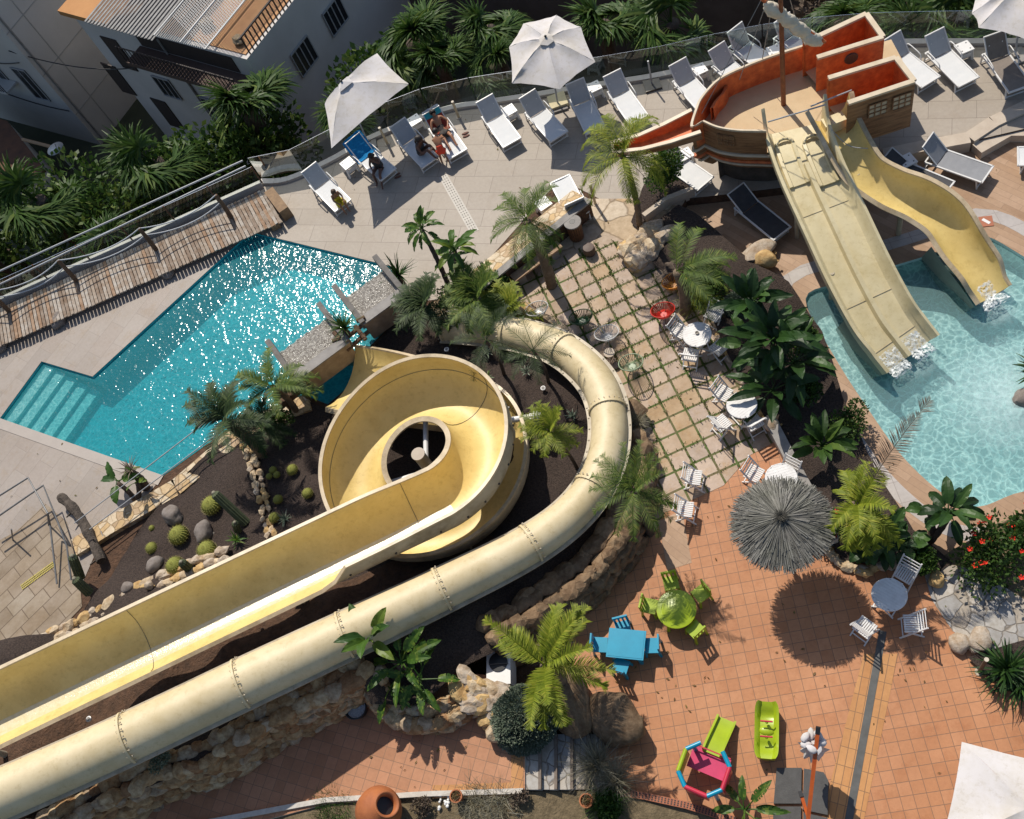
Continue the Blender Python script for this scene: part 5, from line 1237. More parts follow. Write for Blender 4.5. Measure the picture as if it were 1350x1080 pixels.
def make_chair():
    """front at +x, origin on the floor"""
    r = thing('folding_chair', 'x', 'folding chair', (0,0,0), 0, 'white slatted folding chairs'); h = .45; m = MB()
    for k in range(8): y = -.19+k*.38/7; m.bar((-.20,y,h), (.21,y,h), .038, .018)
    m.build('seat', M['white_wood'], r)
    m = MB(); 
    for x in (-.18, .18): m.bar((x,-.215,h-.02), (x,.215,h-.02), .035, .03)
    m.build('seat_frame', M['white_wood'], r)
    for s_ in (-1, 1):
        m = MB(); m.bar((.28,s_*.225,.0), (-.26,s_*.225,.86), .032, .04); m.build('leg', M['white_wood'], r)
        m = MB(); m.bar((-.26,s_*.195,.0), (.20,s_*.195,h), .03, .036); m.build('leg', M['white_wood'], r)
    m = MB()
    for k, x in enumerate(range(4)): z = .60+k*.075; xx = -.26+(.86-z)*.628*.0+(-.0); xb = .28-(.54)*(z/.86); m.bar((xb,-.215,z), (xb,.215,z), .016, .055)
    m.build('backrest', M['white_wood'], r)
    m = MB(); m.bar((.22,-.22,.09), (.22,.22,.09), .025, .03); m.build('stretcher', M['white_wood'], r); m = MB(); m.bar((-.2,-.19,.11), (-.2,.19,.11), .025, .03); m.build('stretcher', M['white_wood'], r)
    return r
TB = Kind(make_table); CH = Kind(make_chair)
tabs = {}
for key, px_, rz, lb in [(1, (919,441), 20, 'round white slatted table with a dark ashtray, nearest the red wire chair'), (2, (978,534), 40, 'round white slatted table in the middle of the stone-slab terrace'), (3, (1030,630), 20, 'round white slatted table half under the thatched parasol'), (4, (1172.5,784), -30, 'round white slatted table on the terracotta beside the stone path')]:
    p = G(px_[0], px_[1], .74); tabs[key] = V((p.x, p.y, 0)); TB.put(tabs[key], R(rz), lb)
ash = thing('ashtray', 'small dark ashtray on the white table', 'ashtray', tabs[1]+V((.0,.03,.752))); m = MB(); m.lathe([(.05,0), (.055,.035), (.042,.035), (.036,.012)], (0,0,0), 16); m.build('bowl', M['bolt'], ash, smooth='auto')
m = MB(); m.tube([(-.10,-.03,.008), (-.06,-.02,.012)], .006, 5); m.build('cigarette', M['white'], ash)
def chair_at(px_, face, lb):
    p = G(px_[0], px_[1], .45); q = face if isinstance(face, Vector) else G(face[0], face[1], .45)
    CH.put(V((p.x, p.y, 0)), math.atan2(q.y-p.y, q.x-p.x), lb)
for px_, f_, lb in [((896,436), (930,452), 'white folding chair left of the ashtray table'), ((941,414), (922,438), 'white folding chair behind the ashtray table, half under big leaves'), ((910,468), (918,440), 'white folding chair below the ashtray table'), ((948,458), (925,440), 'white folding chair right of the ashtray table at the edge of the big leaves'),
    ((953,518), (980,532), 'white folding chair at the upper left of the middle terrace table'), ((951,558), (975,540), 'white folding chair at the lower left of the middle terrace table'), ((994,557), (978,536), 'white folding chair at the lower right of the middle terrace table'),
    ((994,624), (1028,640), 'white folding chair left of the table under the thatched parasol'), ((1040,622), (1028,640), 'white folding chair behind the table under the thatched parasol'),
    ((914,629), (958,634), 'white folding chair standing alone, upper one of the two left of the thatched parasol'), ((903,671), (947,676), 'white folding chair standing alone, lower one of the two left of the thatched parasol'),
    ((1194,756), (1174,786), 'white folding chair above the table beside the stone path'), ((1140,827), (1165,796), 'white folding chair over the slate drain, left below the table'), ((1204,822), (1180,822), 'white folding chair in plant shadow, right below the table')]:
    chair_at(px_, f_, lb)

# ================================================================ ROUND WIRE CHAIRS
def wire_chair(label, px_, face, col, z=0, pod=.0):
    cm = simple('cord '+str(col), col, .45, tuple(x*.7 for x in col), 5)
    c = G(px_[0], px_[1], z+.5); c = V((c.x, c.y, z)); rz = math.atan2(G(*face).y-c.y, G(*face).x-c.x)
    r = thing('wire_chair', label, 'wire chair', c, rz, 'round string chairs on the stone terrace'); rx, ry = .40, .35
    rim = [V((rx*math.cos(a_)*.98, ry*math.sin(a_), .56-.20*math.cos(a_)+.0)) for a_ in [2*PI*k/36 for k in range(36)]]
    bot = V((.05, 0, .24)); m = MB(); m.tube(rim, .015, 6, closed=True); m.build('rim', cm, r, smooth=True)
    m = MB(); hub = [bot+V((.10*math.cos(2*PI*k/36), .10*math.sin(2*PI*k/36), 0)) for k in range(36)]
    for k in range(36):
        a, b = rim[k], hub[k]; mid = (a+b)/2+V((0,0,-.10)); m.tube([a, mid, b], .0085 if col[1] > .3 else .013, 4, caps=False)
    m.build('cords', cm, r)
    m = MB(); m.tube(hub, .012, 5, closed=True); m.lathe([(.09,.232), (.09,.245)], (.05,0,0), 16); m.build('hub', cm, r)
    m = MB()
    for k in range(18): a_ = 2*PI*k/18
    lp = [(.30,.22,0), (.30,-.22,0), (-.26,0,0)]
    for q in lp: m.tube([V(q), bot+V((0,0,.0))+V((q[0]*.2, q[1]*.2, 0)), V((q[0]*1.15, q[1]*1.3, .54 if q[0] > 0 else .76))], .010, 5)
    m.tube([V(q) for q in lp], .010, 5, closed=True); m.build('legs', M['rust'] if sum(col) < .9 else cm, r)
    return r
wire_chair('white round wire chair at the upper left of the group beside the tube slide', (708,408), (700,360), (.62,.62,.60))
wire_chair('dark green round wire chair between the two white wire chairs', (766,419), (765,370), (.03,.09,.035))
wire_chair('white round wire chair nearest the slide collar', (800,440), (806,390), (.66,.65,.62))
wire_chair('pale green round wire chair at the lower end beside the slide', (832,479), (828,430), (.32,.40,.26))
wire_chair('orange round wire chair behind the palm trunk', (889,371), (860,365), (.62,.24,.02))
wire_chair('red round wire chair with tan seat beside the ashtray table', (874,410), (862,360), (.62,.03,.015))
wt = thing('wire_side_table', 'low dark wire side table with a stone top between the wire chairs', 'side table', G(806,474)); m = MB(); m.lathe([(.16,.36), (.16,.40)], (0,0,0), 20); m.build('top', M['beige_stone'], wt); m = MB()
for k in range(12): a_ = k*PI/6; m.tube([(.14*math.cos(a_), .14*math.sin(a_), .36), (.05*math.cos(a_), .05*math.sin(a_), .18), (.18*math.cos(a_), .18*math.sin(a_), 0)], .008, 4)
m.build('wire_frame', M['rust'], wt)

# ================================================================ CHILDREN'S PLASTIC FURNITURE
def kchair(mat):
    def f():
        r = thing('toy_chair', 'x', 'toy chair', (0,0,0)); m = MB(); m.box((0,0,.29), (.30,.32,.035)); m.build('seat', mat, r)
        m = MB(); m.box((-.16,0,.56), (.035,.32,.09), 0); m.box((-.155,-.135,.42), (.035,.05,.26)); m.box((-.155,.135,.42), (.035,.05,.26))
        for y in (-.045, .045): m.box((-.155,y,.41), (.022,.04,.24))
        m.build('backrest', mat, r)
        for x in (-.13, .12):
            for y in (-.135, .135): m = MB(); m.bar((x,y,.28), (x*1.25,y*1.15,0), .045, .045, up=(1,0,0)); m.build('leg', mat, r)
        return r
    return f
PBLU = simple('bright blue plastic', (.0,.29,.45), .35, (.0,.24,.38), 3); PGRN = simple('lime green plastic', (.34,.44,.015), .35, (.28,.37,.012), 3)
PRED = simple('pink red plastic', (.55,.03,.06), .35, (.45,.02,.05), 3); PPINK = simple('hot pink plastic', (.60,.05,.14), .35)
def ktable(name, label, px_, mat, shape, rz):
    p = G(px_[0], px_[1], .48); r = thing(name, label, 'toy table', (p.x, p.y, 0), rz)
    m = MB()
    if shape == 'round': m.lathe([(.38,.455), (.405,.465), (.405,.49), (.385,.498)], (0,0,0), 36); m.lathe([(.30,.499), (.295,.503)], (0,0,0), 36)
    else: m.box((0,0,.475), (.76,.60,.04)); m.box((0,0,.4985), (.70,.54,.006))
    m.build('tabletop', mat, r, smooth='auto')
    for x in (-1, 1):
        for y in (-1, 1): m = MB(); m.bar((x*.24,y*.20,.46), (x*.29,y*.25,0), .06, .06, up=(1,0,0)); m.build('leg', mat, r)
    r.scale = (1.22,1.22,1.12); return V((p.x, p.y, 0))
tbl = ktable('toy_table', 'rectangular bright blue plastic play table with palm shadow on it', (826,850), PBLU, 'sq', R(-2)); tgr = ktable('toy_table', 'round lime green plastic play table', (892,804), PGRN, 'round', R(20))
KB = Kind(kchair(PBLU)); KG = Kind(kchair(PGRN))
for K, px_, to, lb, g in [(KB, (822,829), tbl, 'blue plastic toy chair behind the blue table', 'blue toy chairs'), (KB, (792,851), tbl, 'blue plastic toy chair left of the blue table', 'blue toy chairs'), (KB, (860,852), tbl, 'blue plastic toy chair right of the blue table, back leaning out', 'blue toy chairs'), (KB, (819,879), tbl, 'blue plastic toy chair in shade below the blue table', 'blue toy chairs'),
    (KG, (885,770), tgr, 'lime green toy chair behind the round green table', 'lime green toy chairs'), (KG, (857,800), tgr, 'lime green toy chair left of the round green table', 'lime green toy chairs'), (KG, (924,784), tgr, 'lime green toy chair right of the round green table', 'lime green toy chairs'), (KG, (917,831), tgr, 'lime green toy chair below the round green table', 'lime green toy chairs')]:
    p = G(px_[0], px_[1], .29); o = K.put(V((p.x, p.y, 0)), math.atan2(to.y-p.y, to.x-p.x), lb, scale=1.18); o['group'] = g
# seesaw
c = G(1011,964,.2); ss = thing('seesaw', 'lime green plastic two-seat seesaw with red handles', 'seesaw', (c.x, c.y, 0), ang((1006,1000), (1007,926)))
m = MB(); n = 20; rows = []
for i in range(n+1):
    x = -.56+1.12*i/n; w_ = .215*(1-.25*abs(x/.56)**8); zz = .22+.10*(abs(x)/.56)**2; dip = .09*math.exp(-((abs(x)-.30)/.11)**2)
    rows.append([(x,-w_,zz+.10), (x,-w_*.8,zz+.08), (x,-w_*.55,zz-dip*.6), (x,0,zz-dip), (x,w_*.55,zz-dip*.6), (x,w_*.8,zz+.08), (x,w_,zz+.10), (x,w_*.9,zz-.12), (x,0,zz-.20), (x,-w_*.9,zz-.12)])
k_ = 10; vs = [p for r_ in rows for p in r_]
m.add(vs, [(i*k_+j, (i+1)*k_+j, (i+1)*k_+(j+1) % k_, i*k_+(j+1) % k_) for i in range(n) for j in range(k_)]+[tuple(range(k_)), tuple(n*k_+j for j in range(k_-1, -1, -1))]); m.build('body', PGRN, ss, smooth='auto')
m = MB(); m.rock((0,0,.20), 1, 3, (.10,.15,.07), 3, amp=.05, rz=0); m.build('centre_hump', PGRN, ss, smooth=True); ss.scale = (1.15,1.28,1.1)
for x in (-.15, .15):
    m = MB(); m.tube([(x,-.11,.42), (x,.11,.42)], .018, 8); m.build('handle', PRED, ss, smooth='auto'); m = MB(); m.tube([(x,0,.3), (x,0,.42)], .03, 8); m.build('handle_stem', PGRN, ss)
# playhouse slide
c = G(930,1018,.5); ph = thing('toy_playhouse', 'plastic playhouse frame in pink, red and blue with a lime green slide', 'toy playhouse', (c.x, c.y, 0), ang((925,1050), (948,985)))
# local x = towards the slide
oc = [V((.52,-.26,0)), V((.52,.26,0)), V((.26,.52,0)), V((-.26,.52,0)), V((-.52,.26,0)), V((-.52,-.26,0)), V((-.26,-.52,0)), V((.26,-.52,0))]
for k in range(8):
    a, b = oc[k], oc[(k+1) % 8]
    if k == 0: continue
    side = k % 2 == 0; mat = (PBLU if not side else (PGRN if k == 2 else PRED)); m = MB(); m.tube([V((a.x,a.y,.92)), V((b.x,b.y,.92))], .055, 10); m.build('top_rail', mat, ph, smooth='auto')
    if side:
        m = MB(); m.bar(V((a.x,a.y,.55)), V((b.x,b.y,.55)), .04, .6); m.build('panel', mat, ph)
    else:
        m = MB(); q = (a+b)/2; m.tube([V((q.x,q.y,0)), V((q.x,q.y,.92))], .05, 10); m.build('post', mat, ph, smooth='auto')
m = MB(); m.box((.22,.0,.45), (.5,.9,.05)); m.build('platform', PPINK, ph)
m = MB(); m.box((.47,.0,.66), (.03,.9,.02)); m.build('bar', PRED, ph)
spth = [V((.42,0,.50)), V((.62,0,.44)), V((.95,0,.24)), V((1.2,0,.09)), V((1.36,0,.05))]
m = MB(); m.sweep(spth, lambda i: [(-.24,.12), (-.19,.12), (-.18,.02), (.18,.02), (.19,.12), (.24,.12), (.22,-.03), (-.22,-.03)], closed_prof=True, caps=True); m.f = [list(reversed(f)) for f in m.f]; m.build('slide', PGRN, ph, smooth='auto')

# ================================================================ SMALL DECK THINGS
def bollard(label, px_, h, lean=(0,0), mat=None):
    p = G(*px_); r = thing('bollard_lamp', label, 'bollard lamp', p); m = MB(); m.tube([(0,0,0), (lean[0],lean[1],h)], .045, 12); m.build('post', mat or simple('tan metal post', (.60,.48,.30), .5), r, smooth='auto')
    m = MB(); m.lathe([(.10,0), (.10,.02)], (0,0,0), 16); m.build('base_plate', M['beige_stone'], r); m = MB(); m.tube([(lean[0],lean[1],h), (lean[0],lean[1],h+.03)], .05, 12); m.build('cap', M['cream'], r, smooth='auto')
bollard('tan bollard lamp at the end of the stone-faced wall', (785,269), .95); bollard('tan bollard lamp on the sun deck right of the sunbather', (605,155), .75); bollard('tan bollard lamp behind the blue towel', (511,190), .8); bollard('rusty wood bollard lamp with a white cap among the strappy leaves', (1291,886), 1.1, mat=simple('weathered wooden post', (.12,.08,.05), .8))
p = G(761,313); lb_ = thing('litter_bin', 'brown slatted litter bin with a grey ring lid beside the stone-faced wall', 'litter bin', p)
m = MB()
for k in range(20): a_ = 2*PI*k/20; m.bar((.21*math.cos(a_), .21*math.sin(a_), .03), (.24*math.cos(a_), .24*math.sin(a_), .74), .058, .02, up=(math.cos(a_), math.sin(a_), 0))
m.build('slats', simple('brown bin slats', (.16,.07,.03), .6, (.10,.045,.02), 8), lb_); m = MB(); m.lathe([(.27,.74), (.27,.79), (.09,.80), (.09,.74)], (0,0,0), 28); m.build('lid_ring', M['coping'], lb_, smooth='auto'); m = MB(); m.lathe([(.19,.02), (.2,.70)], (0,0,0), 20); m.build('liner', M['black'], lb_); m = MB(); m.lathe([(.088,.7995), (.085,.8015)], (0,0,0), 20); m.build('opening', M['black'], lb_)
p = G(778,334); o = thing('shadow_drum', 'round brown drum standing in for a cast shadow beside the litter bin', 'shadow stand-in', p); m = MB(); m.lathe([(.17,0), (.2,.15), (.17,.32), (.05,.34)], (0,0,0), 20); m.build('seat', simple('brown shadow tone', (.10,.06,.045), .6), o, smooth='auto'); m = MB(); m.lathe([(.15,.0), (.15,.02)], (0,0,0), 16); m.build('base', M['black'], o)  # drum added where only a cast shadow lies, brown for the shade
p = G(475,937,.6); o = thing('round_planter', 'round dark tub with white gravel in the shade of the retaining wall', 'planter', (p.x, p.y, .6)); m = MB(); m.lathe([(.20,0), (.30,.35), (.28,.36), (.24,.28)], (0,0,0), 26); m.build('tub', M['black'], o, smooth='auto'); m = MB(); m.lathe([(.25,.27), (.245,.29)], (0,0,0), 24); m.build('gravel', simple('white gravel', (.5,.5,.5), .8, (.25,.25,.25), 30, .6, 40), o)
# pump unit in the dark recess
p = G(665,885,.15); o = thing('pump_unit', 'white ventilation unit with a round black fan grille in the dark recess', 'ventilation unit', p, R(8)); m = MB(); m.box((0,0,.3), (.62,.95,.6)); m.build('casing', M['white'], o); m = MB(); m.lathe([(.24,.602), (.24,.63), (.05,.64)], (0,.08,0), 26); m.build('fan_grille', M['black'], o); m = MB(); m.box((.02,.02,.66), (.5,.02,.02)); m.build('grille_bar', M['bolt'], o)
# terracotta amphora and pots
M['clay'] = simple('orange terracotta clay', (.42,.14,.045), .65, (.32,.10,.035), 5, .3, 40)
p = G(505,1076,.5); o = thing('amphora', 'big orange terracotta jar lying tilted with its dark mouth towards the court', 'jar', (p.x-.35, p.y-.05, .5)); o.rotation_euler = (0, R(38), R(15)); o.scale = (1.15,1.15,1.15)
m = MB(); m.lathe([(.10,0), (.30,.18), (.46,.5), (.48,.75), (.38,1.0), (.24,1.12), (.22,1.18), (.28,1.24), (.23,1.25), (.19,1.16), (.19,.95)], (0,0,0), 36); m.build('jar_body', M['clay'], o, smooth=True); m = MB(); m.lathe([(.19,1.05), (.185,1.06)], (0,0,0), 24); m.build('dark_mouth', M['black'], o)
for px_, r_, lb in [((606,1052,.55), .14, 'round clay pot with a dry plant beside the white pebbles'), ((776,1058,.1), .15, 'round clay pot with grass in the bottom garden, right of the steps')]:
    p = G(*px_); o = thing('clay_pot', lb, 'plant pot', p); m = MB(); m.lathe([(r_*.7,0), (r_,.26), (r_*1.12,.27), (r_*1.12,.32), (r_*.92,.32), (r_*.88,.22)], (0,0,0), 24); m.build('pot', M['clay'], o, smooth='auto'); m = MB(); bush(m, (0,0,.30), r_*.8, r_*.8, .12, 160, .05, 7); m.build('dry_plant', foliage('dry pot plant', (.22,.15,.08), (.30,.22,.11)), o)
random.seed(77); pbl = thing('pebbles', 'handful of white pebbles beside the clay pot in the bottom garden', 'pebbles', G(590,1055,.58)); 
for k in range(13): q = G(rnd(578,594), rnd(1048,1068), .60); m = MB(); m.rock(q, rnd(.03,.05), k, (1,.9,.7), 2, amp=.1); m.build('pebble', M['white'], pbl, smooth=True, world=True)
# tile with pictogram, anti-slip strip
p = G(1300,292,-.341); o = thing('warning_tile', 'small red-brown diamond tile with a white mark by the kids pool edge', 'warning tile', p, ang((1285,290),(1305,301),-.35)); m = MB(); m.box((0,0,.004), (.36,.36,.012), R(45)); m.build('tile', simple('red brown tile', (.40,.13,.06), .5), o); m = MB(); m.box((0,.0,.0115), (.24,.09,.006)); m.build('mark', M['white'], o)
o = thing('step_marking', 'yellow speckled anti-slip strip on the left stone paving', 'marking', G(50,760,.03)); m = MB(); a, b = G(29,774,.03), G(70,744,.03); random.seed(3)
for i in range(22):
    for j in range(3): q = a.lerp(b, i/21); q = q+(b-a).cross(V((0,0,1))).normalized()*(j-1)*.07; m.box((q.x,q.y,.031), (.035,.035,.008), i*.3)
m.build('dots', simple('yellow paint', (.60,.50,.05), .6), o, world=True)
# ================================================================ GLASS FENCE, BOARDWALK, RAILINGS
gf = thing('glass_fence', 'frameless clear glass balustrade on a pale curb along the outer edge of the sun deck', 'fence', G(600,140))
fp = catmull(GP([(345,241), (380,238), (434,214), (497,180), (584,147), (640,137), (700,128), (760,118), (821,109), (874,100), (985,76), (1090,62), (1168,58), (1350,57), (1560,57)]), 5)
m = MB()
for i, (a, b) in enumerate(zip(fp, fp[1:])): m.bar(V((a.x,a.y,.05)), V((b.x,b.y,.05)), .22, .11)
m.build('curb', simple('pale curb', (.54,.49,.44), .6), gf, world=True)
acc = 0; last = fp[0]
pp = [fp[0]]
for a, b in zip(fp, fp[1:]):
    acc += (b-a).length
    if acc > 1.45: pp.append(b); acc = 0
for a, b in zip(pp, pp[1:]):
    t_ = (b-a).normalized(); o_ = V((-t_.y, t_.x, 0))*.16; m = MB(); m.bar(V((a.x,a.y,.62))+t_*.015+o_, V((b.x,b.y,.62))-t_*.015+o_, .018, 1.04); m.build('glass_panel', M['glass'], gf, world=True)
# left: plank walk with rope posts, glass and double handrail
bw = thing('plank_walk', 'weathered narrow plank walk along the left edge above the pool, ending in a timber block', 'boardwalk', G(180,360))
A0_, A1_ = G(-160,527,.30), G(372,292,.30); B0_ = G(-160,480,.30); B1_ = G(348,250,.30)
L_ = (A1_-A0_).length; n = int(L_/.135); M['planks'] = islandmat('sun bleached planks', [(.33,.28,.23),(.40,.35,.295),(.27,.21,.16),(.37,.31,.25),(.43,.39,.34),(.34,.23,.15)], .85, .5, 16, (.62,.5,.4), .015)
random.seed(5); m = MB()
for i in range(n):
    t0 = (i+.5)/n; a = A0_.lerp(A1_, t0); b = B0_.lerp(B1_, t0); e_ = (b-a).normalized(); m.bar(a-e_*rnd(0,.05)+V((0,0,rnd(-.006,.006))), b+e_*rnd(0,.03), .108, .04)
m.build('planks', M['planks'], bw, world=True)
m = MB(); m.bar(A0_.lerp(B0_, .2)-V((0,0,.08)), A1_.lerp(B1_, .2)-V((0,0,.08)), .10, .12); m.bar(A0_.lerp(B0_, .8)-V((0,0,.08)), A1_.lerp(B1_, .8)-V((0,0,.08)), .10, .12); m.build('bearers', M['greywood'], bw, world=True)
m = MB(); q = G(367,268,.3); m.box((q.x,q.y,.24), (.36,1.25,.52), ang((372,292),(345,256),.3)-PI/2); m.build('end_block', simple('brown timber block', (.30,.19,.10), .8, (.18,.11,.06), 5, .4, 12), bw, world=True)
q = G(360,292,.3); m = MB(); m.box((q.x,q.y,.12), (.3,.3,.22), .5); m.build('end_step', simple('brown timber block', (.3,.19,.1), .8), bw, world=True)
m = MB(); m.bar(G(-160,470,.15), G(345,243,.15), .14, .30); m.build('back_curb', simple('pale curb', (.54,.49,.44), .6), bw, world=True)
rf = thing('rope_fence', 'leaning timber posts with sagging pale ropes along the plank walk', 'rope fence', G(180,330)); M['postwood'] = simple('split dark timber', (.17,.10,.055), .85, (.08,.045,.025), 6, .5, 14)
posts = [(-80,430), (12,412), (101,372), (206,331), (305,288)]; tops = [(-100,385), (-6,376), (80,342), (181,302), (278,254)]
tp3 = []
for k, (b_, t_) in enumerate(zip(posts, tops)):
    a = G(b_[0], b_[1], .30); m = MB(); c_ = a+V((-.12,.22,1.02)); m.tube([a-V((0,0,.3)), a.lerp(c_, .5)+V((.03,0,0)), c_], [.09,.08,.06], 8); m.build('post', M['postwood'], rf, world=True); tp3.append(c_)
for zz in (0, .38):
    for k, (a, b) in enumerate(zip(tp3, tp3[1:])):
        m = MB(); m.tube([a.lerp(b, j/10)+V((0,0,-zz-.32*4*(j/10)*(1-j/10))) for j in range(11)], .022, 6); m.build('rope', simple('pale blue grey rope', (.50,.52,.54), .7), rf, world=True)
hr = thing('handrail', 'double steel handrail on glass panels outside the plank walk', 'railing', G(200,300)); e0_, e1_ = G(-160,466,.3), G(345,240,.3)
e1b = e1_
for zz in (1.30, 1.12):
    m = MB(); zz_ = .0; ra, rb = (G(-160,430,1.15), G(320,212,1.15)) if zz > 1.2 else (G(-160,452,1.1), G(324,219,1.1)); m.tube([ra, rb], .034, 10); m.build('rail', M['steel'], hr, smooth='auto', world=True)
for k in range(9):
    a, b = e0_.lerp(e1b, k/9), e0_.lerp(e1b, (k+1)/9); t_ = (b-a).normalized()
    m = MB(); m.bar(V((a.x,a.y,.70))+t_*.02, V((b.x,b.y,.70))-t_*.02, .018, .82); m.build('glass_panel', M['glass'], hr, world=True)
    m = MB(); m.bar(V((b.x,b.y,.25)), V((b.x,b.y,1.12)), .03, .05, up=(1,0,0)); m.build('post', M['rust'], hr, world=True)
# steel hand rails at lower left and over the curb
def railing(label, pts, mat, r=.02, posts=(), cat='railing', name='railing', drops=0):
    rr = thing(name, label, cat, pts[0][0]); 
    for l in pts: m = MB(); m.tube(l, r, 8); m.build('rail', mat, rr, smooth='auto', world=True)
    for a, b in posts: m = MB(); m.tube([a, b], r*.8, 8); m.build('post', mat, rr, smooth='auto', world=True)
    return rr
P3 = lambda *l: [G(*q) for q in l]
railing('grey tubular stair rails crossing the ochre paving at the left edge', [P3((-30,672,1.0), (37,630,1.0), (63,677,.95), (66,692,.5), (75,770,.1)), P3((-20,693,.8), (57,640,.8), (77,690,.6), (88,720,.4), (94,765,.1))], simple('dull grey rail steel', (.20,.20,.20), .5, (.14,.14,.14), 5, metal=.2), .030, [(G(64,692,0), G(63,677,.95)), (G(17,712,0), G(15,698,.8))])
0 and railing('rusty thin rails beside the stair rails, running to the cactus bed', [P3((45,642,.7), (90,668,.65), (135,705,.4)), P3((22,642,.8), (62,662,.7)), P3((68,683,.55), (115,706,.4)), P3((68,706,.35), (120,733,.25)), P3((4,716,.4), (64,678,.5)), P3((0,738,.3), (64,694,.4))], M['rust'], .016)
railing('pair of thin steel rails running along the ochre curb above the pool corner', [P3((98,690,.95), (280,550,.95), (310,530,.9)), P3((118,698,.7), (330,540,.7))], M['steel'], .017, [(G(136,709,.15), G(133,700,.2))])

# ================================================================ WATERFALL TROUGHS
M['trough_face'] = simple('brown timber look concrete', (.42,.32,.225), .8, (.25,.18,.125), 4, .6, 9)
def fall(label, a, b, zt=1.15):
    """a,b: the two ends of the front edge (towards the garden)"""
    r = thing('waterfall_trough', label, 'waterfall', V((a.x, a.y, 0)), 0, 'water troughs over the large pool'); t_ = (b-a).normalized(); nn = V((-t_.y, t_.x, 0)); 
    def q(s_, w_, z): p = a+t_*s_+nn*w_; return V((p.x, p.y, z))
    Ln = (b-a).length; W_ = 1.45
    m = MB(); m.add([q(0,0,zt), q(Ln,0,zt), q(Ln,0,zt-.85), q(0,0,zt-.85), q(0,.30,zt), q(Ln,.30,zt), q(Ln,.30,zt-.85), q(0,.30,zt-.85)], [(0,3,2,1), (0,1,5,4), (0,4,7,3), (1,2,6,5), (4,5,6,7), (3,7,6,2)]); m.build('front_wall', M['trough_face'], r, world=True)
    m = MB(); m.bar(q(-.02,.13,zt+.03), q(Ln+.02,.13,zt+.03), .34, .05); m.build('coping', M['coping'], r, world=True)
    m = MB(); m.add([q(0,.30,zt-.16), q(Ln,.30,zt-.16), q(Ln,W_,zt-.22), q(0,W_,zt-.22)], [(0,1,2,3)]); 
    N_ = 16; vs = []
    for i in range(N_+1):
        for j, (w_, z) in enumerate(((W_,-.22), (W_+.12,-.30), (W_+.20,-.55), (W_+.24,-.9), (W_+.26,-1.25))):
            vs.append(q(Ln*i/N_, w_+.03*math.sin(i*2.3), zt+z))
    m.add(vs, [(i*5+j, (i+1)*5+j, (i+1)*5+j+1, i*5+j+1) for i in range(N_) for j in range(4)]); m.build('falling_water', M['fall'], r, smooth=True, world=True)
    for s_ in (0, Ln):
        m = MB(); m.bar(q(s_,.0,zt-.02), q(s_,W_+.42,zt+.02), .17, .34); m.build('end_fin', M['fin'], r, world=True)
    m = MB(); m.bar(q(.05,.75,zt-.32), q(Ln-.05,.75,zt-.32), 1.3, .16); m.build('trough_floor', M['trough_face'], r, world=True)
    for s_ in (.3, Ln-.3): m = MB(); m.bar(q(s_,.5,zt-.4), q(s_,.5,-.3), .25, .35, up=(1,0,0)); m.build('pier', M['trough_face'], r, world=True)
    return r
fall('upper stone water trough spilling into the large pool, nearest the bushy palms', G(480,428,1.15), G(535,388,1.15)); fall('lower stone water trough spilling into the large pool, beside the dark palm', G(391,503,1.15), G(460,452,1.15))
br_ = thing('timber_bridge', 'rough dark timber logs joining the two water troughs', 'timber frame', G(466,440,1))
for a, b in (((452,450,1.1), (482,425,1.1)), ((457,462,.9), (486,437,.9)), ((440,438,1.15), (452,452,1.1)), ((468,430,1.15), (482,448,1.0)), ((470,424,1.25), (481,418,1.25)), ((438,450,1.2), (449,446,1.2))):
    m = MB(); m.tube([G(*a), G(*b)], .07, 8); m.build('log', M['postwood'], br_, smooth='auto', world=True)
sl = thing('timber_sluice', 'short open timber sluice below the dark palm at the pool edge', 'sluice', G(385,530)); a, b = G(366,532,.7), G(398,505,.9)
m = MB(); m.sweep([a, a.lerp(b,.5), b], lambda i: [(-.26,.18), (-.22,.18), (-.2,0), (.2,0), (.22,.18), (.26,.18), (.26,-.06), (-.26,-.06)], closed_prof=True, caps=True); m.build('trough', M['postwood'], sl, world=True)
for s_ in (.2, .85): q = a.lerp(b, s_); m = MB(); m.tube([V((q.x,q.y,.0)), q], .08, 8); m.build('leg', M['postwood'], sl, world=True)

# ================================================================ PLANTS
M['frond'] = foliage('green palm frond', (.06,.11,.018), (.13,.20,.03), (.24,.28,.05))
M['frond_y'] = foliage('yellow green palm frond', (.16,.21,.015), (.30,.35,.03), (.46,.44,.06), trans=.32)
M['frond_d'] = foliage('dark palm frond', (.03,.055,.02), (.06,.10,.03), (.11,.15,.05), trans=.2)
M['fan'] = foliage('dark fan palm leaf', (.035,.08,.015), (.08,.15,.03), (.19,.24,.06), trans=.28, rough=.5)
M['broad'] = foliage('glossy broad leaf', (.018,.045,.012), (.035,.085,.018), (.07,.14,.03), trans=.15, rough=.45, spec=.3)
M['broad_l'] = foliage('bright broad leaf', (.035,.09,.015), (.09,.18,.025), (.20,.26,.04), trans=.25, rough=.45, spec=.3)
M['shrub'] = foliage('green shrub leaves', (.025,.06,.012), (.06,.12,.022), (.11,.17,.03), trans=.2)
M['greyleaf'] = foliage('grey green leaves', (.10,.14,.10), (.20,.24,.18), (.32,.34,.28), trans=.1, rough=.7)
M['straw_grass'] = foliage('dry grass', (.22,.19,.13), (.34,.30,.22), (.46,.42,.36), trans=.2, rough=.8)
M['dead'] = foliage('dry brown frond', (.12,.08,.06), (.20,.15,.12), (.28,.22,.18), trans=.15, rough=.8)
M['bark'] = simple('ringed palm bark', (.22,.16,.105), .9, (.11,.075,.045), 7, .8, 20, bd=.03)
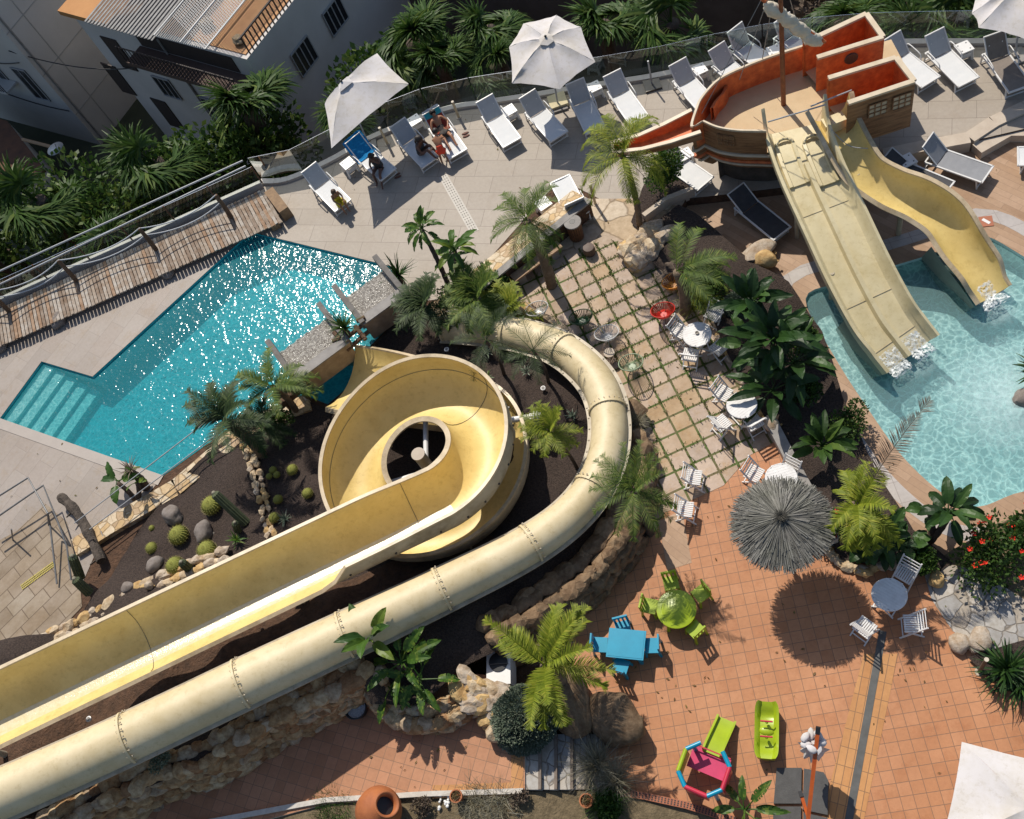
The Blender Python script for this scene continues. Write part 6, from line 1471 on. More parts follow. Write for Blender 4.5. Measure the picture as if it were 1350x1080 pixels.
M['barkd'] = simple('dark palm bark', (.12,.085,.06), .9, (.055,.038,.027), 7, .8, 18, bd=.04)
def palm(label, base, h, nf, L_, seed, leaf='frond', r0=.13, r1=.09, el=(5,60), droop=1.3, n=28, ll=.34, w=.032, az=None, lean=(0,0), cat='palm', bark='bark', name='palm_tree', extra=None, **k):
    b = G(*base) if not isinstance(base, Vector) else base; r = thing(name, label, cat, b); m = MB(); top = V((lean[0], lean[1], h)); trunk(m, (0,0,-.1), top, r0, r1, seed); m.build('trunk', M[bark], r, smooth=True)
    m = MB(); palm_crown(m, top, nf, L_, seed, el, droop, n, ll, w, az, **k); m.build('crown', M[leaf], r)
    if h > 1.4:
        m = MB(); random.seed(seed+900)
        for i in range(4 if r0 > .08 else 2): frond(m, top-V((0,0,.08)), rnd(0,6.28), R(rnd(-35,-5)), L_*rnd(.6,.85), 1.4, 26, ll*.8, w*.7, curl=1.0, ragged=.35)
        m.build('dead_fronds', M['dead'], r)
    if extra: extra(r, top)
    return r
W = R
palm('feather palm with a bare trunk between the stone-faced wall and the slab terrace', (727,378), 3.2, 17, 1.35, 11, 'frond', .17, .12, (-20,60), 1.6, 44, .28, .026, lean=(-.05,.1))
palm('slender palm with long drooping pale fronds at the bow of the pirate ship', (843,300), 3.3, 15, 1.75, 12, 'frond_y', .10, .08, (5,75), 2.6, 56, .34, .027, curl=1.0)
palm('stocky palm behind the orange wire chair, throwing fronds to the right', (903,412), 2.1, 11, 1.65, 13, 'frond', .18, .13, (-10,40), 1.4, 50, .34, .028, az=[R(a) for a in (10,-15,35,60,-40,-60,20,0,85,28,-28)])
def upfrond(r, top):
    m = MB(); random.seed(2); frond(m, top, R(48), R(56), 3.1, .75, 90, .42, .030, ragged=.12, curl=.7); m.build('dry_frond', M['dead'], r)
palm('yellow-green palm with one tall dry frond beside the kids pool', (1116,720), 2.3, 24, 1.2, 14, 'frond_y', .22, .17, (-30,70), 1.7, 54, .30, .034, az=[R(a) for a in (62,58,70,-60,-40,-75,-95,-110,-20,55,120,-130,85,50,75,-50,-85,-65,-30,66,100,48,-70,-90)], lean=(.15,.15), curl=.6, extra=upfrond)
palm('bright green palm with four spreading fronds between the tube slide and the blue toy table', (742,905,.6), 2.1, 21, 1.6, 15, 'frond_y', .14, .11, (-5,62), 1.1, 60, .32, .032, az=[R(a) for a in (78,72,148,142,8,-2,-72,-80,-64,75,145,3,-75,66,-88,84,60,-68,150,-84,70)], lift=.45)
palm('small palm with grassy fronds on the rock bank, left of the two lone chairs', (856,704,.0), 2.9, 17, 1.25, 16, 'frond', .12, .09, (-15,65), 1.1, 40, .26, .022, bark='barkd')
palm('dark windblown palm on the ridge at the pool corner', (345,600,.3), 2.3, 19, 1.45, 17, 'frond_d', .16, .12, (-15,60), 1.3, 48, .36, .036, az=[R(a) for a in (100,110,95,125,85,150,170,195,20,5,-20,-50,-90,105,90,115,140,180,12,-5,-35,30)])
palm('thin young palm with sparse fronds in the mulch, left one of the pair', (663,492,.5), 1.9, 9, 1.2, 18, 'frond_d', .055, .045, (-5,45), 1.3, 30, .26, .018, bark='barkd', bare=.2)
palm('thin young palm with sparse fronds in the mulch, right one of the pair', (722,504,.5), 1.8, 9, 1.1, 19, 'frond_d', .05, .04, (0,50), 1.3, 30, .25, .018, bark='barkd', bare=.2)
palm('small fluffy bright green palm leaning in the mulch inside the tube curve', (762,622,.5), 1.75, 18, .80, 20, 'frond_y', .05, .04, (5,75), 1.1, 34, .24, .024, lean=(-.45,.35))
palm('bushy yellow-green palm left of the stone-slab terrace beside the tube end', (642,420,.2), 1.1, 24, 1.25, 21, 'frond', .14, .12, (0,70), 1.3, 44, .36, .036)
palm('low yellow-green palm in front of the stone-faced wall', (668,430,.2), .5, 22, 1.15, 22, 'frond_y', .14, .12, (5,60), 1.2, 36, .32, .034)
palm('dark bushy palm at the upper end of the water troughs', (572,428,.3), 1.0, 22, 1.05, 23, 'frond_d', .15, .12, (0,70), 1.3, 38, .32, .036)
palm('small green palm leaning over the lower water trough', (388,540,.3), 1.5, 13, 1.35, 24, 'frond', .10, .08, (-5,40), 1.2, 44, .32, .034, az=[R(a) for a in (5,-10,20,160,180,200,-60,60,100,12,-2,170,130)])
palm('low fan of fronds at the left foot of the dark pool corner palm', (358,575,.3), .6, 20, .95, 25, 'frond_d', .10, .08, (5,60), 1.2, 34, .26, .032)
# spiky yucca between the troughs, agave-like ones
def rosette(label, base, n, L_, w, seed, mat, el=(15,80), droop=.3, cat='plant', name='spiky_plant', z=0, stem=.0, seg=4):
    b = G(*base); r = thing(name, label, cat, b); random.seed(seed); m = MB()
    for i in range(n):
        a_ = i*2.39996+rnd(-.35,.35); e = R(el[0]+(el[1]-el[0])*(i/n)+rnd(-10,10)); blade(m, (rnd(-.06,.06)*L_, rnd(-.06,.06)*L_, stem), (math.cos(a_)*math.cos(e), math.sin(a_)*math.cos(e), math.sin(e)), L_*rnd(.55,1.15), w*rnd(.7,1.1), droop*rnd(.5,2.2), seg)
    m.build('leaves', mat, r)
    if stem: m = MB(); m.tube([(0,0,-.05), (0,0,stem)], [.09,.07], 8); m.build('stem', M['barkd'], r)
    return r
rosette('spiky green yucca standing on the timber logs between the water troughs', (459,440,1.1), 70, .75, .045, 1, M['shrub'], stem=.35)
rosette('dark spiky yucca at the deck corner above the upper water trough', (532,375,.1), 50, .75, .06, 2, M['broad'], stem=.5)
rosette('strappy green clump with the white-capped bollard at the right edge', (1326,884,.1), 130, .95, .07, 3, M['broad'], el=(8,75), droop=.9, cat='plant', name='strappy_plant')
rosette('second strappy green clump at the right edge below the first', (1345,905,.1), 80, .75, .06, 4, M['broad'], el=(8,70), droop=.9, name='strappy_plant')
for k, (px_, lb) in enumerate([((643,465,.55), 'small pale rosette in the mulch left of the young palms'), ((643,498,.55), 'bright small rosette in the mulch below the left young palm'), ((694,490,.55), 'faint small rosette in the mulch between the young palms'), ((669,531,.6), 'yellow-green small rosette in the mulch right of the spiral slide'), ((755,548,.6), 'small rosette beside the fluffy leaning palm'), ((312,712,.6), 'blue-green agave rosette at the rim of the open slide'), ((376,685,.5), 'small spiky rosette between the ridge and the spiral slide')]):
    rosette(lb, px_, 22, .24+.08*(k > 4), .06, 10+k, M['greyleaf'] if k % 2 == 0 else M['broad_l'], el=(10,70), name='succulent', cat='succulent')
# banana / strelitzia
def broadplant(label, base, leaves, seed, mat='broad', stems=(), cat='banana plant', name='broadleaf_plant', stemr=.09, tear=0.0):
    b = G(*base); r = thing(name, label, cat, b); random.seed(seed)
    for a, c_ in stems: m = MB(); trunk(m, a, c_, stemr, stemr*.7, seed, 8, .12, .05); m.build('stem', M['barkd'], r, smooth=True)
    m = MB()
    for lf in leaves: paddle(m, *lf)
    m.build('leaves', M[mat], r, smooth=False)
    return r
def ring(c, n, el, pet, L_, w, seed, droop=.7, tear=0.0):
    random.seed(seed); out_ = []
    for i in range(n): out_.append((V(c)+V((rnd(-.05,.05), rnd(-.05,.05), 0)), i*2.39996+rnd(-.25,.25), R(rnd(*el)), pet*rnd(.7,1.1), L_*rnd(.8,1.12), w*rnd(.85,1.1), 0, droop*rnd(.6,1.3), tear, .28, 9, .016, rnd(-.5,.5)))
    return out_
broadplant('huge clump of dark glossy banana-like leaves between the terrace and the kids pool', (1015,495,.1), ring((-.45,1.3,1.6), 15, (20,80), .3, .85, .32, 1)+ring((.1,.3,1.35), 22, (5,75), .45, .95, .34, 2)+ring((.65,-.1,.9), 17, (0,65), .45, .9, .32, 3)+ring((.1,-.8,.6), 13, (0,60), .45, .85, .30, 4)+ring((-.5,.5,.8), 12, (10,65), .35, .75, .30, 5), 1, 'broad', stems=(((0,0,0), (.1,.3,1.4)), ((-.3,.8,0), (-.45,1.3,1.6)), ((.4,-.2,0), (.65,-.1,.9))))
broadplant('smaller clump of broad green leaves below the huge clump, beside the grey wall', (1084,600,.0), ring((0,0,.55), 20, (15,80), .3, .7, .24, 6), 2, 'shrub')
broadplant('broad-leaved plant with bare stems rising over the pool edge, left of the red hibiscus', (1226,715,-.2), ring((.35,.35,1.15), 14, (-10,70), .2, .75, .27, 7, 1.1)+ring((-.05,.45,.8), 5, (0,60), .2, .55, .22, 77, 1.1), 3, 'broad', stems=(((0,0,0), (.35,.35,1.15)), ((0,0,0), (-.05,.45,.8))), stemr=.10)
broadplant('low spread of glossy heart-shaped leaves under the yellow-green palm', (1165,720,.1), ring((0,.1,.3), 16, (5,60), .35, .55, .30, 8)+ring((.5,-.05,.2), 9, (5,60), .3, .45, .28, 9)+ring((-.4,.0,.25), 8, (5,60), .3, .5, .28, 10), 4, 'broad', name='arum_plant', cat='plant')
broadplant('tall leaning plant with split bright leaves behind the tube slide, right of the deck drain', (598,395,.2), ring((-.45,1.0,2.35), 15, (-20,75), .22, .58, .20, 11, 1.0, tear=.2)+ring((.55,.5,1.9), 14, (-10,80), .22, .72, .24, 12, 1.0)+ring((.15,.6,1.3), 7, (-10,50), .25, .6, .22, 78, 1.0, tear=.2), 5, 'broad_l', stems=(((0,0,0), (-.45,1.0,2.35)), ((.1,0,0), (.55,.5,1.9))), stemr=.09, name='bird_of_paradise_plant', cat='plant')
broadplant('banana-leaf plant with torn bright leaves standing in front of the tube slide', (548,905,1.0), ring((-.75,.75,1.55), 9, (10,75), .25, .75, .30, 13)+ring((-.1,.35,.9), 10, (-5,50), .4, .85, .26, 14, tear=.35)+ring((.3,.1,.6), 8, (0,50), .4, .7, .24, 15, tear=.3)+ring((-.55,-.15,.4), 6, (-10,40), .35, .7, .24, 16, tear=.35), 6, 'broad_l', stems=(((0,0,-.2), (-.75,.75,1.55)), ((.1,0,-.2), (-.1,.35,.9))), name='bird_of_paradise_plant', cat='plant')
broadplant('small plant with a wide dark leaf on the pool surround by the ochre curb', (178,660,.05), ring((-.35,.35,.6), 5, (5,60), .2, .6, .28, 17)+ring((.3,.4,.55), 3, (30,60), .2, .35, .18, 18), 7, 'broad_l', stems=(((0,0,0), (-.35,.35,.6)), ((.1,0,0), (.3,.4,.55))), name='bird_of_paradise_plant', cat='plant')
broadplant('drooping banana leaves beside the toy playhouse at the bottom edge', (985,1072,.05), ring((0,0,.5), 9, (-5,50), .3, .65, .20, 19, tear=.2), 8, 'broad_l', name='bird_of_paradise_plant', cat='plant')
rs = thing('dry_palm_stump', 'ragged dark dry palm stump at the pool corner', 'stump', G(192,645,.05)); m = MB(); trunk(m, (0,0,0), (-.12,.3,.75), .14,.09, 3); m.build('trunk', M['barkd'], rs, smooth=True); m = MB(); random.seed(8)
for i in range(26): a_ = i*2.4; blade(m, (-.12,.3,.75), (math.cos(a_)*.5, math.sin(a_)*.5, rnd(.2,1)), rnd(.25,.5), .05, .8, 3)
m.build('dry_leaves', M['dead'], rs)
# shrubs
def shrub(label, base, r_, h, n, leaf, mat, seed, z=0, cat='shrub', name='shrub', lumps=5, hollow=.6, flowers=None, aspect=.55, core=None):
    b = G(*base); s_ = thing(name, label, cat, b); m = MB(); bush(m, (0,0,h*.5), r_, r_, h*.62, n, leaf, seed, 0, hollow, aspect, lumps); m.build('foliage', M[mat], s_)
    if core: m = MB(); m.rock((0,0,h*.42), 1, seed, (r_*.72, r_*.72, h*.5), 3, amp=.15); m.build('inner_mass', core, s_, smooth=True)
    m = MB(); m.tube([(0,0,-.05), (0,0,h*.5)], [.04,.02], 6); m.build('stem', M['barkd'], s_)
    if flowers:
        random.seed(seed+50)
        for i in range(flowers[0]): m = MB(); a_ = rnd(0,2*PI); q = V((math.cos(a_)*r_*rnd(.3,.95), math.sin(a_)*r_*rnd(.3,.95), h*rnd(.6,1.0))); [m.add([q, q+V((math.cos(t_)*.055-.02, math.sin(t_)*.055, .03)), q+V((math.cos(t_+.5)*.075, math.sin(t_+.5)*.075, .02)), q+V((math.cos(t_+1)*.055, math.sin(t_+1)*.055, .03))], [(0,1,2,3)]) for t_ in (0,1.25,2.5,3.75,5.0)]; m.build('flower', flowers[1], s_)
    return s_
def domed(label, base, r_, h, n, seed, mat='greyleaf'):
    b = G(*base); s_ = thing('round_shrub', label, 'shrub', b); random.seed(seed); m = MB()
    for i in range(n):
        z = random.random(); a_ = rnd(0, 2*PI); rr = math.sqrt(1-z*z); u = V((rr*math.cos(a_), rr*math.sin(a_), z)); k = 1+.07*noise.noise(u*3+V((seed,0,0))); q = V((u.x*r_, u.y*r_, u.z*h))*k*rnd(.88,1.0)
        for j in range(3):
            d_ = (u+V((rnd(-.6,.6), rnd(-.6,.6), rnd(-.2,.6)))).normalized(); blade(m, q, d_, rnd(.05,.10), .022, .3, 1, tip=.5)
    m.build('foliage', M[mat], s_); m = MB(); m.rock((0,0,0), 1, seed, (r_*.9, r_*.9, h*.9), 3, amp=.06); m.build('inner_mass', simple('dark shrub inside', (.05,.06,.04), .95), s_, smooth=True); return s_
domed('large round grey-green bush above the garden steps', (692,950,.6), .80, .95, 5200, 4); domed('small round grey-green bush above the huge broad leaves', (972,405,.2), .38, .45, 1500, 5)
REDF = simple('scarlet petals', (.75,.03,.01), .6)
shrub('loose hibiscus bush dotted with red flowers at the right edge of the pool deck', (1302,745,-.2), .95, 1.3, 1900, .12, 'shrub', 30, lumps=12, hollow=.35, flowers=(14, REDF))
shrub('small hibiscus with orange-red blooms at the right frame edge', (1350,712,-.3), .5, 1.2, 900, .12, 'shrub', 31, flowers=(7, REDF))
shrub('dense dark green shrub between the yellow-green palm and the thatched parasol', (1092,700,.1), .45, .75, 1700, .08, 'shrub', 32, flowers=(2, REDF))
shrub('dense dark shrub below the broad leaves beside the stone path', (1215,748,.05), .45, .5, 1300, .08, 'shrub', 33)
shrub('leafy light green shrub in the planter below the ship bow', (880,246,.25), .62, 1.3, 2400, .10, 'broad_l', 34, lumps=8)
shrub('dark shrub behind the orange wire chair palm', (935,385,.2), .55, .7, 1600, .09, 'shrub', 35)
shrub('dark green shrub at the left foot of the huge broad leaves', (1060,530,.0), .55, .6, 1600, .09, 'shrub', 36)
shrub('dark low shrub between the broad leaves and the small clump', (1115,560,-.1), .6, .5, 1500, .08, 'shrub', 37)
shrub('dark green shrub beside the kids pool deck under the banana-like leaves', (1055,455,.0), .7, .8, 2000, .10, 'shrub', 38)
shrub('small blue-green bush in the shade below the tube slide', (218,1005,2.1), .30, .35, 700, .06, 'greyleaf', 39, cat='shrub')
shrub('dark leafy mass at the foot of the bushy palms by the tube end', (605,405,.2), .6, .8, 1800, .09, 'shrub', 40)
shrub('dark evergreen shrub in front of the stone-faced wall foot', (655,385,.1), .6, .7, 1600, .09, 'shrub', 41)
shrub('brown dry flower bush beside the tilted jar in the bottom garden', (562,1062,.5), .28, .35, 900, .06, 'dead', 42)
shrub('brown dry flower bush in the middle of the bottom garden', (688,1056,.4), .26, .35, 800, .06, 'dead', 43)
shrub('dark green bush at the right end of the bottom garden', (812,1065,.1), .45, .5, 1500, .09, 'shrub', 44)
shrub('low green bush at the foot of the pool corner palm', (375,560,.3), .45, .5, 1300, .08, 'shrub', 45)
# ornamental grasses
def grassclump(label, base, n, L_, seed, mat, spread=.12, el=(25,88), w=.012, droop=1.0):
    b = G(*base); r = thing('grass_clump', label, 'ornamental grass', b); random.seed(seed); m = MB()
    for i in range(n): a_ = rnd(0,2*PI); e = R(rnd(*el)); blade(m, (rnd(-spread,spread), rnd(-spread,spread), 0), (math.cos(a_)*math.cos(e), math.sin(a_)*math.cos(e), math.sin(e)), L_*rnd(.6,1.1), w, droop, 4)
    m.build('blades', M[mat], r); return r
grassclump('pale dry fountain grass over the right end of the garden steps', (788,1010,.1), 420, 1.05, 1, 'straw_grass'); grassclump('dry brownish grass clump right of the garden steps', (812,1030,.1), 360, .85, 2, 'straw_grass'); grassclump('green grass tuft at the bottom garden beside the clay pot', (800,1062,.1), 420, .7, 3, 'shrub')
grassclump('dry pale grass along the right flank of the tube slide', (838,560,.4), 300, .5, 4, 'straw_grass'); grassclump('straw grass tuft on the rock bank above the small palm', (846,600,.4), 300, .5, 5, 'straw_grass')
grassclump('grey dried grass at the left of the bottom garden steps', (640,1070,.5), 500, .75, 6, 'straw_grass', spread=.5); grassclump('green grass strip at the bottom garden left of the tilted jar', (440,1068,.5), 400, .4, 7, 'shrub', spread=.4); grassclump('drooping straw fronds under the stocky palm', (925,395,.2), 400, .9, 8, 'frond_y', spread=.3)
# grass in the joints
random.seed(55); m = MB(); rz = .488; o_ = G(798.4,345.2); sz = .5272; ca_, sa_ = math.cos(rz), math.sin(rz)
TERR = GP([(700,352), (735,342), (775,321), (820,318), (862,345), (900,352), (900,380), (938,405), (964,470), (1014,556), (989,600), (954,640), (876,676), (848,650), (800,480), (700,400)])
for i in range(42000):
    a_ = rnd(-14,14); b_ = rnd(-22,14); jx, jy = round(a_), round(b_)
    if random.random() < .5: a_ = jx+random.gauss(0,.05)
    else: b_ = jy+random.gauss(0,.05)
    x = o_.x+sz*(a_*ca_-b_*sa_); y = o_.y+sz*(a_*sa_+b_*ca_)
    if not inside(x, y, TERR): continue
    dens = .30+1.1*noise.noise(V((x*.9, y*.9, 2)))+.75*((y-12.5)/6)*(1 if x < 2 else .4)
    dist = math.hypot(a_-jx, b_-jy) if False else 0
    if random.random() > dens: continue
    blade(m, (x, y, .006), (rnd(-.6,.6), rnd(-.6,.6), .8), rnd(.05,.11), .026, .8, 1, tip=.4)
g_ = m.build('joint_grass', foliage('short turf blades', (.05,.10,.012), (.12,.20,.02), (.20,.24,.05))); g_['kind'] = 'stuff'
# cacti
M['cactus'] = simple('golden barrel cactus', (.30,.29,.05), .8, (.16,.19,.035), 12, .6, 40)
M['cactus_g'] = simple('green ribbed cactus', (.11,.13,.06), .7, (.06,.08,.04), 8, .4, 30)
def barrel():
    r = thing('barrel_cactus', 'x', 'cactus', (0,0,0), 0, 'golden barrel cacti in the mulch'); m = MB(); nr = 20; vs = []; K_ = 9
    for j in range(K_+1):
        ph_ = PI*(.02+.96*j/K_)*.78
        for k in range(nr*2): th_ = PI*k/nr; rr = math.sin(ph_)*(1+(.07 if k % 2 else -.04)); vs.append((rr*math.cos(th_), rr*math.sin(th_), .75+math.cos(ph_)*.85))
    s_ = nr*2; m.add(vs, [(j*s_+k, j*s_+(k+1) % s_, (j+1)*s_+(k+1) % s_, (j+1)*s_+k) for j in range(K_) for k in range(s_)]+[tuple(range(s_-1,-1,-1))]); m.f = [list(reversed(f)) for f in m.f]; m.build('body', M['cactus'], r)
    m = MB(); random.seed(1)
    for j in range(8):
        ph_ = PI*(.04+.09*j)
        for k in range(nr): th_ = 2*PI*(k+.5)/nr; q = V((math.sin(ph_)*1.08*math.cos(th_), math.sin(ph_)*1.08*math.sin(th_), .75+math.cos(ph_)*.86)); [blade(m, q, (q-V((0,0,.7))).normalized()+V((rnd(-.7,.7), rnd(-.7,.7), rnd(-.3,.7))), .17, .03, .1, 1) for _ in range(3)]
    m.build('spines', foliage('straw yellow spines', (.50,.42,.10), (.62,.55,.20), trans=.1), r); return r
BC = Kind(barrel)
for px_, d_, lb in [((282,669,.35), .33, 'golden barrel cactus beside the leaning column cactus'), ((239,708,.3), .33, 'golden barrel cactus between the two dark boulders'), ((276,728,.4), .32, 'golden barrel cactus nearest the open slide'), ((234,748,.4), .30, 'golden barrel cactus beside the green column at the slide rim'), ((202,724,.3), .20, 'small golden barrel cactus left of the central boulder'), ((201,697,.25), .10, 'tiny golden barrel cactus near the ochre curb'), ((361,621,.4), .13, 'small golden barrel in the tight trio beyond the ridge, upper'), ((356,629,.4), .11, 'small golden barrel in the tight trio beyond the ridge, lower left'), ((366,627,.4), .12, 'small golden barrel in the tight trio beyond the ridge, lower right'), ((387,621,.4), .19, 'greenish barrel cactus near the spiral slide, upper'), ((407,652,.45), .18, 'greenish barrel cactus near the spiral slide, lower'), ((368,660,.45), .16, 'small golden barrel below the tight trio'), ((363,684,.5), .18, 'golden barrel beside the small spiky rosette'),
    ((611,405,.3), .15, 'pale barrel cactus left of the pair below the stone-faced wall'), ((625,408,.3), .14, 'pale barrel cactus right of the pair below the stone-faced wall')]:
    BC.put(G(*px_)-V((0,0,d_*.15)), px_[0], lb, scale=d_*.85)
def column(label, a, b, r_):
    o = thing('column_cactus', label, 'cactus', a); m = MB(); nr = 12; P_ = [a, a.lerp(b,.5), b, b+(b-a).normalized()*r_*.6]; vs = []
    t_ = (b-a).normalized(); s_ = t_.cross(V((0,0,1))).normalized(); u_ = s_.cross(t_)
    for j, (p, k) in enumerate(zip(P_, (1,1,.95,.4))):
        for i in range(nr*2): th_ = PI*i/nr; rr = r_*k*(1+(.12 if i % 2 else -.08)); vs.append(p+s_*rr*math.cos(th_)+u_*rr*math.sin(th_))
    q_ = nr*2; m.add(vs, [(j*q_+i, j*q_+(i+1) % q_, (j+1)*q_+(i+1) % q_, (j+1)*q_+i) for j in range(3) for i in range(q_)]+[tuple(3*q_+i for i in range(q_))]); m.build('stem', M['cactus_g'], o, world=True); m = MB(); m.rock(b+t_*r_*.5, r_*.5, 3, amp=.2); m.build('crown_wool', M['straw_grass'], o, world=True)
column('leaning column cactus in the middle of the cactus bed', G(325,690,.4), G(284,652,1.35), .13); column('short green column cactus at the rim of the open slide', G(252,752,.45), G(240,742,1.0), .12); column('small blue-green column beside the agave rosette', G(314,700,.5), G(310,690,.9), .10)
column('dark column cactus in the corner beside the stair rails, upper', G(106,762,.3), G(96,735,1.1), .13); column('dark column cactus in the corner beside the stair rails, lower', G(118,782,.35), G(100,765,.9), .13)
# boulders
def boulder(label, px_, r_, seed, mat='greyrock', sz=(1,.8,.7), amp=.35, rz=None):
    p = G(*px_); o = thing('boulder', label, 'rock', p); m = MB(); m.rock((0,0,r_*.35), r_*1.12, seed, sz, 3, amp=amp*.7, rz=rz, cut=(0 if mat == 'greyrock' else 11)); b_ = m.build('rock_body', M[mat], o, smooth='auto'); m = MB(); [m.rock((math.cos(k*2.1)*r_*.95, math.sin(k*2.1)*r_*.75, .02), r_*.14, seed+k, (1,1,.7), 1) for k in range(3)]; m.build('small_chips', M[mat], o)
for k, (px_, r_, lb) in enumerate([((229,681,.3), .30, 'grey-brown boulder nearest the ochre curb in the cactus bed'), ((271,703,.35), .30, 'grey boulder right of the central barrel cactus'), ((206,746,.35), .25, 'grey boulder at the left of the cactus bed'), ((170,776,.4), .20, 'small grey boulder near the stone border'), ((222,362,.0), .26, 'dark boulder under the plank walk, nearest the pool'), ((80,424,.0), .32, 'dark boulder under the plank walk, further left'), ((2,460,.0), .26, 'dark boulder under the plank walk at the left edge')]): boulder(lb, px_, r_, k+1)
boulder('large tan boulder with palm shadow right of the round grey bush', (810,945,.1), .66, 11, 'brownrock', (.9,1.15,.8), .3, rz=.9); boulder('large brown boulder under the bright palm fronds', (752,930,.3), .70, 12, 'brownrock', (.8,1.2,.8), .3, rz=.3); boulder('round tan boulder under the small palm on the rock bank', (848,665,.2), .42, 13, 'brownrock')
boulder('pale boulder left of the pair at the end of the stone path', (1266,850,.05), .26, 14, 'palerock'); boulder('pale boulder right of the pair at the end of the stone path', (1292,846,.05), .30, 15, 'palerock'); boulder('small orange stone between the pale boulders', (1284,856,.05), .12, 16, 'palerock'); boulder('pale rock beside the low spread of glossy leaves', (1142,690,.1), .34, 17, 'palerock'); boulder('ochre rock at the end of the grey wall beside the middle table', (1018,560,.3), .25, 18, 'palerock'); boulder('pale rock at the right of the small green shrub by the path', (1235,765,.05), .22, 19, 'palerock'); boulder('flat pale rock at the edge of the pool deck beside the black lounger', (1000,335,-.2), .5, 20, 'palerock', (1.2,.6,.4)); boulder('flat tan rock in the bed between the broad leaves and the pool deck', (1010,345,-.1), .35, 21, 'palerock'); boulder('brown rock slab under the thin grass beside the slide collar', (838,540,.3), .34, 22, 'brownrock'); boulder('orange rock in the pale stone row beside the rosette', (198,772,.6), .16, 23, 'palerock')
boulder('dark grey boulder at the kids pool right edge', (1350,528,-.6), .30, 24)
rosette('blue-green spiky leaves reaching in from the right edge over the kids pool', (1372,490,-.4), 40, .85, .12, 60, M['broad'], el=(5,60), droop=.5, name='agave', cat='plant')
# little garden lights and labels in the mulch
for px_, lb in (((590,463,.5), 'small white garden spotlight in the mulch near the tube end'), ((697,661,.6), 'small white cone marker in the mulch right of the spiral'), ((717,514,.5), 'small glass-topped spotlight in the mulch at the right young palm'), ((120,949,2.0), 'round white in-ground spotlight on the earth between the two slides')):
    p = G(*px_); o = thing('garden_spotlight', lb, 'garden light', p); m = MB(); m.lathe([(.03,0), (.07,.09), (.075,.11), (.05,.12)], (0,0,0), 16); m.build('housing', M['white'], o, smooth='auto'); m = MB(); m.lathe([(.05,.118), (.048,.124)], (0,0,0), 14); m.build('lens', M['coping'], o)

# ================================================================ BEYOND THE FENCE
def fanpalm():
    r = thing('fan_palm', 'x', 'palm', (0,0,0), 0, 'fan palms growing beyond the glass'); m = MB(); trunk(m, (0,0,-11), (0,0,0), .32, .24, 2, 12, .35, .0); m.build('trunk', M['barkd'], r, smooth=True); m = MB(); random.seed(9)
    for i in range(40): fan_leaf(m, (0,0,-.1), i*2.39996+rnd(-.2,.2), R(-35+115*((i*.618) % 1)), rnd(.7,1.1), rnd(.85,1.1), 18, 0, 1.1)
    m.build('crown', M['fan'], r); return r
FP = Kind(fanpalm)
for px_, s_, lb in [((322,140,-2.2), 1.45, 'large fan palm in front of the white building corner'), ((205,215,-2.4), 1.40, 'fan palm between the dark lane and the handrail'), ((50,265,-2.5), 1.45, 'fan palm at the left edge above the handrail'), ((545,55,-1.8), 1.25, 'fan palm right of the building wall behind the square parasol'), ((578,78,-1.8), 1.0, 'fan palm just above the glass behind the sunbather'), ((645,38,-1.8), 1.05, 'fan palm left of the six-sided parasol'), ((652,86,-1.8), .8, 'small fan palm low behind the glass left of the six-sided parasol'), ((795,32,-1.8), 1.15, 'fan palm right of the six-sided parasol'), ((885,30,-1.8), 1.1, 'fan palm at the top between the six-sided parasol and the mast'), ((1110,30,-1.8), 1.0, 'fan palm at the top right behind the ship castle'), ((1205,48,-1.6), .95, 'fan palm behind the glass right of the ship stern'), ((1262,22,-1.6), 1.0, 'fan palm behind the glass left of the corner parasol'), ((455,150,-1.9), .75, 'small fan palm seen through the glass below the square parasol'), ((1165,70,-1.6), .7, 'small fan palm seen through the glass by the stern loungers'), ((150,330,-2.6), 1.0, 'small fan palm under the middle of the handrail'), ((-30,330,-2.5), 1.2, 'fan palm half outside the left edge')]:
    FP.put(G(*px_), px_[0]*1.3, lb, scale=s_)
def hedge(label, base, rx, ry, rz_, n, seed, mat='shrub'):
    b = G(*base); s_ = thing('garden_tree', label, 'tree', b); m = MB(); bush(m, (0,0,0), rx, ry, rz_, n, .30, seed, 0, .75, .6, 9); m.build('crown', M[mat], s_); m = MB(); m.tube([(0,0,-9), (0,0,0)], [.2,.1], 8); m.build('trunk', M['barkd'], s_)
for k, (px_, rx, lb) in enumerate([((130,285,-4.5), 3.4, 'dark leafy tree below the handrail, middle'), ((10,330,-4.8), 3.6, 'dark leafy tree at the left edge below the handrail'), ((255,250,-4.5), 3.0, 'dark leafy tree between the fan palms left of the corner'), ((520,110,-4.5), 3.0, 'dark tree behind the square parasol'), ((1230,30,-4.2), 3.2, 'dark tree behind the glass at the top right'), ((1330,10,-4.2), 3.0, 'dark tree behind the corner parasol'), ((355,205,-4.8), 2.6, 'dark tree behind the glass corner'), ((1150,10,-4.5), 2.8, 'dark tree with autumn brown leaves behind the ship castle')]):
    hedge(lb, px_, rx, rx*.8, 2.4, 2600, 70+k, 'dead' if k == 7 else 'fan')

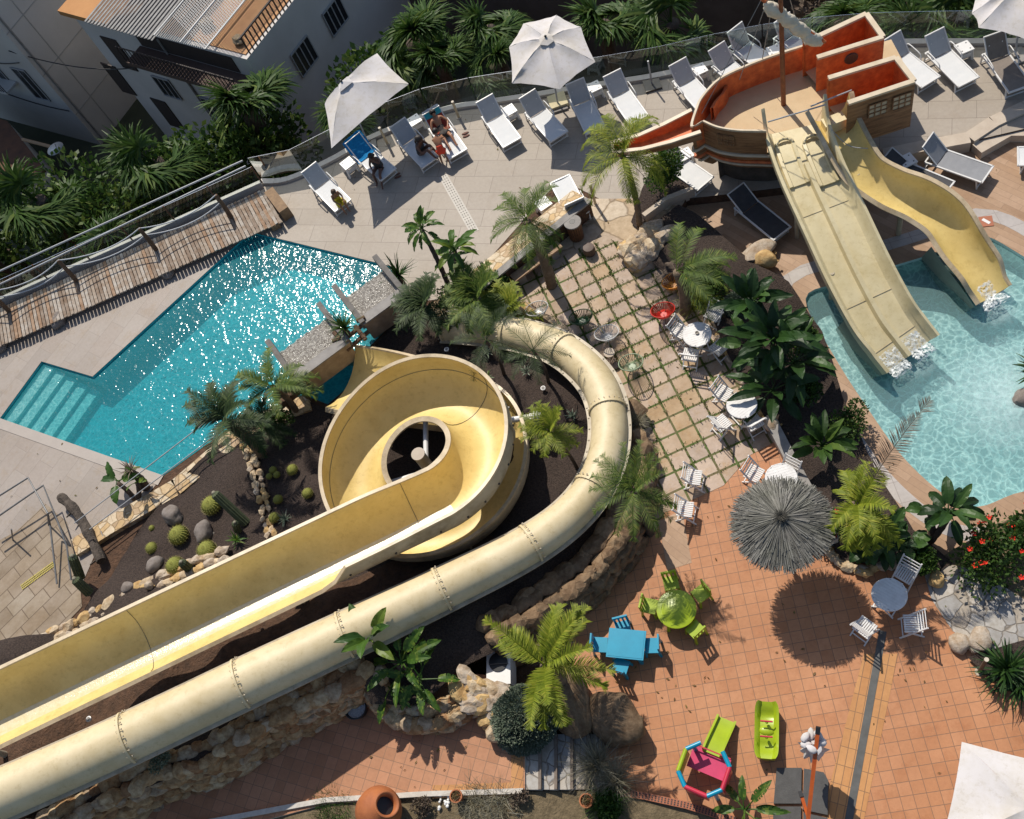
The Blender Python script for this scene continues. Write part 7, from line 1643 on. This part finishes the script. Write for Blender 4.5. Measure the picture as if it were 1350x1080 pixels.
# fallen leaves blown about the terraces
random.seed(91); m = MB()
for (cx_, cy_, n_, sp_) in ((900,480,60,60), (960,700,50,70), (1230,830,60,50), (830,930,70,60), (600,980,60,60), (800,330,50,40), (1000,900,60,120), (1150,950,40,90), (640,270,40,90), (250,560,0,1), (60,640,30,40), (1270,250,40,60), (1160,580,30,30)):
    for i in range(n_//3):
        px_, py_ = random.gauss(cx_, sp_), random.gauss(cy_, sp_); z = .02
        if px_ < 692 and py_ > 930: z = .62
        if px_ > 1140 and py_ < 700: z = -.33
        q = G(px_, py_, z); a_ = rnd(0, 6.28); l = rnd(.025,.06); w_ = l*rnd(.2,.5); d_ = V((math.cos(a_), math.sin(a_), 0)); e_ = V((-d_.y, d_.x, 0))
        if inside(q.x, q.y, SB) or inside(q.x, q.y, POOL2) or inside(q.x, q.y, P1C): continue
        m.add([q-d_*l, q-e_*w_+V((0,0,.012)), q+d_*l, q+e_*w_+V((0,0,.008))], [(0,1,2,3)])
lf_ = m.build('fallen_leaves', foliage('dry fallen leaves', (.14,.08,.03), (.30,.19,.08), (.20,.20,.05))); lf_['kind'] = 'stuff'
# ================================================================ BUILDINGS
M['wall_w'] = simple('whitewashed render', (.64,.60,.57), .85, (.54,.51,.48), .5, .2, 12, world=True)
M['wall_g'] = simple('grey patched render', (.56,.54,.50), .85, (.46,.445,.415), .35, .2, 12, world=True)
M['shut'] = simple('dark brown shutters', (.05,.035,.03), .7, (.03,.02,.018), 8)
M['pane'] = simple('dark window glass', (.03,.035,.04), .15, (.02,.02,.022), 2)
def building(name, label, K, ux, uy, lx, ly, zr, zb, mat):
    """K: roof corner; ux, uy: unit directions of the two faces that show; box grows by lx along ux and ly along uy"""
    r = thing(name, label, 'building', (K.x, K.y, zb)); P = [K, K+ux*lx, K+ux*lx+uy*ly, K+uy*ly]; m = MB(); m.prism([V((p.x,p.y,0)) for p in P], zb, zr-.02); m.build('walls', mat, r, world=True); return r
def window(root, K, ux, nn, s_, w_, z0, z1, bars=4, shutter=False):
    a = K+ux*s_; b = K+ux*(s_+w_); o = nn*.02; m = MB()
    A, B = V((a.x,a.y,0))+o, V((b.x,b.y,0))+o; zc = (z0+z1)/2
    if shutter:
        m.bar(V((A.x,A.y,zc)), V((B.x,B.y,zc)), .06, z1-z0); m.build('shutter', M['shut'], root, world=True); return
    m.bar(V((A.x,A.y,zc)), V((B.x,B.y,zc)), .05, z1-z0); m.build('window', M['pane'], root, world=True); f_ = MB()
    for k in range(bars+1): q = A.lerp(B, k/bars)+nn*.04; f_.bar(V((q.x,q.y,z0)), V((q.x,q.y,z1)), .05, .04, up=tuple(nn))
    for z in (z0, z1): f_.bar(V((A.x,A.y,z))+nn*.04, V((B.x,B.y,z))+nn*.04, .05, .07)
    w_o = f_.build('window_frame', simple('dull white window frame', (.40,.40,.40), .6), root, world=True)
ZR2 = -2.0
K = G(325,78,ZR2); e1 = G(382,6,ZR2); e2 = G(97,10,ZR2)
uy_ = (e1-K).normalized(); ux_ = (e2-K).normalized(); ux_ = (ux_-uy_*ux_.dot(uy_)).normalized()
LB_ = (e2-K).length
hb = building('white_building', 'white rendered house with a cluttered roof terrace at the top left', K, ux_, uy_, LB_, 26, ZR2, -11, M['wall_w'])
nf = -uy_; nr_ = -ux_       # outward normals of the front (faces down-left) and right faces
for s_, z0 in ((7.2,-4.6), (4.3,-5.2), (1.8,-5.6)): window(hb, K, ux_, nf, s_, 1.2, z0-1.9, z0-.6, 3)
for s_, z0, z1 in ((9.3,-5.2,-3.2), (9.0,-9.2,-7.2), (11.2,-7.4,-5.4)): window(hb, K, ux_, nf, s_, 1.1, z0, z1, shutter=True)
for s_, z0 in ((2.0,-5.0), (4.6,-5.0), (2.4,-8.6), (7.4,-5.0), (5.4,-8.6)): window(hb, K, uy_, nr_, s_, 1.3, z0, z0+1.3, 4)
def q2d(s_, w_, z): p = K+ux_*s_+uy_*w_; return V((p.x, p.y, z))
def slab(root, name, s0, s1, w0, w1, z0, z1, mat): m = MB(); m.prism([q2d(s0,w0,0), q2d(s1,w0,0), q2d(s1,w1,0), q2d(s0,w1,0)], z0, z1); return m.build(name, mat, root, world=True)
slab(hb, 'roof_terrace', .2, LB_-3.2, .2, 20, ZR2-.01, ZR2+.03, simple('orange terrace tiles', (.50,.27,.12), .8, (.40,.20,.09), 1.5, world=True))
slab(hb, 'orange_roof', LB_-4.2, LB_+.3, -.35, 20, ZR2+.04, ZR2+.30, simple('orange roof render', (.50,.24,.08), .8, (.42,.19,.06), 1, world=True))
m = MB(); random.seed(4)
for i in range(40): a, b = q2d(4.3+i*.11, -1.0, ZR2+.9+(.05 if i % 2 else 0)), q2d(4.3+i*.11, 7.5, ZR2+1.1+(.05 if i % 2 else 0)); m.bar(a, b, .11, .03)
m.build('corrugated_roof', simple('grey corrugated sheet', (.32,.31,.29), .8, (.22,.21,.20), 3), hb, world=True)
m = MB()
for i in range(26): m.bar(q2d(1.1+i*.12, -.8, ZR2+1.0), q2d(1.1+i*.12, 6.8, ZR2+1.0), .022, .022)
for i in range(63): m.bar(q2d(1.1, -.8+i*.12, ZR2+1.0), q2d(4.2, .5+i*.12, ZR2+1.0), .022, .022)
for s_ in (1.1, 2.6, 4.2): m.bar(q2d(s_, -.8, ZR2+1.03), q2d(s_, 6.8, ZR2+1.03), .06, .05)
m.build('lattice', simple('pale metal lattice', (.50,.50,.49), .5), hb, world=True)
slab(hb, 'balcony', .1, 7.5, -1.1, -.02, -3.3, -3.1, simple('dark brown balcony floor', (.10,.06,.045), .8)); m = MB()
for i in range(28): a = q2d(.2+i*.27, -1.05, -3.1); m.bar(a, a+V((0,0,.9)), .03, .03, up=(1,0,0))
m.bar(q2d(.1,-1.05,-2.2), q2d(7.5,-1.05,-2.2), .05, .05); m.build('balcony_railing', M['shut'], hb, world=True)
slab(hb, 'dark_terrace_opening', 1.0, 7.3, -.03, -.012, -3.05, -2.15, M['shut'])
m = MB()
for i in range(46): a = q2d(.0, .3+i*.26, ZR2); m.bar(a, a+V((0,0,.9)), .05, .05, up=(1,0,0))
m.bar(q2d(0,.2,ZR2+.9), q2d(0,14,ZR2+.9), .07, .07); m.build('reed_screen', M['shut'], hb, world=True)
random.seed(12)
for i in range(9): p_ = q2d(rnd(.5,3.5), rnd(.6,9), ZR2+.05); m = MB(); m.rock((p_.x,p_.y,p_.z+.15), rnd(.18,.4), i, (1.2,.9,.6), 2); m.build('terrace_clutter', islandmat('clutter', [(.28,.16,.08),(.14,.12,.10),(.36,.28,.18)]) if i == 0 else bpy.data.materials['clutter'], hb, world=True)
# grey block at the far left, windows towards us
ZR3 = 1.0
K2 = G(98,150,-8.5); c0 = G(155,77,-8.5); vy = (c0-K2).normalized(); vx = V((-vy.y, vy.x, 0))
if vx.x > 0: vx = -vx
K2t = V((K2.x, K2.y, ZR3)); gb = building('grey_building', 'tall grey-white apartment block at the far left edge with balconies', K2t, vx, vy, 22, 30, ZR3, -11.5, M['wall_g'])
nf2 = -vy; ns2 = -vx
for s_, z0, z1 in ((1.2,-7.8,-5.6), (3.6,-7.2,-5.2), (6.0,-7.2,-5.2), (2.6,-3.8,-1.8), (5.4,-3.8,-1.8), (8.6,-6.8,-4.8), (8.8,-3.4,-1.4)): window(gb, K2t, vx, nf2, s_, 1.1, z0, z1, 2)
m = MB()
for s_ in range(0, 11):
    for w_ in range(0, 1):
        pass
for i in range(7): a = K2t+vy*(2.6*i+1.4)+ns2*.012; m.bar(V((a.x,a.y,-11)), V((a.x,a.y,.8)), .05, .02, up=tuple(ns2))
for z in (-8.6,-5.8,-3.0,-.2): a, b = K2t+ns2*.014, K2t+vy*24+ns2*.014; m.bar(V((a.x,a.y,z)), V((b.x,b.y,z)), .02, .05)
m.build('panel_joints', simple('pale panel joints', (.40,.39,.36), .8), gb, world=True)
def g2(s_, w_, z): p = K2t+vx*s_+vy*w_; return V((p.x, p.y, z))
for z0 in (-6.9, -3.2):
    m = MB(); m.prism([g2(3.0,-.9,0), g2(6.8,-.9,0), g2(6.8,-.02,0), g2(3.0,-.02,0)], z0, z0+.12); m.build('balcony', M['wall_g'], gb, world=True)
    m = MB()
    for i in range(18): a = g2(3.0+i*.22, -.86, z0+.1); m.bar(a, a+V((0,0,.85)), .03, .03, up=(1,0,0))
    m.bar(g2(3.0,-.86,z0+.95), g2(6.8,-.86,z0+.95), .05, .05); m.build('balcony_railing', M['shut'], gb, world=True)
m = MB(); m.tube([g2(-.02,.3,.9), g2(-.02,.3,-11)], .06, 6); m.build('drain_pipe', M['coping'], gb, world=True)
m = MB(); m.tube([q2d(5.6,-.06,-2.2), q2d(5.6,-.06,-11)], .06, 6); m.build('drain_pipe', M['coping'], hb, world=True)
for k, (a, b) in enumerate(((g2(1.0,-.05,-4.2), q2d(9.5,-.05,-5.0)), (g2(8.0,-.05,-5.2), g2(1.0,-.05,-5.0)), (g2(9.0,-.05,-7.2), g2(.2,-.05,-8.3)))):
    cb = thing('cable', ('thin black cable slung between the grey block and the white house', 'thin black cable along the upper front of the grey block', 'thin black cable along the lower front of the grey block')[k], 'cable', a); m = MB(); m.tube([a.lerp(b, j/10)-V((0,0,.5*4*(j/10)*(1-j/10))) for j in range(11)], .03, 5); m.build('wire', M['black'], cb, world=True)
sd_ = thing('satellite_dish', 'small white satellite dish on a pole below the grey block', 'satellite dish', G(84,208,-7)); m = MB(); m.lathe([(.02,.0), (.25,.05), (.42,.16), (.44,.17)], (0,0,.5), 20); m.build('dish', M['white'], sd_, smooth=True); m = MB(); m.tube([(0,0,-4), (0,0,.5)], .05, 8); m.tube([(0,0,.5), (.1,.1,.9)], .02, 6); m.build('mount', M['steel'], sd_)
lo_ = thing('low_house', 'low house with an orange-brown roof edge at the far left', 'building', G(20,200,-9)); m = MB(); P = [G(-80,140,-7.5), G(10,160,-7.5), G(60,225,-7.5), G(0,260,-7.5), G(-120,240,-7.5)]; m.prism(P, -11, -7.6); m.build('walls', M['wall_g'], lo_, world=True); m = MB(); m.prism(P, -7.59, -7.45); m.build('roof', simple('rusty roof', (.14,.06,.03), .9, (.07,.035,.02), 2), lo_, world=True)
m = MB(); m.tube([G(30,184,-7.2), G(73,195,-7.2)], .09, 8); m.build('roof_beam', simple('tan beam', (.36,.24,.14), .8), lo_, world=True)
# grey wall and dark yard behind the top middle
yb = thing('yard_wall', 'long dark wall of the neighbouring plot beyond the palms at the top', 'building', G(700,-10,-8)); m = MB(); a, b = G(500,-60,-5), G(1350,-60,-5); m.bar(V((a.x,a.y,-8)), V((b.x,b.y,-8)), .6, 6); m.build('wall_body', simple('dark brown wall', (.16,.13,.12), .9, (.11,.09,.08), 1), yb, world=True); m = MB(); m.bar(V((a.x,a.y,-4.96)), V((b.x,b.y,-4.96)), .8, .08); m.build('coping', M['coping'], yb, world=True)
for k in range(3):
    pass

# ================================================================ PEOPLE
def figure(name, label, J, Rr, skin, hair, face, hat=None, clothes=(), hairlen=.0, loc=(0,0,0), rz=0, scale=1.0, faceparts=True):
    """J: joints by name, Rr: radii, one continuous skinned body"""
    names = list(J); idx = {n_: i for i, n_ in enumerate(names)}
    E_ = [('pelvis','belly'), ('belly','chest'), ('chest','neck'), ('neck','chin'), ('chin','head'), ('chest','shl'), ('shl','ell'), ('ell','wrl'), ('wrl','hal'), ('chest','shr'), ('shr','elr'), ('elr','wrr'), ('wrr','har'), ('pelvis','hil'), ('hil','knl'), ('knl','anl'), ('anl','tol'), ('pelvis','hir'), ('hir','knr'), ('knr','anr'), ('anr','tor')]
    vs = [V(J[n_])*scale for n_ in names]; ed = [(idx[a], idx[b]) for a, b in E_]; rad = [Rr[n_]*scale for n_ in names]
    # fingers as short chains from each hand
    for h_, w_, e_ in (('hal','wrl','ell'), ('har','wrr','elr')):
        hv = V(J[h_])*scale; d_ = (hv-V(J[w_])*scale).normalized(); sd = d_.cross(V((0,0,1))); sd = sd.normalized() if sd.length > .1 else V((1,0,0)); dn = d_.cross(sd)
        for k, (o_, ln) in enumerate(((-.03,.055), (-.011,.068), (.009,.064), (.028,.050), (-.045,.045))):
            b0 = hv+sd*o_*scale+d_*.012*scale; mid = b0+d_*ln*.55*scale+sd*o_*.3*scale; tip_ = mid+(d_*.7+dn*.5)*ln*.5*scale
            if k == 4: b0 = hv-d_*.03*scale+sd*-.035*scale; mid = b0+(d_*.5-sd*.8)*ln*.6*scale; tip_ = mid+d_*ln*.5*scale
            i0 = len(vs); vs += [b0, mid, tip_]; rad += [.0095*scale, .0085*scale, .007*scale]; ed += [(idx[h_], i0), (i0, i0+1), (i0+1, i0+2)]
    me = bpy.data.meshes.new('body'); me.from_pydata([tuple(v) for v in vs], ed, []); o = bpy.data.objects.new('tmp_body', me); C.objects.link(o)
    md = o.modifiers.new('skin', 'SKIN'); sk_ = me.skin_vertices[0].data
    for i, v in enumerate(sk_): v.radius = (rad[i], rad[i]); v.use_root = (i == idx['pelvis'])
    md.use_smooth_shade = True; s2 = o.modifiers.new('sub', 'SUBSURF'); s2.levels = 2; s2.render_levels = 2
    bpy.context.view_layer.update(); dg = bpy.context.evaluated_depsgraph_get(); ev = bpy.data.meshes.new_from_object(o.evaluated_get(dg)); bpy.data.objects.remove(o)
    root = thing(name, label, 'person', loc, rz); ev.materials.clear(); ev.materials.append(skin)
    b = bpy.data.objects.new('body', ev); C.objects.link(b); b.parent = root
    hd_ = V(J['head'])*scale; ch_ = V(J['chin'])*scale; f_ = V(face).normalized(); up = (hd_-V(J['neck'])*scale).normalized(); f_ = (f_-up*f_.dot(up)).normalized(); sd = f_.cross(up)
    hr_ = Rr['head']*scale; c_ = hd_
    m = MB(); m.rock(c_-f_*.018*scale+up*.022*scale, hr_*1.13, 5, (1,1,1), 3, amp=.10)
    # keep hair off the face
    keep = []; 
    for fc in m.f:
        q = sum((V(m.v[i]) for i in fc), V((0,0,0)))/len(fc)-c_
        if q.dot(f_) < hr_*.50 or q.dot(up) > hr_*.62: keep.append(fc)
    m.f = keep; m.m = [0]*len(keep)
    if hairlen:
        for k in range(7): a_ = (k-3)*.33; p0 = c_-f_*hr_*.8*math.cos(a_)+sd*hr_*math.sin(a_)*1.05; m.tube([p0, p0-up*hairlen*.5-f_*.03*scale, p0-up*hairlen-f_*.01*scale], [.032*scale,.034*scale,.015*scale], 7)
    m.build('hair', hair, root, smooth=True)
    m = MB(); m.tube([c_+f_*hr_*.93+up*.01*scale, c_+f_*hr_*1.14-up*.028*scale, c_+f_*hr_*.92-up*.038*scale], [.008*scale,.014*scale,.008*scale], 7); m.build('nose', skin, root, smooth=True)
    for s_ in (-1, 1):
        m = MB(); m.rock(c_+f_*hr_*.90+sd*s_*.032*scale+up*.008*scale, .011*scale, 1, amp=0); m.build('eye', M['black'], root); m = MB(); m.rock(c_+sd*s_*hr_*1.0-up*.01*scale, .022*scale, 2, (.5,1,1.3), 2, amp=.05); m.build('ear', skin, root, smooth=True)
    m = MB(); m.tube([c_+f_*hr_*.88-up*.062*scale-sd*.02*scale, c_+f_*hr_*.92-up*.064*scale, c_+f_*hr_*.88-up*.062*scale+sd*.02*scale], .006*scale, 6); m.build('mouth', simple('lips', (.30,.08,.06), .5), root)
    for cn, cm_, parts, ex in clothes:
        m = MB()
        for chain in parts: pts = [V(J[n_])*scale if isinstance(n_, str) else V(n_)*scale for n_ in chain]; m.tube(catmull(pts, 4), [0]*0 or [ex*scale*1.0]*(4*(len(pts)-1)+1), 14)
        m.build(cn, cm_, root, smooth=True)
    return root
SK1 = simple('tanned skin', (.36,.17,.09), .5, (.32,.145,.075), 6); SK2 = simple('brown skin', (.12,.055,.035), .5, (.10,.045,.03), 6); SK3 = simple('light brown skin', (.27,.13,.075), .5, (.23,.11,.06), 6)
HB_ = simple('dark brown hair', (.025,.015,.010), .5, (.012,.008,.006), 20, .4, 60); HM = simple('brown hair', (.09,.045,.022), .55, (.05,.025,.012), 20, .4, 60)
RAD = dict(pelvis=.125, belly=.115, chest=.125, neck=.052, chin=.062, head=.098, shl=.058, ell=.038, wrl=.026, hal=.030, shr=.058, elr=.038, wrr=.026, har=.030, hil=.085, knl=.055, anl=.036, tol=.030, hir=.085, knr=.055, anr=.036, tor=.030)
def seat(key, along, z=.36): o, d_ = SLN[key]; return o+d_*along+V((0,0,z)), math.atan2(d_.y, d_.x)
# child in yellow on the foot end of the leftmost lounger, legs hanging over the end
sit = dict(pelvis=(0,0,.12), belly=(.03,0,.27), chest=(.08,0,.45), neck=(.12,0,.60), chin=(.15,0,.66), head=(.165,0,.755), shl=(.08,.16,.53), ell=(.20,.21,.34), wrl=(.38,.14,.26), hal=(.45,.11,.24), shr=(.08,-.16,.53), elr=(.20,-.21,.34), wrr=(.38,-.14,.26), har=(.45,-.11,.24), hil=(.05,.10,.11), knl=(.42,.11,.13), anl=(.47,.10,-.27), tol=(.60,.10,-.31), hir=(.05,-.10,.11), knr=(.42,-.11,.13), anr=(.47,-.10,-.27), tor=(.60,-.10,-.31))
YEL = simple('bright yellow cotton', (.62,.48,.02), .8, (.5,.38,.015), 6, .3, 20)
p, a_ = seat(1, .72); figure('person', 'child in yellow shorts and top sitting on the foot end of the leftmost lounger', sit, RAD, SK3, HM, (1,0,-.5), loc=p, rz=a_, scale=.80, hairlen=.16, clothes=[('shorts', YEL, [('pelvis',(.2,.1,.13),'knl'), ('pelvis',(.2,-.1,.13),'knr')], .11), ('top', YEL, [((.01,0,.20),'belly',(.06,0,.40))], .155)])
# woman with raised hand on lounger 2
s2_ = dict(sit); s2_.update(ell=(.26,.22,.50), wrl=(.34,.10,.72), hal=(.36,.06,.80), wrr=(.34,-.10,.20), har=(.42,-.06,.18), anl=(.62,.16,-.20), tol=(.74,.18,-.30), knl=(.44,.16,.15))
DARKT = simple('charcoal swimsuit', (.03,.03,.035), .7, (.02,.02,.022), 8)
p, a_ = seat(2, .50); figure('person', 'person with curly dark hair raising a hand while sitting on the blue-towel lounger', s2_, RAD, SK2, HB_, (.9,.3,-.2), loc=p, rz=a_-.9, scale=.98, hairlen=.08, clothes=[('top', DARKT, [((-.01,0,.08),'belly','chest')], .155)])
s3_ = dict(sit); s3_.update(knl=(.40,.10,.42), anl=(.58,.10,.06), tol=(.70,.10,.03), knr=(.40,-.10,.40), anr=(.60,-.10,.05), tor=(.72,-.10,.03), wrl=(.44,.06,.36), hal=(.50,.03,.36), wrr=(.44,-.08,.34), har=(.50,-.05,.34))
p, a_ = seat(3, .45); figure('person', 'person with big dark hair, knees drawn up, sitting across the shaded lounger', s3_, dict(RAD, head=.118), SK2, HB_, (.9,-.3,-.3), loc=p, rz=a_+.55, scale=1.0, hairlen=.2, clothes=[('swimsuit', DARKT, [((0,0,.06),'belly','chest')], .150)])
# sunbather lying on lounger 4, head on the raised back
bk = R(50); lie = dict(pelvis=(-.12,0,.12), belly=(-.34,0,.22), chest=(-.50,0,.40), neck=(-.585,0,.505), chin=(-.605,0,.55), head=(-.64,0,.625), shl=(-.50,.19,.44), ell=(-.30,.32,.30), wrl=(-.10,.22,.30), hal=(-.03,.18,.29), shr=(-.50,-.19,.44), elr=(-.30,-.32,.28), wrr=(-.08,-.30,.16), har=(-.0,-.29,.13), hil=(-.08,.10,.11), knl=(.30,.13,.24), anl=(.70,.12,.07), tol=(.78,.13,.20), hir=(-.08,-.10,.11), knr=(.33,-.13,.12), anr=(.74,-.14,.06), tor=(.80,-.15,.19))
p, a_ = seat(4, 0); figure('person', 'sunbather lying back on the red towel in dark shorts', lie, RAD, SK1, HB_, (.6,0,.8), loc=p, rz=a_, scale=1.0, clothes=[('shorts', simple('dark swim shorts', (.05,.04,.035), .8), [('belly','pelvis',(.08,.11,.14)), ('pelvis',(.08,-.11,.14))], .125)])
# child bending over the sunbather in red-orange trunks, standing beside the lounger
bend = dict(pelvis=(0,0,.62), belly=(.07,0,.74), chest=(.19,0,.87), neck=(.29,0,.95), chin=(.34,0,.97), head=(.41,0,1.01), shl=(.20,.14,.89), ell=(.36,.18,.74), wrl=(.50,.12,.66), hal=(.56,.10,.64), shr=(.20,-.14,.89), elr=(.36,-.18,.74), wrr=(.50,-.12,.66), har=(.56,-.10,.64), hil=(.0,.09,.58), knl=(.05,.11,.33), anl=(-.02,.12,.06), tol=(.10,.13,.025), hir=(.0,-.09,.58), knr=(.02,-.10,.33), anr=(-.08,-.11,.06), tor=(.04,-.12,.025))
REDT = simple('neon red trunks', (.75,.06,.02), .7)
q = G(588,214,0); figure('person', 'child in neon red trunks bending over the sunbather', bend, {k_: v_*.82 if k_ not in ('head','chin') else v_*.95 for k_, v_ in RAD.items()}, SK1, HB_, (1,0,-.6), loc=(q.x, q.y, 0), rz=R(105), scale=1.05, clothes=[('trunks', REDT, [('belly','pelvis',(.02,.09,.50)), ('pelvis',(.01,-.09,.50))], .112)])
for px_, lb in (((524,232), 'pair of brown sandals on the deck at the foot of the blue-towel lounger'), ((614,178), 'pair of dark flip-flops at the foot of the sunbather')):
    p = G(*px_); o = thing('sandals', lb, 'sandals', p, .4); 
    for s_ in (-1, 1):
        m = MB(); m.rock((0,s_*.07,.02), .13, 2, (1,.42,.12), 2, amp=.1, rz=0); m.build('sandal', simple('brown sandal', (.14,.05,.03), .7), o, smooth=True)
